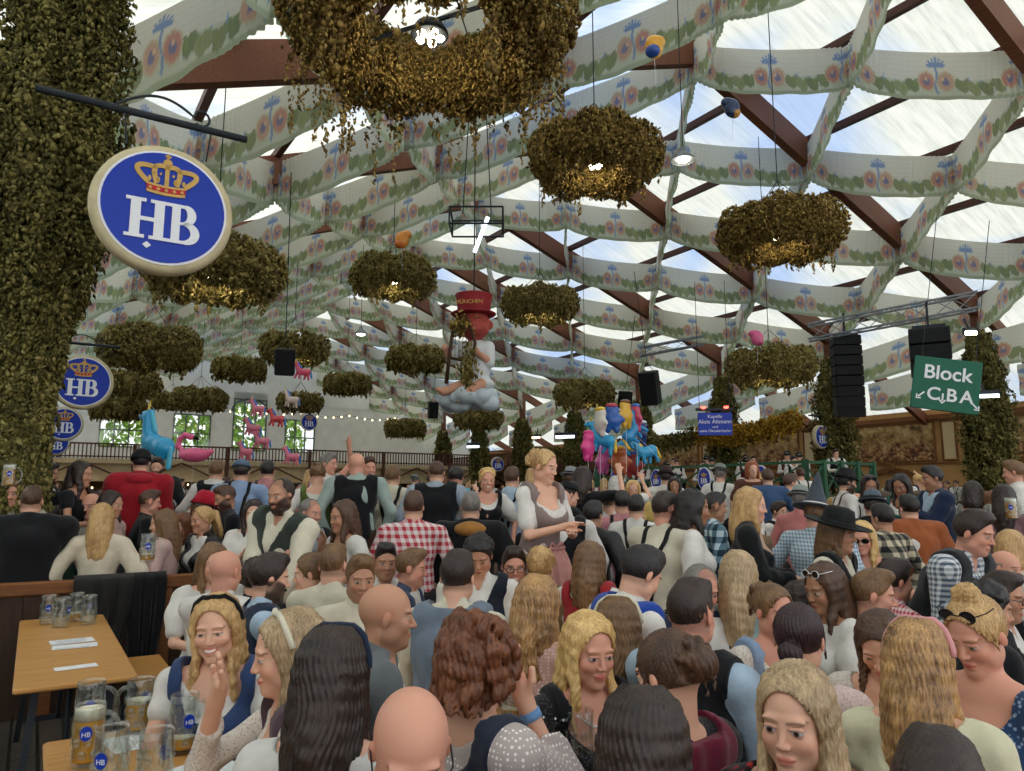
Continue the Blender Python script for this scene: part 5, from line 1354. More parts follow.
# ------------------------------------------------------------------ people, nearest first
C = cloth
WH = C('plain', '#dddad2'); CRM = C('plain', '#d9d3bd'); LB = C('plain', '#a9bfd2'); BLK = C('plain', '#17181b'); NAVY = C('plain', '#1f2a40'); GREY = C('plain', '#63696c')
LACE = C('lace', '#d6cfc4', '#b9a99b'); BRL = C('leather', '#4a3324'); BLKL = C('leather', '#16161a'); DEN = C('plain', '#3c5478'); OLV = C('plain', '#4d4f34'); ROSE = C('plain', '#c98f90')
FW, SB = cloth('plain', '#e8e6df'), M_BLACK
def pp(px, py, hp, label, **kw): return person(px, py, hp, label=label, **kw)
NEAR = [
 (412, 683, 98, 'bald man with thin glasses at the bottom, looking down', dict(Z=1.62, yaw=6, sex='m', hair='none', skin='pink', pitch=26, top=('jacket', NAVY), arms='down', extras=('glasses',), bald_tone=1, lean=8)),
 (335, 618, 88, 'woman with long straight black hair and navy velvet headband, seen from behind', dict(Z=1.95, yaw=160, hair='long', hc='dark', hlen=.42, top=('blouse', C('plain', '#d8d6cf')), sleeves='cap', extras=(('headband', NAVY),), arms='down', armL=(-.16, .16, .33, 1))),
 (484, 606, 86, 'woman with curly auburn hair raising her hand to her forehead', dict(Z=2.15, yaw=128, hair='curly', hc='auburn', hlen=.12, top=('dirndl', C('plain', '#2b3140'), C('plain', '#2b3140')), under=C('dots', '#b3a7a3', '#ece6e2'), sleeves='loose', armR=(.02, .14, .50, 1), extras=('hands', ('wristband', C('plain', '#6f9ccc'), 1)), curl=.6)),
 (642, 676, 98, 'woman with smooth dark brown hair at the bottom centre, back of head', dict(Z=1.6, yaw=172, hair='long', hc='dark', hlen=.34, top=('dirndl', C('plain', '#14372c'), BLK), under=BLK, arms='down')),
 (668, 622, 78, 'woman with messy brown updo, burgundy vest and black lace sleeves', dict(Z=2.15, yaw=-128, hair='updo', hc='brown', skin='fair', top=('vest', C('plain', '#6e1a34')), under=C('lace', '#141416', '#3a3438'), bottom=('skirt', BLK), pitch=12)),
 (589, 608, 66, 'blonde woman with pearl necklace and black neckline facing the camera', dict(Z=2.72, yaw=30, hair='wavy', hc='gold', hlen=.34, skin='pink', top=('dirndl', BLK, BLK), under=C('lace', '#1a1a1c', '#4a4446'), sleeves='long', neck=.30, pitch=10, smile=.3, extras=('necklace',), armL=(-.1, .3, .05, 1), armR=(.12, .3, .05, 1))),
 (538, 570, 58, 'woman with long wavy honey hair in sheer dotted blouse, turned away', dict(Z=3.28, yaw=150, hair='wavy', hc='balayage', hlen=.36, top=('blouse', C('dots', '#c79f94', '#e3ccc4')), sleeves='long', bottom=('skirt', BLK), arms='down', lean=8)),
 (617, 592, 56, 'girl with straight brown hair and cream headband from behind', dict(Z=3.1, yaw=172, hair='long', hc='mid', hlen=.3, top=('blouse', BLK), extras=(('headband', CRM),))),
 (690, 574, 60, 'man with dark undercut hair in black vest and pale blue shirt, from behind', dict(Z=2.8, yaw=150, sex='m', hair='fade', hc='dark', skin='pink', top=('vest', BLK), under=LB, arms='front')),
 (640, 541, 48, 'person in royal blue vest and white shirt bending over the table', dict(Z=3.45, yaw=125, sex='m', hair='short', hc='black', top=('vest', C('plain', '#2347a0')), under=WH, lean=34, pitch=30, arms='front')),
 (797, 597, 62, 'woman with purplish dark low ponytail bun in white lace blouse', dict(Z=2.7, yaw=165, hair='lowbun', hc='burg', top=('blouse', C('lace', '#d9c4bd', '#c2a39c')), sleeves='long', arms='front')),
 (792, 657, 86, 'blonde woman with long straight hair in black dress with red flowers', dict(Z=1.88, yaw=-20, hair='long', hc='ash', hlen=.42, skin='fair', pitch=6, top=('dress', C('floral', '#18161a', '#b02a2a')), sleeves='short', neck=.36, arms='down')),
 (915, 612, 72, 'woman with long blonde highlighted hair and pink headband in cream ruffled blouse', dict(Z=2.3, yaw=166, hair='half', hc='balayage', hlen=.46, top=('blouse', C('plain', '#d8d4b4')), sleeves='cap', extras=(('headband', C('plain', '#d79a9c')),), arms='front', lean=10)),
 (878, 607, 52, 'brunette woman in white lace top bowing over her hands', dict(Z=3.05, yaw=-12, hair='half', hc='brown', hlen=.3, pitch=34, lean=16, top=('blouse', LACE), sleeves='short', neck=.33, arms='front')),
 (972, 588, 68, 'woman with blonde bun and sunglasses on her head in blue patterned dress', dict(Z=2.5, yaw=-32, hair='bun', hc='blond', skin='pink', pitch=24, top=('dress', C('print', '#2b4468', '#92a8c4')), sleeves='short', neck=.32, extras=(('glasses_up', M_BLACK),), arms='front')),
 (935, 724, 100, 'dark tousled head at the bottom right corner, seen from behind', dict(Z=1.45, yaw=176, sex='m', hair='short', hc='dark', top=('shirt', BLK), arms='down')),
 (772, 579, 48, 'woman in light blue dirndl and white lace sleeves looking right', dict(Z=3.5, yaw=42, hair='updo', hc='mid', skin='pink', top=('dirndl', C('plain', '#8fa6c4'), C('plain', '#8fa6c4')), under=LACE, sleeves='long', arms='front', smile=.3, lips='#b04848')),
 (219, 590, 67, 'laughing young woman with wavy blonde hair, dark headband and blue bodice', dict(Z=2.95, yaw=-14, hyaw=-4, hair='wavy', hc='blond', hlen=.34, skin='fair', smile=1, pitch=6, roll=4, top=('dirndl', C('plain', '#33466e'), C('plain', '#33466e')), under=WH, sleeves='cap', extras=(('headband', BLK), 'hands'), armL=(-.16, .34, .12, 1), armR=(.04, .30, .16, 1), curl=.2)),
 (288, 604, 74, 'blonde woman with cream headband holding her forehead, white lace blouse', dict(Z=2.38, yaw=-82, hair='shoulder', hc='ash', skin='fair', pitch=10, top=('dirndl', C('plain', '#5b4a52'), C('plain', '#5b4a52')), under=LACE, sleeves='long', armR=(.05, .20, .50, 1), armL=(-.05, .36, .04, 1), extras=(('headband', CRM), 'hands'), curl=.3)),
 (388, 580, 62, 'bald man in grey jacket seen in profile looking right', dict(Z=2.85, yaw=92, sex='m', hair='none', hc='grey', skin='mid', bald_tone=1, top=('jacket', GREY), pitch=4, beard='stubble')),
 (458, 547, 42, 'dark haired man in blue-grey vest with white sleeves, from behind', dict(Z=3.7, yaw=160, sex='m', hair='short', hc='dark', top=('vest', C('plain', '#73808f')), under=CRM, lean=16, arms='front', twist=0)),
 (361, 552, 40, 'man with short beard in white shirt looking at the camera', dict(Z=4.2, yaw=12, sex='m', hair='short', hc='mid', skin='mid', beard='stubble', top=('shirt', CRM))),
 (334, 541, 38, 'man with light brown hair in white shirt from behind', dict(Z=4.5, yaw=155, sex='m', hair='fade', hc='mid', top=('shirt', CRM))),
 (271, 550, 44, 'man with dark hair and beard in navy vest in profile', dict(Z=3.95, yaw=100, sex='m', hair='short', hc='dark', beard='full', top=('vest', NAVY), under=LB, extras=('beard',))),
 (311, 549, 36, 'woman with brown hair resting her chin on her hand', dict(Z=4.6, yaw=-95, hair='pony', hc='mid', hlen=.2, top=('blouse', C('plain', '#b9a58c')), sleeves='short', armL=(-.03, .2, .37, 1))),
 (292, 534, 32, 'balding man with glasses in pale shirt', dict(Z=5.3, yaw=-22, sex='m', hair='receding', hc='brown', skin='pink', top=('shirt', C('plain', '#cfc4a8')), extras=('glasses',))),
 (227, 548, 38, 'man with shaved head in white shirt seen from behind at left', dict(Z=4.3, yaw=140, sex='m', hair='none', skin='pink', top=('shirt', WH), bald_tone=1)),
 (214, 541, 28, 'woman with brown hair half hidden behind the shaved man', dict(Z=5.0, yaw=20, hair='half', hc='mid', top=('blouse', WH))),
 (258, 556, 30, 'dark curly-haired person in a dark jumper behind the laughing woman', dict(Z=4.9, yaw=150, sex='m', hair='curlyshort', hc='dark', top=('shirt', BLK))),
 (386, 540, 33, 'young man with short dark hair in dark vest staring at the camera', dict(Z=5.2, yaw=8, sex='m', hair='fade', hc='black', skin='mid', top=('vest', C('plain', '#3a4146')), under=WH)),
 (412, 546, 34, 'brown-haired youth in navy jacket in profile looking right', dict(Z=5.0, yaw=82, sex='m', hair='quiff', hc='mid', skin='pink', top=('jacket', C('plain', '#2d3c58')))),
 (479, 532, 36, 'curly-haired young man in dark vest with a red flower looking down', dict(Z=4.75, yaw=-4, sex='m', hair='curlyshort', hc='black', skin='mid', pitch=28, top=('vest', C('plain', '#1d2530')), under=WH, arms='front', extras=('rose',))),
 (514, 544, 34, 'young man with glasses in brown waistcoat and open white shirt', dict(Z=5.0, yaw=6, sex='m', hair='short', hc='dark', skin='pink', smile=.6, top=('jacket', C('plain', '#5c5142')), extras=('glasses',))),
 (541, 545, 34, 'fair curly-haired boy seen from behind', dict(Z=5.0, yaw=155, sex='m', hair='curlyshort', hc='blond', top=('jacket', C('plain', '#8a7654')))),
 (453, 537, 26, 'small brown-haired head behind the blue-grey vest man', dict(Z=6.3, yaw=20, hair='bun', hc='mid', top=('blouse', C('plain', '#b08a70')))),
 (414, 489, 28, 'man in red and white checked shirt standing with his back turned', dict(Z=6.0, yaw=172, pose='stand', sex='m', hair='short', hc='brown', top=('shirt', C('gingham', '#e0d4d2', '#ae2c3a')), build=1.08)),
 (471, 490, 26, 'grey-haired man in black hooded jacket lined in ochre', dict(Z=6.3, yaw=178, pose='stand', sex='m', hair='short', hc='grey', top=('hoodie', BLK, C('plain', '#a8763a')), build=1.1)),
 (343, 498, 30, 'brunette in white top leaning her face on her hand', dict(Z=5.8, yaw=-60, pose='stand', hair='half', hc='brown', skin='mid', hlen=.26, top=('blouse', WH), sleeves='cap', neck=.3, armR=(.03, .17, .40, 1))),
 (311, 496, 27, 'laughing man in black jacket and grey shirt behind the vest man', dict(Z=6.4, yaw=48, pose='stand', sex='m', hair='receding', hc='grey', skin='pink', smile=1, top=('jacket', BLK), under=C('plain', '#8d949c'))),
 (282, 475, 33, 'bearded balding man in dark green vest leaning to the left', dict(Z=5.3, yaw=-42, pose='stand', sex='m', hair='receding', hc='dark', skin='mid', beard='full', side=-8, lean=14, top=('vest', C('plain', '#39403a')), under=CRM, build=1.15, extras=('beard',), armR=(-.15, .45, .0, 1), armL=(-.3, .4, .05, 1))),
 (163, 508, 31, 'woman with long brown hair in pale pink sweater in profile', dict(Z=6.7, yaw=-98, pose='stand', hair='half', hc='mid', hlen=.34, skin='fair', top=('shirt', C('plain', '#c9a9a2')), smile=.5, arms='front')),
 (203, 504, 31, 'blonde woman in black leather jacket and white scarf', dict(Z=6.85, yaw=-62, pose='stand', hair='pony', hc='blond', skin='mid', hlen=.2, top=('jacket', BLKL), under=WH, smile=.4)),
 (182, 512, 27, 'woman with reddish brown hair in cream blouse behind the leather jacket', dict(Z=7.3, yaw=-50, pose='stand', hair='wavy', hc='auburn', top=('blouse', CRM))),
 (103, 502, 36, 'woman with long blonde hair in loose white blouse leaning on the partition', dict(Z=6.35, yaw=172, pose='stand', hair='long', hc='blond', hlen=.36, top=('shirt', C('plain', '#d8cdb6')), sleeves='loose', build=1.0, arms='down')),
 (33, 484, 31, 'broad man in black suit with back turned at the left edge', dict(Z=6.15, yaw=174, pose='stand', sex='m', hair='fade', hc='brown', top=('jacket', BLK), build=1.32, arms='front')),
 (83, 460, 26, 'woman with long dark curly hair in black sleeveless dress', dict(Z=7.2, yaw=60, pose='bench', hair='wavy', hc='dark', hlen=.36, skin='mid', top=('dress', BLK, C('plain', '#1f3a30')), neck=.36, arms='front')),
 (78, 465, 22, 'dark-haired woman looking over the shoulder of the one in black', dict(Z=7.9, yaw=10, pose='bench', hair='half', hc='dark', top=('dress', C('plain', '#26262c')))),
 (50, 460, 20, 'smiling bearded man in dark coat beside the huge hop column', dict(Z=8.4, yaw=70, pose='stand', sex='m', hair='short', hc='black', skin='mid', beard='full', smile=.5, top=('jacket', C('plain', '#252b30')))),
 (30, 463, 18, 'person in black flat hat beside the huge hop column', dict(Z=9.0, yaw=40, pose='stand', sex='m', hair='short', hc='dark', top=('jacket', BLK), extras=(('hat', M_BLACK, 'small'),))),
 (19, 477, 27, 'fair-haired man drinking from a beer mug at the far left', dict(Z=6.8, yaw=-40, pose='stand', sex='m', hair='short', hc='mid', skin='pink', top=('shirt', C('plain', '#b6b0a4')), arms='phone')),
 (92, 492, 25, 'bald man behind the blonde woman in white blouse', dict(Z=7.2, yaw=-30, pose='stand', sex='m', hair='none', skin='pink', top=('jacket', C('plain', '#4a4d52')))),
 (113, 489, 27, 'dark-haired woman in pink shawl in profile near the partition', dict(Z=7.0, yaw=60, pose='stand', hair='half', hc='dark', skin='mid', top=('shirt', C('plain', '#c2a29a')))),
 (58, 505, 22, 'dark brown hair of a guest hidden behind the black suit', dict(Z=7.5, yaw=170, pose='stand', hair='shoulder', hc='dark', top=('jacket', NAVY))),
 (142, 449, 22, 'man in bright red hooded sweatshirt and black beanie from behind', dict(Z=7.9, yaw=178, pose='bench', sex='m', hair='short', hc='black', top=('hoodie', C('plain', '#a5202c')), extras=(('hat', M_BLACK, 'beanie'),), build=1.15, arms='front')),
 (158, 456, 17, 'bearded man in dark jacket beneath the blue horse balloon', dict(Z=9.5, yaw=-10, pose='bench', sex='m', hair='short', hc='dark', beard='full', top=('jacket', C('plain', '#24282c')))),
 (151, 488, 24, 'man with shaved sides in black t-shirt looking right', dict(Z=7.6, yaw=95, pose='stand', sex='m', hair='fade', hc='brown', skin='pink', top=('tee', BLK))),
 (226, 483, 25, 'bearded man in black t-shirt with folded arms', dict(Z=7.3, yaw=-75, pose='stand', sex='m', hair='fade', hc='brown', skin='mid', beard='full', pitch=20, top=('tee', C('plain', '#15181e')), arms='front')),
 (206, 494, 20, 'woman wearing a bright red round hat', dict(Z=7.7, yaw=120, pose='stand', hair='half', hc='brown', top=('blouse', C('plain', '#c9c2b0')), extras=(('hat', C('plain', '#b01c30'), 'round'),))),
 (242, 459, 20, 'man in light blue shirt with crossed dark braces and cap', dict(Z=8.0, yaw=172, pose='bench', sex='m', hair='short', hc='dark', top=('shirt', C('plain', '#8ea6c6')), extras=(('suspenders', M_BLACK), ('hat', C('plain', '#5a6f88'), 'cap')), bottom=('t', BRL), build=1.1)),
 (217, 459, 18, 'man in black vest and white shirt left of the blue shirt man', dict(Z=8.6, yaw=165, pose='bench', sex='m', hair='short', hc='mid', top=('vest', BLK), bottom=('t', BRL))),
 (254, 498, 22, 'woman hiding her face behind a dark phone', dict(Z=6.9, yaw=0, pose='stand', hair='half', hc='dark', top=('blouse', WH), arms='phone')),
 (268, 459, 18, 'person in pink shirt with a brown strap from behind', dict(Z=8.6, yaw=170, pose='bench', sex='m', hair='short', hc='black', top=('shirt', C('plain', '#c4898a')), extras=(('suspenders', BRL),))),
 (318, 461, 20, 'woman in olive green dirndl vest with white sleeves from behind', dict(Z=7.6, yaw=178, pose='bench', hair='updo', hc='mid', top=('dirndl', C('plain', '#5b6a36'), C('plain', '#4e5f34')), under=WH, sleeves='short')),
 (329, 451, 19, 'man in white shirt raising his arm high', dict(Z=8.4, yaw=60, pose='bench', sex='m', hair='short', hc='grey', skin='pink', top=('shirt', WH), armL=(-.2, .12, .85, 1))),
 (357, 452, 21, 'bald man in black vest and leather trousers from behind', dict(Z=7.5, yaw=178, pose='bench', sex='m', hair='none', skin='pink', top=('vest', BLK), under=C('plain', '#9fb0a8'), bottom=('t', BRL), build=1.15)),
 (369, 455, 18, 'smiling man in white shirt with braces beside the bald man', dict(Z=8.6, yaw=20, pose='bench', sex='m', hair='short', hc='brown', skin='pink', smile=.8, top=('shirt', WH), extras=(('suspenders', M_BLACK),))),
 (393, 464, 19, 'man in white shirt, dark braces and brown leather trousers from behind', dict(Z=8.0, yaw=165, pose='bench', sex='m', hair='short', hc='mid', top=('shirt', CRM), extras=(('suspenders', M_BLACK),), bottom=('t', BRL), build=1.1)),
 (437, 459, 20, 'large man in black vest over light blue sleeves from behind', dict(Z=7.7, yaw=172, pose='bench', sex='m', hair='receding', hc='brown', top=('vest', BLK), under=C('plain', '#9aa8b4'), build=1.2)),
 (456, 465, 19, 'woman in bright sky blue dirndl with dark shoulder strap', dict(Z=7.9, yaw=165, pose='bench', hair='updo', hc='black', skin='pink', top=('dirndl', C('plain', '#6fb8cc'), C('skirt', '#5aa8c0', '#7cc4d6')), under=C('plain', '#a9ccd6'), sleeves='cap', extras=('strap',), arms='hips')),
 (487, 467, 19, 'woman with braided blonde crown, white blouse and black corset', dict(Z=7.8, yaw=12, pose='bench', hair='braid', hc='gold', skin='pink', smile=.6, top=('dirndl', BLK, C('plain', '#6f5a48')), under=WH, sleeves='puff')),
 (512, 466, 18, 'man in pale blue shirt and dark braces beside the dirndl woman', dict(Z=8.2, yaw=155, pose='bench', sex='m', hair='short', hc='brown', top=('shirt', LB), extras=(('suspenders', M_BLACK),))),
 (544, 447, 33, 'tall woman in mauve dirndl with pink apron standing on a bench', dict(Z=5.3, yaw=42, pose='bench', hyaw=22, hair='updo', hc='blond', skin='fair', pitch=14, top=('dirndl', C('plain', '#8b7b76'), C('skirt', '#8d7c78', '#b5a294', '#d6c8b4')), under=WH, sleeves='short', arms='phone', armL=(-.05, .26, .16, 1), armR=(.03, .27, .2, 1), neck=.30, extras=(('apron', C('plain', '#c58f88')), 'hands'), lod=1)),
 (571, 469, 17, 'man in grey hat, white shirt and braces', dict(Z=9.2, yaw=150, pose='bench', sex='m', hair='short', hc='brown', top=('shirt', WH), extras=(('hat', C('plain', '#8b8d8e'), 'small'), ('suspenders', M_BLACK)))),
 (583, 466, 20, 'woman with long dark hair lifting one arm', dict(Z=8.0, yaw=150, pose='bench', hair='long', hc='dark', top=('blouse', BLK), sleeves='short', armR=(.35, .15, .72, 1))),
 (569, 480, 19, 'person in black cap holding a phone up', dict(Z=7.6, yaw=110, pose='stand', sex='m', hair='short', hc='black', top=('jacket', BLK), arms='phone', extras=(('hat', M_BLACK, 'cap'),))),
 (593, 499, 24, 'dark-haired man in black leather jacket from behind', dict(Z=6.6, yaw=150, pose='stand', sex='m', hair='short', hc='black', skin='mid', top=('jacket', BLKL))),
 (562, 488, 24, 'man in black vest and white shirt right behind the dirndl woman', dict(Z=6.4, yaw=175, pose='stand', sex='m', hair='none', skin='pink', top=('vest', BLK), build=1.1)),
 (609, 489, 18, 'brown-haired guest in pale shirt below the raised arm', dict(Z=8.2, yaw=175, pose='stand', sex='m', hair='short', hc='mid', top=('shirt', WH))),
 (622, 489, 20, 'dark-haired man in pink shirt with braces from behind', dict(Z=7.6, yaw=175, pose='stand', sex='m', hair='short', hc='black', top=('shirt', C('plain', '#cf9096')), extras=(('suspenders', M_BLACK),))),
 (636, 493, 20, 'black-haired man in white shirt with braces behind the large braces man', dict(Z=7.3, yaw=170, pose='stand', sex='m', hair='short', hc='black', top=('shirt', WH), extras=(('suspenders', M_BLACK),))),
 (652, 536, 17, 'dark bun of a guest in front of the white shirt', dict(Z=6.2, yaw=170, hair='bun', hc='dark', pose='sit', top=('blouse', GREY))),
 (664, 489, 32, 'large man in cream shirt with wide black braces, back to the camera', dict(Z=5.3, yaw=142, pose='stand', sex='m', hair='fade', hc='dark', skin='pink', beard='full', top=('shirt', CRM), extras=(('suspenders', M_BLACK), 'beard'), build=1.15, arms='front')),
 (694, 487, 34, 'woman with long black hair and white puffed sleeves in profile', dict(Z=5.2, yaw=95, pose='stand', hair='long', hc='black', skin='tan', hlen=.26, top=('blouse', WH), sleeves='puff', smile=.4)),
 (714, 490, 26, 'man in teal and white checked shirt looking right', dict(Z=6.4, yaw=105, pose='stand', sex='m', hair='fade', hc='black', skin='tan', top=('shirt', C('plaid', '#b9cdd2', '#1c3140', '#56717f')))),
 (751, 485, 32, 'woman with long fair hair and black cardigan looking right', dict(Z=5.3, yaw=88, pose='stand', hair='long', hc='blond', hlen=.26, skin='fair', top=('blazer', BLK), under=C('plain', '#c9a890'), arms='front')),
 (738, 548, 42, 'woman with long straight ash-blonde hair from behind, mint top', dict(Z=4.0, yaw=168, hair='long', hc='ash', hlen=.42, top=('blouse', C('plain', '#9db4b6')), sleeves='long')),
 (700, 560, 36, 'grey-haired man in navy jacket leaning behind the undercut man', dict(Z=3.9, yaw=30, sex='m', hair='receding', hc='grey', skin='pink', pitch=20, top=('jacket', C('plain', '#232c3e')))),
 (590, 539, 33, 'girl with long brown hair in red bodice and white puffed sleeves', dict(Z=4.8, yaw=158, hair='long', hc='mid', hlen=.30, top=('dirndl', C('plain', '#a02c30'), C('plain', '#a02c30')), under=WH)),
 (815, 497, 26, 'man in tall pointed grey felt hat and fine checked shirt', dict(Z=6.0, yaw=150, pose='stand', sex='m', hair='short', hc='mid', skin='pink', top=('shirt', C('fine', '#c8d2d8', '#6f8ba0')), build=1.2, extras=(('hat', C('plain', '#454c55'), 'cone', WH),), armL=(-.5, .2, .1, 1))),
 (838, 512, 34, 'long-haired man in wide black hat, black vest and white sleeves', dict(Z=4.9, yaw=72, pose='stand', sex='m', hair='long', hc='mid', hlen=.2, skin='mid', lean=10, top=('vest', BLK), under=CRM, extras=(('hat', M_BLACK, 'brim'),), build=1.05)),
 (861, 521, 30, 'blonde woman in dark sunglasses behind the black hat', dict(Z=5.8, yaw=-8, pose='stand', hair='long', hc='gold', hlen=.3, skin='pink', top=('dress', C('plain', '#2a2628')), extras=('sunglasses',))),
 (872, 492, 20, 'guest in blue-grey felt hat and dark coat', dict(Z=7.4, yaw=178, pose='stand', sex='m', hair='short', hc='dark', top=('jacket', BLK), extras=(('hat', C('plain', '#55636f'), 'small'),), build=1.1)),
 (881, 502, 25, 'dark-haired man in black and cream plaid shirt', dict(Z=6.6, yaw=-130, pose='stand', sex='m', hair='short', hc='black', skin='mid', top=('shirt', C('plaid', '#c2b79c', '#191a1c', '#6c675a')))),
 (908, 493, 23, 'person in rust orange jacket with black strap', dict(Z=7.0, yaw=-150, pose='stand', sex='m', hair='short', hc='black', top=('jacket', C('plain', '#9a5630')), extras=('strap',), build=1.15)),
 (931, 465, 22, 'man in navy quilted jacket looking left over his phone', dict(Z=7.6, yaw=-65, pose='bench', sex='m', hair='short', hc='black', skin='tan', top=('jacket', C('plain', '#1f2b45')), under=LB, arms='phone', smile=.4)),
 (900, 474, 20, 'dark-haired woman in green dirndl and white blouse', dict(Z=8.2, yaw=-20, pose='bench', hair='half', hc='black', skin='tan', top=('dirndl', C('plain', '#2c5a4c'), BLK), pitch=20)),
 (869, 475, 20, 'woman with sunglasses on her head in white blouse beside the hop column', dict(Z=8.4, yaw=15, pose='bench', hair='half', hc='dark', skin='tan', top=('blouse', WH), extras=('glasses_up',))),
 (846, 471, 19, 'man in black flat hat and white shirt with brown braces', dict(Z=8.4, yaw=110, pose='bench', sex='m', hair='short', hc='black', top=('shirt', WH), beard='full', extras=(('hat', M_BLACK, 'small'), ('suspenders', BRL)))),
 (972, 507, 42, 'man in black vest and fine checked sleeves leaning to the right', dict(Z=4.25, yaw=70, pose='stand', sex='m', hair='short', hc='dark', skin='pink', lean=30, pitch=16, top=('vest', C('plain', '#24272a')), under=C('fine', '#cfd2d4', '#4c5a68'), build=1.15, arms='front')),
 (1004, 547, 28, 'elderly bald man with grey hair rim at the right', dict(Z=5.4, yaw=60, sex='m', hair='fringe', hc='grey', skin='pink', top=('shirt', C('plain', '#b7b2a6')))),
 (1000, 568, 46, 'man with short dark hair and glasses at the right edge', dict(Z=3.9, yaw=75, sex='m', hair='fade', hc='dark', skin='mid', top=('vest', BLK), extras=('glasses',), beard='stubble')),
 (1010, 528, 28, 'fair curly-haired guest at the right edge', dict(Z=5.6, yaw=160, hair='shoulder', hc='blond', pose='sit', top=('blouse', WH))),
 (1012, 459, 22, 'man with brown hair in profile at the right edge', dict(Z=8.0, yaw=-90, pose='bench', sex='m', hair='short', hc='mid', skin='pink', top=('shirt', WH))),
 (1003, 483, 24, 'woman with very long dark hair near the right hop column', dict(Z=7.0, yaw=170, pose='stand', hair='long', hc='dark', hlen=.42, top=('blouse', C('plain', '#8a6a6c')))),
 (972, 480, 20, 'dark-haired woman in patterned vest and white sleeves at right', dict(Z=8.2, yaw=172, pose='stand', hair='shoulder', hc='dark', top=('dirndl', C('print', '#6f7266', '#b5b5a4'), BLK))),
 (872, 566, 44, 'brown-haired man in grey knit sweater looking right', dict(Z=3.85, yaw=92, sex='m', hair='quiff', hc='mid', skin='pink', top=('shirt', C('print', '#878b89', '#a2a5a3')), beard='stubble')),
 (893, 556, 36, 'dark-haired man in red fine-checked shirt', dict(Z=4.5, yaw=120, sex='m', hair='short', hc='dark', skin='pink', top=('shirt', C('fine', '#d9c8c6', '#b0303c')))),
 (822, 560, 42, 'woman with long brown hair and white sunglasses on her head', dict(Z=3.9, yaw=-48, hair='half', hc='brown', hlen=.32, skin='tan', top=('blouse', WH), sleeves='puff', extras=(('glasses_up', M_WHITE),), pitch=14)),
 (799, 578, 34, 'dark wavy-haired woman behind the purplish bun', dict(Z=4.2, yaw=-140, hair='wavy', hc='dark', hlen=.24, top=('blouse', BLK))),
 (957, 570, 38, 'fair-haired woman with hair clip turned away at right', dict(Z=4.3, yaw=165, hair='updo', hc='blond', top=('blouse', C('plain', '#9a9488')))),
 (985, 578, 44, 'black-haired man in dark jacket beside the bun woman', dict(Z=3.6, yaw=110, sex='m', hair='curlyshort', hc='black', skin='mid', top=('jacket', BLK))),
 (762, 536, 26, 'person in pink checked shirt behind the woman in black cardigan', dict(Z=6.4, yaw=150, pose='stand', sex='m', hair='short', hc='mid', top=('shirt', C('gingham', '#cfa8a8', '#a8545a', sc=1.4)))),
 (800, 487, 18, 'guest in pale grey felt hat beside the pointed hat', dict(Z=8.0, yaw=160, pose='stand', sex='m', hair='short', hc='grey', top=('shirt', C('plain', '#c47c78')), extras=(('hat', C('plain', '#8f9690'), 'small'),))),
 (720, 465, 15, 'man in grey hat and white braces shirt before the bandstand', dict(Z=11, yaw=160, pose='bench', sex='m', hair='short', hc='grey', top=('shirt', WH), extras=(('hat', C('plain', '#7f827c'), 'small'), ('suspenders', M_BLACK)))),
 (666, 468, 15, 'man in dark brown hat and white shirt before the bandstand', dict(Z=10.5, yaw=160, pose='bench', sex='m', hair='short', hc='dark', top=('shirt', WH), extras=(('hat', C('plain', '#3a2420'), 'small'),))),
 (674, 476, 16, 'dark-haired woman looking back in front of the bandstand', dict(Z=10.2, yaw=0, pose='stand', hair='half', hc='black', skin='tan', top=('blouse', BLK))),
 (790, 473, 15, 'man in cream shirt left of the pointed felt hat', dict(Z=10.5, yaw=120, pose='bench', sex='m', hair='short', hc='brown', top=('shirt', CRM))),
 (633, 479, 15, 'fair-haired child-like guest in yellow top facing the camera', dict(Z=10, yaw=5, pose='stand', hair='shoulder', hc='gold', top=('blouse', C('plain', '#cdb26a')))),
 (616, 476, 15, 'woman with white headscarf raising an arm with a phone', dict(Z=9.6, yaw=170, pose='bench', hair='shoulder', hc='white', top=('blouse', WH), sleeves='short', armR=(.3, .2, .75, 1))),
 (752, 460, 15, 'woman with auburn hair before the bandstand railing', dict(Z=10.8, yaw=20, pose='bench', hair='shoulder', hc='red', top=('blouse', C('plain', '#5c3a2c')))),
 (767, 468, 15, 'man in denim blue jacket before the bandstand railing', dict(Z=10.4, yaw=-160, pose='bench', sex='m', hair='short', hc='brown', top=('jacket', DEN))),
]
PEOPLE = []
for (px, py, hp, lab, kw) in NEAR:
    PEOPLE.append(person(px, py, hp, label=lab, **kw)[0])
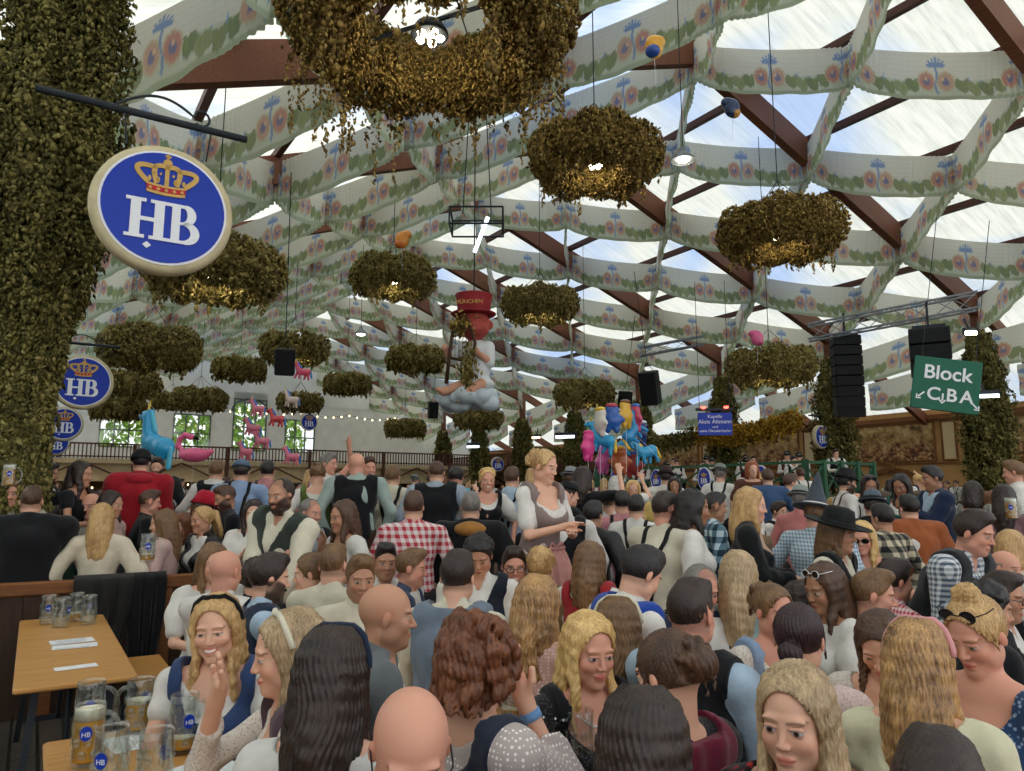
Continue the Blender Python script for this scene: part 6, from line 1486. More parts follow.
# ------------------------------------------------------------------ the crowd further back: a few kinds copied
def proto(kw):
    r, a, cs = person(512, 493, 40, Z=10, lod=2 if False else 3, label='x', **kw); r.location = (0, 0, 0); r.rotation_euler = (0, 0, 0); return r
kinds = [
 ('man in white shirt with dark braces', dict(sex='m', hair='short', hc='brown', pose='stand', top=('shirt', WH), extras=(('suspenders', M_BLACK),), bottom=('t', BRL))),
 ('man in black vest and white shirt', dict(sex='m', hair='short', hc='dark', pose='stand', top=('vest', BLK), bottom=('t', BRL))),
 ('fair-haired woman in rose dirndl', dict(hair='long', hc='blond', pose='stand', top=('dirndl', C('plain', '#a8606a'), C('plain', '#a8606a')))),
 ('dark-haired woman in green dirndl', dict(hair='half', hc='dark', pose='stand', top=('dirndl', C('plain', '#3a5a44'), C('plain', '#3a5a44')), arms='hold')),
 ('man in red checked shirt', dict(sex='m', hair='fade', hc='mid', pose='stand', top=('shirt', C('gingham', '#dccfcd', '#a83a44')), bottom=('t', BRL), arms='front')),
 ('man in pale blue shirt and grey hat', dict(sex='m', hair='short', hc='grey', pose='stand', top=('shirt', LB), extras=(('hat', C('plain', '#7b7f7c'), 'small'),), bottom=('t', BRL))),
 ('woman with updo in white blouse', dict(hair='updo', hc='brown', pose='stand', top=('dirndl', BLK, C('plain', '#54303a')), arms='front')),
 ('man in dark jacket', dict(sex='m', hair='short', hc='black', skin='mid', pose='stand', top=('jacket', NAVY))),
 ('woman in navy dirndl raising an arm', dict(hair='pony', hc='gold', pose='stand', top=('dirndl', NAVY, NAVY), armR=(.3, .2, .75, 1))),
 ('balding man in cream shirt', dict(sex='m', hair='fringe', hc='grey', skin='pink', pose='stand', top=('shirt', CRM), arms='hold')),
 ('man in pink shirt', dict(sex='m', hair='curlyshort', hc='dark', pose='stand', top=('shirt', C('plain', '#c79096')))),
 ('auburn-haired woman in sky blue dirndl', dict(hair='wavy', hc='auburn', pose='stand', top=('dirndl', C('plain', '#7da7bc'), C('plain', '#7da7bc')))),
]
PROT = [(n, proto(kw)) for n, kw in kinds]
occ = [(p.location.x, p.location.y) for p in PEOPLE]
cr = random.Random(5); first = {}
def place_far(k, x, y, z, rz, where, grp):
    n, pr = PROT[k]
    o = copy_tree(pr) if first.get(k) else pr; first[k] = 1
    o.location = (x, y, z); o.rotation_euler = (0, 0, rz); s = cr.uniform(.95, 1.05); o.scale = (s, s, s)
    tag(o, n+' '+where, 'person', '%ss %s' % (n, where) if not n.startswith('woman') and not n.startswith('man') else n.replace('woman', 'women').replace('man', 'men', 1)+' '+where)
STG = (12.0, 20.4, 16.6, 19.6)
def zone(x, y, px):
    return 'in the left crowd below the balcony' if px < 330 else 'in the far crowd at centre' if px < 590 else 'in the crowd before the bandstand' if px < 830 else 'in the crowd along the mural wall'
cnt = 0; tries = 0; big = []
while cnt < 235 and tries < 9000:
    tries += 1; Z = 7.6+34*cr.random()**1.5; px = cr.uniform(-15, 1040); x = (px-512)/748*Z; u, v = UV(Vector((x, Z, 0)))
    if u < 1 or u > 51.5 or v < -3.5 or v > 33.2: continue
    if STG[0]-.7 < u < STG[1]+.7 and STG[2]-.7 < v < STG[3]+.7: continue
    if any(abs(v-vc) < 1.1 and min(abs((u-.9-U0) % DU), abs(DU-(u-.9-U0) % DU)) < 0 for vc in (0, VR)): continue
    if v > 24 and Z < 16 and False: continue
    dmin = .52 if Z < 14 else .6
    if any((x-a)**2+(Z-b)**2 < dmin**2 for a, b in occ): continue
    if any(abs((x-a)/Z-a_/b_) < 0 for a, b in () for a_, b_ in ()): continue
    if any(math.hypot(u-uu, v-vv) < 1.15 for uu in [6.8+5.8*k for k in range(9)] for vv in (0, VR)): continue
    occ.append((x, Z)); zz = .45 if Z > 15 and cr.random() < .33 else 0
    face = math.atan2(25-Z, 4-x) if cr.random() < .6 else cr.uniform(0, 6.28)
    place_far(cnt % len(PROT), x, Z, zz, face-math.pi/2, zone(x, Z, px), ''); cnt += 1
    if zz: big.append((x, Z, face))
FARN = cnt
# ------------------------------------------------------------------ tables, benches, partition
def beer_table(c, rz, L, label, W=.5, group=None):
    r = thing('beer_table', label, 'table', c, rz, group)
    m = MB(); m.box((0, 0, .765), (W, L, .028), bev=.008); m.build('table_top', M_TABLE, r)
    for sy in (-1, 1):
        m = MB(); y = sy*(L/2-.38)
        m.bar((-W*.42, y+sy*.12, 0), (-W*.30, y, .75), .035); m.bar((W*.42, y+sy*.12, 0), (W*.30, y, .75), .035); m.bar((-W*.40, y+sy*.10, .14), (W*.40, y+sy*.10, .14), .03)
        m.tube([(0, y+sy*.1, .14)]+[(0, y-sy*.3*math.sin(a), .14+.6*(1-math.cos(a))) for a in (.4, .8, 1.2, 1.57)], .014, 6); m.build('folding_leg', M_DKSTEEL, r)
    return r
def bench(c, rz, L, label, group=None):
    r = thing('beer_bench', label, 'bench', c, rz, group)
    m = MB(); m.box((0, 0, .437), (.26, L, .026), bev=.008); m.build('seat_board', M_TABLE, r)
    for sy in (-1, 1):
        m = MB(); y = sy*(L/2-.3); m.bar((-.15, y, 0), (-.09, y, .425), .03); m.bar((.15, y, 0), (.09, y, .425), .03); m.bar((-.14, y, .1), (.14, y, .1), .025); m.build('folding_leg', M_DKSTEEL, r)
    return r
AU = AX-math.pi/2                     # tables run along the nave
def at_px(px, py, z):
    v = P(px, py, 1.)-Vector((0, 0, CAMZ)); Z = (z-CAMZ)/v.z; return P(px, py, Z)
# table A: corners in the photograph (12,693) and (127,678) near, (27,613) far
a = at_px(12, 693, .78); ua, va = UV(a)
Tm = T(ua+1.22, va+.27, 0); beer_table(Tm, AU, 2.3, 'empty pine beer table at left with two paper menus', .54)
bench(T(ua+1.2, va+.82, 0), AU, 2.2, 'pine bench on the right side of the empty table'); bench(T(ua+1.0, va-.32, 0), AU, 2.2, 'pine bench on the left side of the empty table')
b = at_px(43, 742, .78); ub, vb = UV(b)
beer_table(T(ub-1.1, vb+.25, 0), AU, 2.2, 'pine beer table at bottom left crowded with glass mugs', .5)
bench(T(ub-1.1, vb+.90, 0), AU, 2.2, 'pine bench under the laughing blonde woman')
t2 = at_px(466, 695, .78); u2, v2 = UV(t2)
beer_table(T(u2+.1, v2+.05, 0), AU, 2.2, 'pine beer table between the bald man in profile and the pearl necklace woman', .5)
bench(T(u2+.1, v2+.62, 0), AU, 2.2, 'pine bench under the woman with pearls'); bench(T(u2+.1, v2-.55, 0), AU, 2.2, 'pine bench under the bald man in the grey jacket')
t3 = at_px(872, 741, .78); u3, v3 = UV(t3)
beer_table(T(u3-.1, v3, 0), AU, 2.2, 'pine beer table in front of the woman with the pink headband', .5)
t4 = P(490, 600, 4.3); u4, v4 = UV(t4); beer_table(T(u4, v4+.1, 0), AU, 2.0, 'pine beer table in front of the young man with the red flower', .5)
t5 = P(318, 600, 4.2); u5, v5 = UV(t5); beer_table(T(u5, v5+.1, 0), AU, 2.0, 'pine beer table before the man staring with short beard', .5)
t6 = P(742, 620, 3.5); u6, v6 = UV(t6); beer_table(T(u6+1.4, v6, 0), AU, 2.0, 'pine beer table beside the woman in the light blue dirndl', .5)
# benches under the people standing on them
bn = 0
for pobj, rec in zip(PEOPLE, NEAR):
    if rec[4].get('pose') == 'bench':
        bench((pobj.location.x, pobj.location.y, 0), AU+math.pi/2 if bn % 2 else AU, .9, 'bench section carrying the '+' '.join(rec[3].split()[:9]) if 0 else 'pine bench carrying the '+' '.join(rec[3].split()[:12])); bn += 1
for (x, y, f) in big: bench((x, y, 0), AU, 1.0, 'pine beer bench hidden beneath guests standing on it in the far crowd', 'benches beneath the far crowd')
# partition with top rail, boards and hanging jackets
pu = (7.0, -.52)
def PT(t): return T(pu[0], pu[1]+t, 0)
o = thing('wooden_partition', 'brown wooden partition with a pale top rail across the left side', 'partition', PT(0), AV)
m = MB(); m.box((.35, 0, .965), (4.3, .07, .11), bev=.015); m.build('top_rail', M_RAILW, o)
for k in range(6): m = MB(); m.box((-1.75+k*.82, 0, .46), (.09, .06, .92)); m.build('post', M_RAILW, o)
m = MB()
for k in range(5):
    for q in range(5): m.box((-1.75+k*.82+.115+q*.148, .0, .46), (.142, .022, .90))
m.box((.35, .02, .46), (4.1, .012, .88))
m.build('boards', M_DARKW, o)
def drape(px0, px1, label, mat, zlow, t0):
    c = PT(t0); w_ = px1; n, q = 26, 22
    ta = np.linspace(-.5, .5, n)[None].repeat(q, 0); s = np.linspace(0, 1, q)[:, None].repeat(n, 1)
    r = np.random.RandomState(int(t0*10)); L = 1.12-zlow
    over = np.clip(s/.16, 0, 1); X = ta*w_*(1-.35*s+.1*np.sin(s*5)); Y = np.where(s < .16, .06-.13*over, -.07-.05*np.sin(ta*19+s*2)*s-.03*np.sin(ta*41)*s); Z = np.where(s < .16, .99+.05*np.sin(over*3.14), 1.03-(s-.16)*L*1.15*(1-.12*np.sin(ta*7+1)))
    bk = Y+.02+.0*X
    me = grid_mesh(name_ := 'draped_jacket', X, Y, Z, mat); ob = link(me, 'draped_jacket', None, c); ob.rotation_euler = (0, 0, AV); md = ob.modifiers.new('thick', 'SOLIDIFY'); md.thickness = .015
    tag(ob, label, 'jacket'); return ob
drape(0, .42, 'dark grey jacket draped over the partition behind the white blouse', cloth('plain', '#2b2a28'), .38, 1.06); drape(0, .28, 'black jacket hanging from the partition down to the bench', BLK, .16, 1.38)
# ------------------------------------------------------------------ beer mugs
def mug_proto(kind):
    r = thing('beer_mug', 'x', 'mug', (0, 0, 0))
    m = MB(); n = 28; prof = [(.001, 0), (.046, 0), (.050, .012), (.050, .03), (.0515, .10), (.051, .17), (.050, .197), (.0475, .200), (.0465, .19), (.0465, .03), (.04, .018), (.001, .018)]
    m.lathe(prof, n, capb=False, capt=False)
    # dimples: press rows of dents
    vs = []
    for v in m.v:
        x, y, z = v; rr_ = math.hypot(x, y); a = math.atan2(y, x)
        if rr_ > .0475 and .02 < z < .18: k = 1-.05*abs(math.sin(a*4))
        else: k = 1
        vs.append((x*k, y*k, z))
    m.v = vs; m.build('glass_body', M_GLASS, r, True)
    m = MB()
    for zr in (.045, .085, .125):
        for k in range(9):
            a = k*.698+zr*8; c = Vector((.0505*math.cos(a), .0505*math.sin(a), zr)); m.lathe([(.001, -.014), (.010, -.009), (.014, 0), (.010, .009), (.001, .014)], 8, c, Matrix.Diagonal((.25 if abs(math.cos(a)) > .7 else 1, .25 if abs(math.cos(a)) <= .7 else 1, 1.15)))
    m.build('glass_dimples', M_GLASS, r, True)
    m = MB(); m.tube([(.048, 0, .168)]+[(.052+.042*math.sin(t), 0, .10+.068*math.cos(t)) for t in [.25+i*.33 for i in range(9)]]+[(.048, 0, .035)], .0085, 8); m.build('handle', M_GLASS, r, True)
    m = MB(); m.prism(oval(0, .115, .019, .024, 20), -.0535, -.051); lg = m.build('blue_logo', M_BLUE, r)
    text_part('letters', 'HB', .022, M_WHITE, lg, Matrix.Translation((0, -.0545, .112)) @ RX, .0006)
    if kind:
        h = {1: .15, 2: .055, 3: .11}[kind]
        m = MB(); m.lathe([(.001, .0185), (.0455, .0185), (.0460, .03), (.0462, h), (.001, h)], n, capb=False, capt=False); m.build('beer', M_BEER, r, True)
        m = MB(); f = {1: .035, 2: .004, 3: .012}[kind]; m.lathe([(.001, h+.0005), (.046, h+.0005), (.046, h+f), (.03, h+f+.003), (.001, h+f+.004)], n, capb=False, capt=False); m.build('foam', M_FOAM, r, True)
    return r
MUG = {}
def mug(px, py, kind, label, zb=.78, rz=0., Z=None, cont=None):
    """py = foot of the mug in the photograph"""
    p = at_px(px, py, zb) if Z is None else P(px, py, Z)
    if kind not in MUG: o = MUG[kind] = mug_proto(kind)
    else: o = copy_tree(MUG[kind])
    o.location = p; o.rotation_euler = (0, 0, math.atan2(p.y, p.x)-math.pi/2+rz); tag(o, label, 'mug', 'dimpled glass beer mugs'); return o
mug(86, 765, 1, 'mug full of golden beer with foam at the bottom left', rz=R(-8))
mug(88, 735, 0, 'empty glass mug directly behind the full golden one')
mug(138, 732, 3, 'half full beer mug behind the white paper', rz=R(160))
mug(165, 738, 2, 'nearly empty mug left of the laughing woman, rear one', rz=R(200)); mug(182, 752, 2, 'nearly empty mug with blue logo beside the laughing woman', rz=R(20))
mug(108, 795, 0, 'empty glass mug at the bottom edge, left of two', rz=R(-30)); mug(153, 798, 0, 'empty glass mug at the bottom edge, right of two', rz=R(150))
for i, (x, y, l) in enumerate(((47, 624, 'leftmost glass mug on the far end of the empty table'), (60, 627, 'tall middle glass mug on the far end of the empty table'), (75, 621, 'glass mug third from left on the far end of the empty table'), (88, 624, 'small rightmost glass mug on the far end of the empty table'))): mug(x, y, 0 if i != 2 else 2, l, rz=R(60*i))
mug(580, 772, 2, 'large glass mug in front of the pearl necklace woman', rz=R(190)); mug(512, 722, 2, 'glass mug beside the wristband arm', rz=R(120))
mug(327, 640, 0, 'glass mug with blue logo before the bearded man in white'); mug(484, 612, 2, 'glass mug before the young man with the red flower', Z=None, zb=.80) if False else None
mug(482, 618, 2, 'glass mug on the table before the young man with the red flower'); mug(500, 624, 1, 'beer mug right of the red flower man with golden beer')
mug(712, 652, 1, 'tall mug of golden beer behind the undercut man'); mug(147, 562, 2, 'beer mug held up beside the woman in pink sweater', Z=5.45); mug(1012, 520, 1, 'full beer mug lifted near the right edge', Z=6.8); mug(8, 487, 1, 'beer mug tipped by the drinking man at the left edge', Z=6.5)
def paper(px, py, w, l, rz, label, lines=5, z=.782):
    p = at_px(px, py, z); r = thing('paper_menu', label, 'menu', p, rz); m = MB(); m.box((0, 0, 0), (w, l, .0015)); m.build('sheet', M_PAPER, r)
    m = MB(); rr = random.Random(px)
    for k in range(lines): m.box((-w*.05+rr.uniform(-.01, .01), -l*.36+k*l*.72/max(1, lines-1), .001), (w*rr.uniform(.6, .85), .0035, .0008))
    o = m.build('print', M_INK, r); tag(o, kind='stuff'); return r
paper(72, 641, .24, .16, AU+R(4), 'stack of white menus on the middle of the empty table', 4); paper(75, 646, .24, .14, AU+R(-3), 'lower white menu with a blue line on the empty table', 1); paper(76, 667, .20, .09, AU+R(5), 'small blank white slip on the empty table', 0)
paper(132, 742, .17, .2, AU+R(10), 'white paper between the beer mugs', 0); paper(208, 770, .2, .22, AU+R(25), 'cream booklet under the hand of the laughing woman', 0)
# ------------------------------------------------------------------ bandstand
s0, s1, w0, w1 = STG; ZS = 1.5
m = MB(); m.box(H((s0+s1)/2, (w0+w1)/2, ZS/2), (s1-s0, w1-w0, ZS)); hall_obj(m, 'bandstand_platform', M_DARKW, label='dark raised bandstand platform behind the green railing', cat='stage')
MG = plain('railing_green', '#2f5c41', .5)
r = thing('bandstand_railing', 'green railing with crossed bars around the bandstand', 'railing', T(s0, w0, ZS), AX)
def rail(r_, x0, y0, x1, y1, n):
    for k in range(n+1):
        t = k/n; m = MB(); m.box((x0+(x1-x0)*t, y0+(y1-y0)*t, .52), (.13, .13, 1.1)); m.build('post', MG, r_)
    m = MB(); m.bar((x0, y0, 1.0), (x1, y1, 1.0), .07); m.bar((x0, y0, .12), (x1, y1, .12), .05)
    for k in range(n):
        a, b = k/n, (k+1)/n; A = Vector((x0+(x1-x0)*a, y0+(y1-y0)*a, 0)); B = Vector((x0+(x1-x0)*b, y0+(y1-y0)*b, 0)); m.bar(A+Vector((0, 0, .14)), B+Vector((0, 0, .98)), .035); m.bar(A+Vector((0, 0, .98)), B+Vector((0, 0, .14)), .035)
    m.build('rails', MG, r_)
rail(r, 0, 0, s1-s0, 0, 5); rail(r, 0, -.01, 0, -(w1-w0), 4)
def oval_sign(u, v, z, rz, label, s=.34):
    r = thing('brewery_oval', label, 'sign', T(u, v, z), rz, 'oval signs on the bandstand railing'); m = MB(); m.prism(oval(0, 0, s*.72, s), -.02, .02); m.build('board', M_WHITE, r); m = MB(); m.prism(oval(0, 0, s*.64, s*.92), -.028, .0); m.build('disc', plain('oval_blue', '#2b3fa8', .4), r); hb_emblem(r, s*.60, -.029, two=False)
for k, lab in enumerate(('farthest oval HB sign on the bandstand railing', 'second oval HB sign on the railing from the left', 'third oval HB sign on the railing', 'nearest oval HB sign on the bandstand railing')):
    oval_sign(s1-1.1-k*2.0, w0-.12, ZS+.62, AX+math.pi, lab)
mk = [('musician', dict(sex='m', hair='short', hc='dark', pose='sit', Z=10, top=('vest', BLK), arms='hold', bottom=('t', BLK))), ('musician', dict(sex='m', hair='short', hc='grey', pose='sit', Z=10, top=('vest', C('plain', '#5a2126')), arms='front', bottom=('t', BLK), extras=(('hat', M_BLACK, 'small'),)))]
MP = []
for n_, kw in mk:
    kw = dict(kw); kw['Z'] = 10; r_, a_, c_ = person(512, 531, 20, label='x', lod=3, **kw); MP.append(r_)
first_m = {}
k = 0
MI = cloth('leather', '#b08a3a'); 
for i in range(5):
    for j in range(3):
        u, v = s0+.8+i*1.6+(j % 2)*.5, w0+.6+j*.95
        q = k % 2; o = copy_tree(MP[q]) if first_m.get(q) else MP[q]; first_m[q] = 1
        o.location = T(u, v, ZS+.12*j); o.rotation_euler = (0, 0, math.atan2(-o.location.y, -o.location.x)-math.pi/2+cr.uniform(-.5, .5))
        tag(o, ('seated musician in black vest and white shirt on the bandstand' if q == 0 else 'seated musician in dark red vest and black hat on the bandstand'), 'person', 'musicians in black vests' if q == 0 else 'musicians in red vests')
        c = thing('band_chair', 'black chair under a musician on the bandstand', 'chair', o.location, o.rotation_euler.z, 'chairs on the bandstand'); m = MB(); m.box((0, -.02, .43), (.4, .38, .03)); m.build('seat', M_BLACK, c); m = MB()
        for sx in (-1, 1):
            for sy in (-1, 1): m.box((sx*.17, -.02+sy*.16, .21), (.025, .025, .42))
        m.build('leg_frame', M_DKSTEEL, c); k += 1
# ------------------------------------------------------------------ figure on the cloud with red hat
fz = 15.8; fp = P(470, 352, fz)
r = thing('hanging_angel_figure', 'hanging figure of an angel in white shirt and red hat on a cloud', 'decoration figure', fp, R(-8))
MRH = plain('hat_red', '#8e2329', .6, 0, .2, 3); MPF = plain('painted_flesh', '#c9957a', .6); MPR = plain('painted_red_face', '#a8483f', .6, 0, .15, 4); MCL_ = plain('cloud_grey', '#b7c3c9', .7, 0, .12, 2); MWS = plain('painted_shirt', '#cfd4d4', .7, 0, .08, 3)
g = SDF(); rr = np.random.RandomState(4)
for i in range(46):
    a = rr.rand()*6.28; q = rr.rand()**.5; g.ell((.52*q*math.cos(a), .42*q*math.sin(a), -.98-.18*rr.rand()+.16*(1-q)+(-.12 if q < .5 else 0)), np.array((.20, .20, .17))*(.75+.4*rr.rand()), None, .02)
sdf_obj('cloud', g, MCL_, r, .03)
g = SDF(); g.ell((.12, 0, -.35), (.34, .28, .46), None, .05); g.ell((.14, 0, .05), (.30, .25, .22), None, .1); g.cap((.40, -.03, .08), (.46, -.12, -.28), .15, .11, .05); g.cap((-.14, -.05, .08), (-.36, -.2, -.2), .15, .11, .05); g.ell((.15, -.05, -.72), (.4, .36, .16), None, .08); sdf_obj('shirt', g, MWS, r, .03)
g = SDF(); g.ell((.08, -.02, .62), (.36, .33, .32), None, .03); g.ell((.12, -.12, .45), (.30, .28, .2), None, .08); g.ell((.10, -.34, .56), (.09, .09, .08), None, .04); g.ell((.44, -.0, .58), (.07, .05, .1), None, .02); g.ell((-.28, -.0, .58), (.07, .05, .1), None, .02); g.ell((.28, -.24, .50), (.12, .1, .1), None, .05); g.ell((-.1, -.24, .50), (.12, .1, .1), None, .05); g.cap((.1, 0, .4), (.12, 0, .15), .14, .16, .06); sdf_obj('head', g, MPR, r, .022)
g = SDF(); g.cap((.46, -.12, -.25), (.22, -.36, -.08), .09, .06, .03); g.cap((-.36, -.2, -.2), (-.46, -.38, .0), .09, .06, .03); g.ell((.2, -.38, -.06), (.09, .07, .07), None, .03); g.ell((-.46, -.4, .03), (.07, .07, .08), None, .03)
for q in range(4): g.cap((.18-.02*q, -.42, -.10+.035*q), (.10-.02*q, -.46, -.10+.03*q), .018, .014, .01)
sdf_obj('arms', g, MPF, r, .02)
g = SDF(); g.cap((-.05, -.3, -.75), (-.48, -.42, -.92), .12, .09, .05); g.cap((.3, -.3, -.75), (.05, -.5, -.95), .12, .08, .05); g.cap((-.48, -.42, -.92), (-.58, -.55, -.88), .07, .05, .03); sdf_obj('legs', g, MPF, r, .022)
m = MB(); m.lathe([(.33, .80), (.36, .84), (.37, 1.06), (.40, 1.22), (.42, 1.26), (.38, 1.27), (.001, 1.24)], 28, (.08, 0, 0), capb=False); m.lathe([(.30, .80), (.47, .80), (.50, .83), (.46, .85), (.3, .84)], 28, (.08, -.05, 0), capb=False, capt=False); hh = m.build('red_hat', MRH, r, True); 
cu = text_part('hat_lettering', 'MÜNCHEN', .12, M_GOLD, hh, Matrix.Translation((.05, -.40, 1.02)) @ RX, .01)
m = MB(); ly = [(-.42, -.42, -.75), (-.36, -.45, -.2), (-.30, -.45, .3), (-.18, -.42, .66), (-.02, -.42, .70), (.06, -.42, .50), (-.04, -.42, .36)]; m.tube(ly, [.045, .04, .035, .03, .03, .03, .02], 8); ly = [(0.02, -.42, -.75), (.12, -.45, -.3), (.2, -.45, .1), (.1, -.45, .42), (-.1, -.43, .55), (-.2, -.42, .42)]; m.tube(ly, [.045, .04, .035, .03, .03, .02], 8); m.bar((-.36, -.45, -.2), (.12, -.45, -.3), .05)
for k in range(5): m.tube([(-.30+.08*k, -.45, .45), (-.32+.08*k, -.45, -.22)], .006, 4)
m.build('lyre', plain('lyre_bronze', '#4a3526', .5, .4), r, True)
m = foliage('hop_garland', np.random.RandomState(1).randn(300, 3)*np.array([.09, .07, .28])+np.array([.06, -.5, -.45]), .07, M_HOPS, 4); tag(link(m, 'hop_garland', r), kind='stuff'); m = foliage('hop_garland', np.random.RandomState(2).randn(160, 3)*np.array([.10, .07, .10])+np.array([-.12, -.5, .5]), .07, M_HOPSB, 4); tag(link(m, 'hop_garland', r), kind='stuff')
m = MB(); u_, v_ = UV(fp); m.tube([(.08, 0, 1.24), (.08, 0, roof_z(v_)-fp.z+.3)], .015, 6); m.build('suspension_wire', M_DKSTEEL, r)
# ------------------------------------------------------------------ foil balloons
def foil(c, rough=.22): 
    n = 'foil_'+c.strip('#')
    if n in MATS: return MATS[n]
    t = NT(n); t.col(c, rough); t.b.inputs['Specular IOR Level'].default_value = .6; t.bump(t.noise(t.coord(), 14, 3), .35, .02); return t.m
def horse(loc, s, rz, col, label, tilt=0., grp=None, name='horse_balloon', mane='#e8c23a'):
    r = thing(name, label, 'balloon', loc, rz, grp); r.rotation_euler = (0, tilt, rz)
    g = SDF(); g.ell((0, 0, 0), (.34, .15, .17), None, .03); g.ell((-.22, 0, .02), (.17, .16, .18), None, .06); g.cap((.22, 0, .08), (.38, 0, .34), .12, .09, .06); g.ell((.47, 0, .36), (.16, .08, .085), rotm(0, R(25), 0), .05)
    for x, d in ((-.28, -.06), (-.16, .05), (.16, -.05), (.28, .08)): g.cap((x, -.05 if d > 0 else .05, -.1), (x+d, -.05 if d > 0 else .05, -.34), .065, .05, .04)
    for y in (-.04, .04): g.ell((.36, y, .46), (.03, .02, .06), None, .02)
    sdf_obj('balloon_body', g, foil(col), r, .022); r.scale = (s, s, s)
    g = SDF()
    for i in range(7): t = i/6; g.ell((.13+.22*t, 0, .2+.24*t), (.06, .035, .06), None, .02)
    for i in range(5): g.ell((-.38-.02*i, 0, .06-.07*i), (.05, .04, .06), None, .03)
    sdf_obj('mane_and_tail', g, foil(mane), r, .024)
    m = MB(); m.lathe([(.03, 0), (.022, .08), (.001, .2)], 10, (.45, 0, .44)); m.build('horn', foil('#e8c23a'), r, True)
    m = MB()
    for y in (-1, 1): m.lathe([(.001, -.03), (.026, 0), (.001, .03)], 10, (.50, y*.075, .38)); 
    m.build('eyes', M_BLACK, r, True); m = MB(); m.tube([(0, 0, -.15), (.02, 0, -.6), (-.02, 0, -1.3)], .004, 4); m.build('string', M_WHITE, r); return r
horse(P(156, 445, 11.5), .95, R(150), '#2f9fd0', 'big sky blue horse balloon above the man in the red sweatshirt', R(-20), mane='#58bfe0')
for k, (px, py, lab) in enumerate(((602, 440, 'blue horse balloon at the left of the balloon bunch'), (632, 432, 'blue horse balloon at the right of the balloon bunch'), (646, 452, 'lowest blue horse balloon of the bunch'), (617, 449, 'blue horse balloon in the middle of the bunch'))):
    horse(P(px, py, 15.5+.6*k), .72, R([165, 20, 200, 150][k]), ['#2f9fd0', '#2a8ec8', '#3aa5d5', '#2f9fd0'][k], lab, R([-15, -50, 10, 20][k]), 'blue horse balloons in the bunch')
def blob_balloon(px, py, Z, s, col, col2, label, seed):
    r = thing('foil_balloon', label, 'balloon', P(px, py, Z), seed, 'round coloured balloons in the bunch'); rr = np.random.RandomState(seed); g = SDF(); g.ell((0, 0, 0), (.24*s, .12*s, .22*s), None, .04); g.ell((0, -.02, .24*s), (.17*s, .12*s, .15*s), None, .05)
    for sx in (-1, 1): g.ell((sx*.22*s, 0, .02), (.10*s, .06*s, .06*s), rotm(0, R(sx*30), 0), .04); g.ell((sx*.10*s, 0, -.22*s), (.07*s, .07*s, .1*s), None, .04)
    sdf_obj('balloon_body', g, foil(col), r, .024); g = SDF(); g.ell((0, -.01, .34*s), (.15*s, .12*s, .07*s), None, .03); sdf_obj('coloured_patch', g, foil(col2), r, .024); m = MB(); m.tube([(0, 0, -.2), (.03, 0, -1.2)], .004, 4); m.build('string', M_WHITE, r)
for i, (px, py, c1, c2, lab) in enumerate(((588, 448, '#e0418c', '#d42a78', 'magenta balloon at the left edge of the bunch'), (600, 424, '#d8d2c8', '#e8c23a', 'white and yellow balloon at upper left of the bunch'), (612, 420, '#2a5fb0', '#b83a4a', 'navy and red balloon at the top of the bunch'), (626, 416, '#e2b23a', '#7a4a2a', 'yellow and brown balloon at the top of the bunch'), (636, 420, '#c8486a', '#2a6ab8', 'pink and blue balloon at upper right of the bunch'), (620, 462, '#b05a30', '#d8a03a', 'brown and yellow balloon at the bottom of the bunch'), (603, 462, '#c85a9a', '#8a4ac0', 'pink and violet balloon at lower left of the bunch'), (642, 436, '#2d3f78', '#d8d8d8', 'dark blue and white balloon at the right of the bunch'), (633, 466, '#a03a3a', '#3a6ac0', 'red and blue balloon at lower right of the bunch'))):
    blob_balloon(px, py, 15.2+.25*i, .9, c1, c2, lab, i+1)
def flamingo(loc, s, rz, label):
    r = thing('flamingo_balloon', label, 'balloon', loc, rz); g = SDF(); g.ell((0, 0, 0), (.42, .2, .2), None, .03); g.ell((-.36, 0, .06), (.2, .1, .1), rotm(0, R(20), 0), .08)
    pts = [(.30, 0, .08), (.46, 0, .25), (.42, 0, .45), (.28, 0, .56), (.14, 0, .52)]
    for a, b in zip(pts[:-1], pts[1:]): g.cap(a, b, .075, .065, .03)
    g.ell((.12, 0, .50), (.12, .08, .085), None, .03); sdf_obj('balloon_body', g, foil('#e0608c'), r, .022); m = MB(); m.lathe([(.055, 0), (.04, .1), (.001, .2)], 12, (.02, 0, .49), Matrix.Rotation(R(-110), 3, 'Y')); m.build('beak', M_BLACK, r, True); m = MB(); m.tube([(0, 0, -.2), (.03, 0, -1.2)], .004, 4); m.build('string', M_WHITE, r); r.scale = (s, s, s)
flamingo(P(194, 455, 14), .68, R(180), 'pink flamingo balloon right of the big blue horse')
for k, (px, py, lab, col) in enumerate(((258, 409, 'uppermost pink horse balloon before the arched window', '#d8788c'), (253, 428, 'second pink horse balloon before the arched window', '#cf6d84'), (262, 441, 'third pink horse balloon before the arched window', '#d8788c'), (246, 452, 'lowest pink horse balloon before the arched window', '#d56e80'), (277, 419, 'red and white horse balloon right of the arched window', '#d04a4a'), (303, 372, 'pink horse balloon behind the tilted left loudspeaker', '#d8506a'), (292, 400, 'white horse balloon in front of the small wreath', '#d0b8a8'), (292, 457, 'pink horse balloon low above the crowd', '#e0788c'))):
    horse(P(px, py, 19), .52, R(165+10*(k % 3)), col, lab, R(-8), 'pink horse balloons on the left', mane='#3a7ac8')
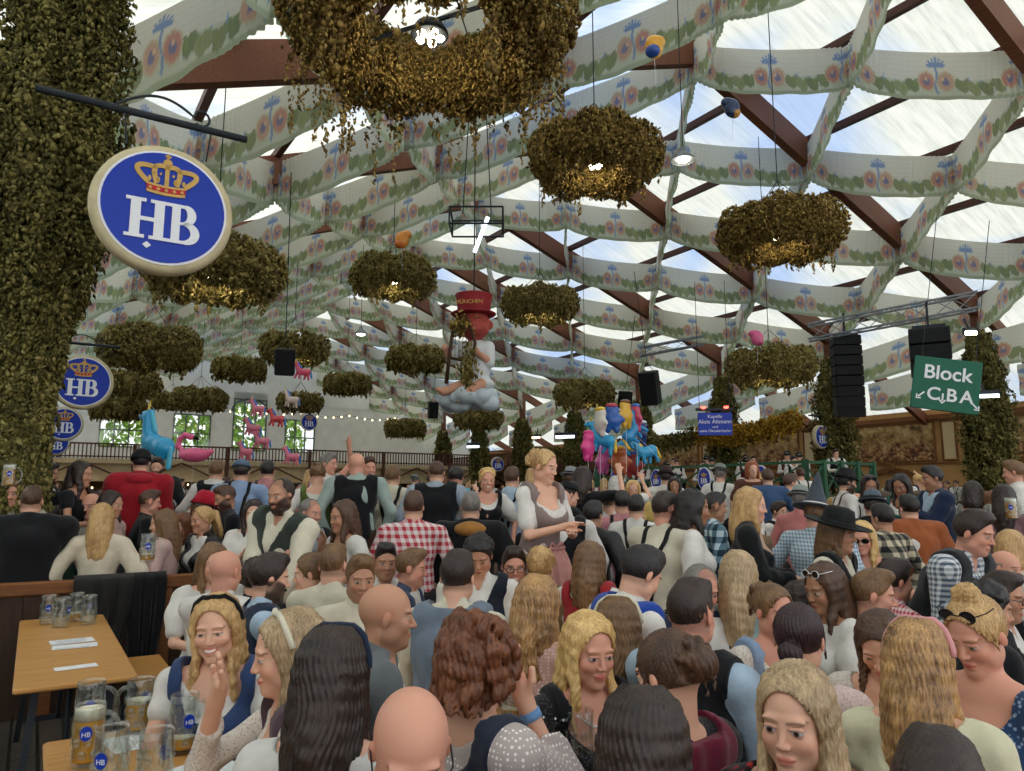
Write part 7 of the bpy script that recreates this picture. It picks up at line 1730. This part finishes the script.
# stray balloons caught under the roof
for (px, py, Z, c1, c2, lab) in ((654, 47, 11, '#e0a42a', '#2a4f9a', 'yellow and blue balloon caught beneath the roof at top centre'), (732, 108, 14, '#23375a', '#c08a3a', 'dark blue balloon caught beneath the roof beams at right'), (402, 240, 16, '#d88a2a', '#c86a2a', 'orange balloon floating above the left centre wreath'), (757, 338, 19, '#d05a86', '#c04a7a', 'pink balloon resting above the wreath at right')):
    r = thing('stray_balloon', lab, 'balloon', P(px, py, Z), px); g = SDF(); g.ell((0, 0, 0), (.16, .12, .2), None, .03); g.ell((.1, 0, .12), (.12, .1, .1), None, .03); sdf_obj('balloon_body', g, foil(c1), r, .02); g = SDF(); g.ell((-.05, -.02, -.1), (.12, .12, .1), None, .03); sdf_obj('coloured_patch', g, foil(c2), r, .02)
    m = MB(); m.tube([(0, 0, -.15), (.02, 0, -.7)], .003, 4); m.build('string', M_WHITE, r)
# ------------------------------------------------------------------ daylight and exposure
w = bpy.data.worlds.new('sky'); SC.world = w; w.use_nodes = True; nt = w.node_tree
bg = nt.nodes['Background']; bg.inputs['Color'].default_value = (.96, .96, .97, 1); bg.inputs['Strength'].default_value = 1.45
sd = bpy.data.lights.new('sun', 'SUN'); sd.energy = 3.6; sd.angle = R(6); sd.color = (1, .92, .78)
so = bpy.data.objects.new('sun', sd); COL.objects.link(so)
dirv = T(-.15, .62, 0)-T(0, 0, 0); dirv.z = -1.0     # light travels from left side of the hall to the right
so.rotation_euler = dirv.to_track_quat('-Z', 'Y').to_euler(); so.location = (0, 0, 30)
SC.view_settings.view_transform = 'Standard'; SC.view_settings.look = 'None'; SC.view_settings.gamma = 1; SC.view_settings.exposure = .08
SC.view_settings.use_curve_mapping = False
cy = SC.cycles; cy.use_denoising = True; cy.max_bounces = 8; cy.diffuse_bounces = 4; cy.transparent_max_bounces = 12; cy.transmission_bounces = 6; cy.sample_clamp_indirect = 6; cy.caustics_reflective = False; cy.caustics_refractive = False
try: cy.denoiser = 'OPENIMAGEDENOISE'
except Exception: pass
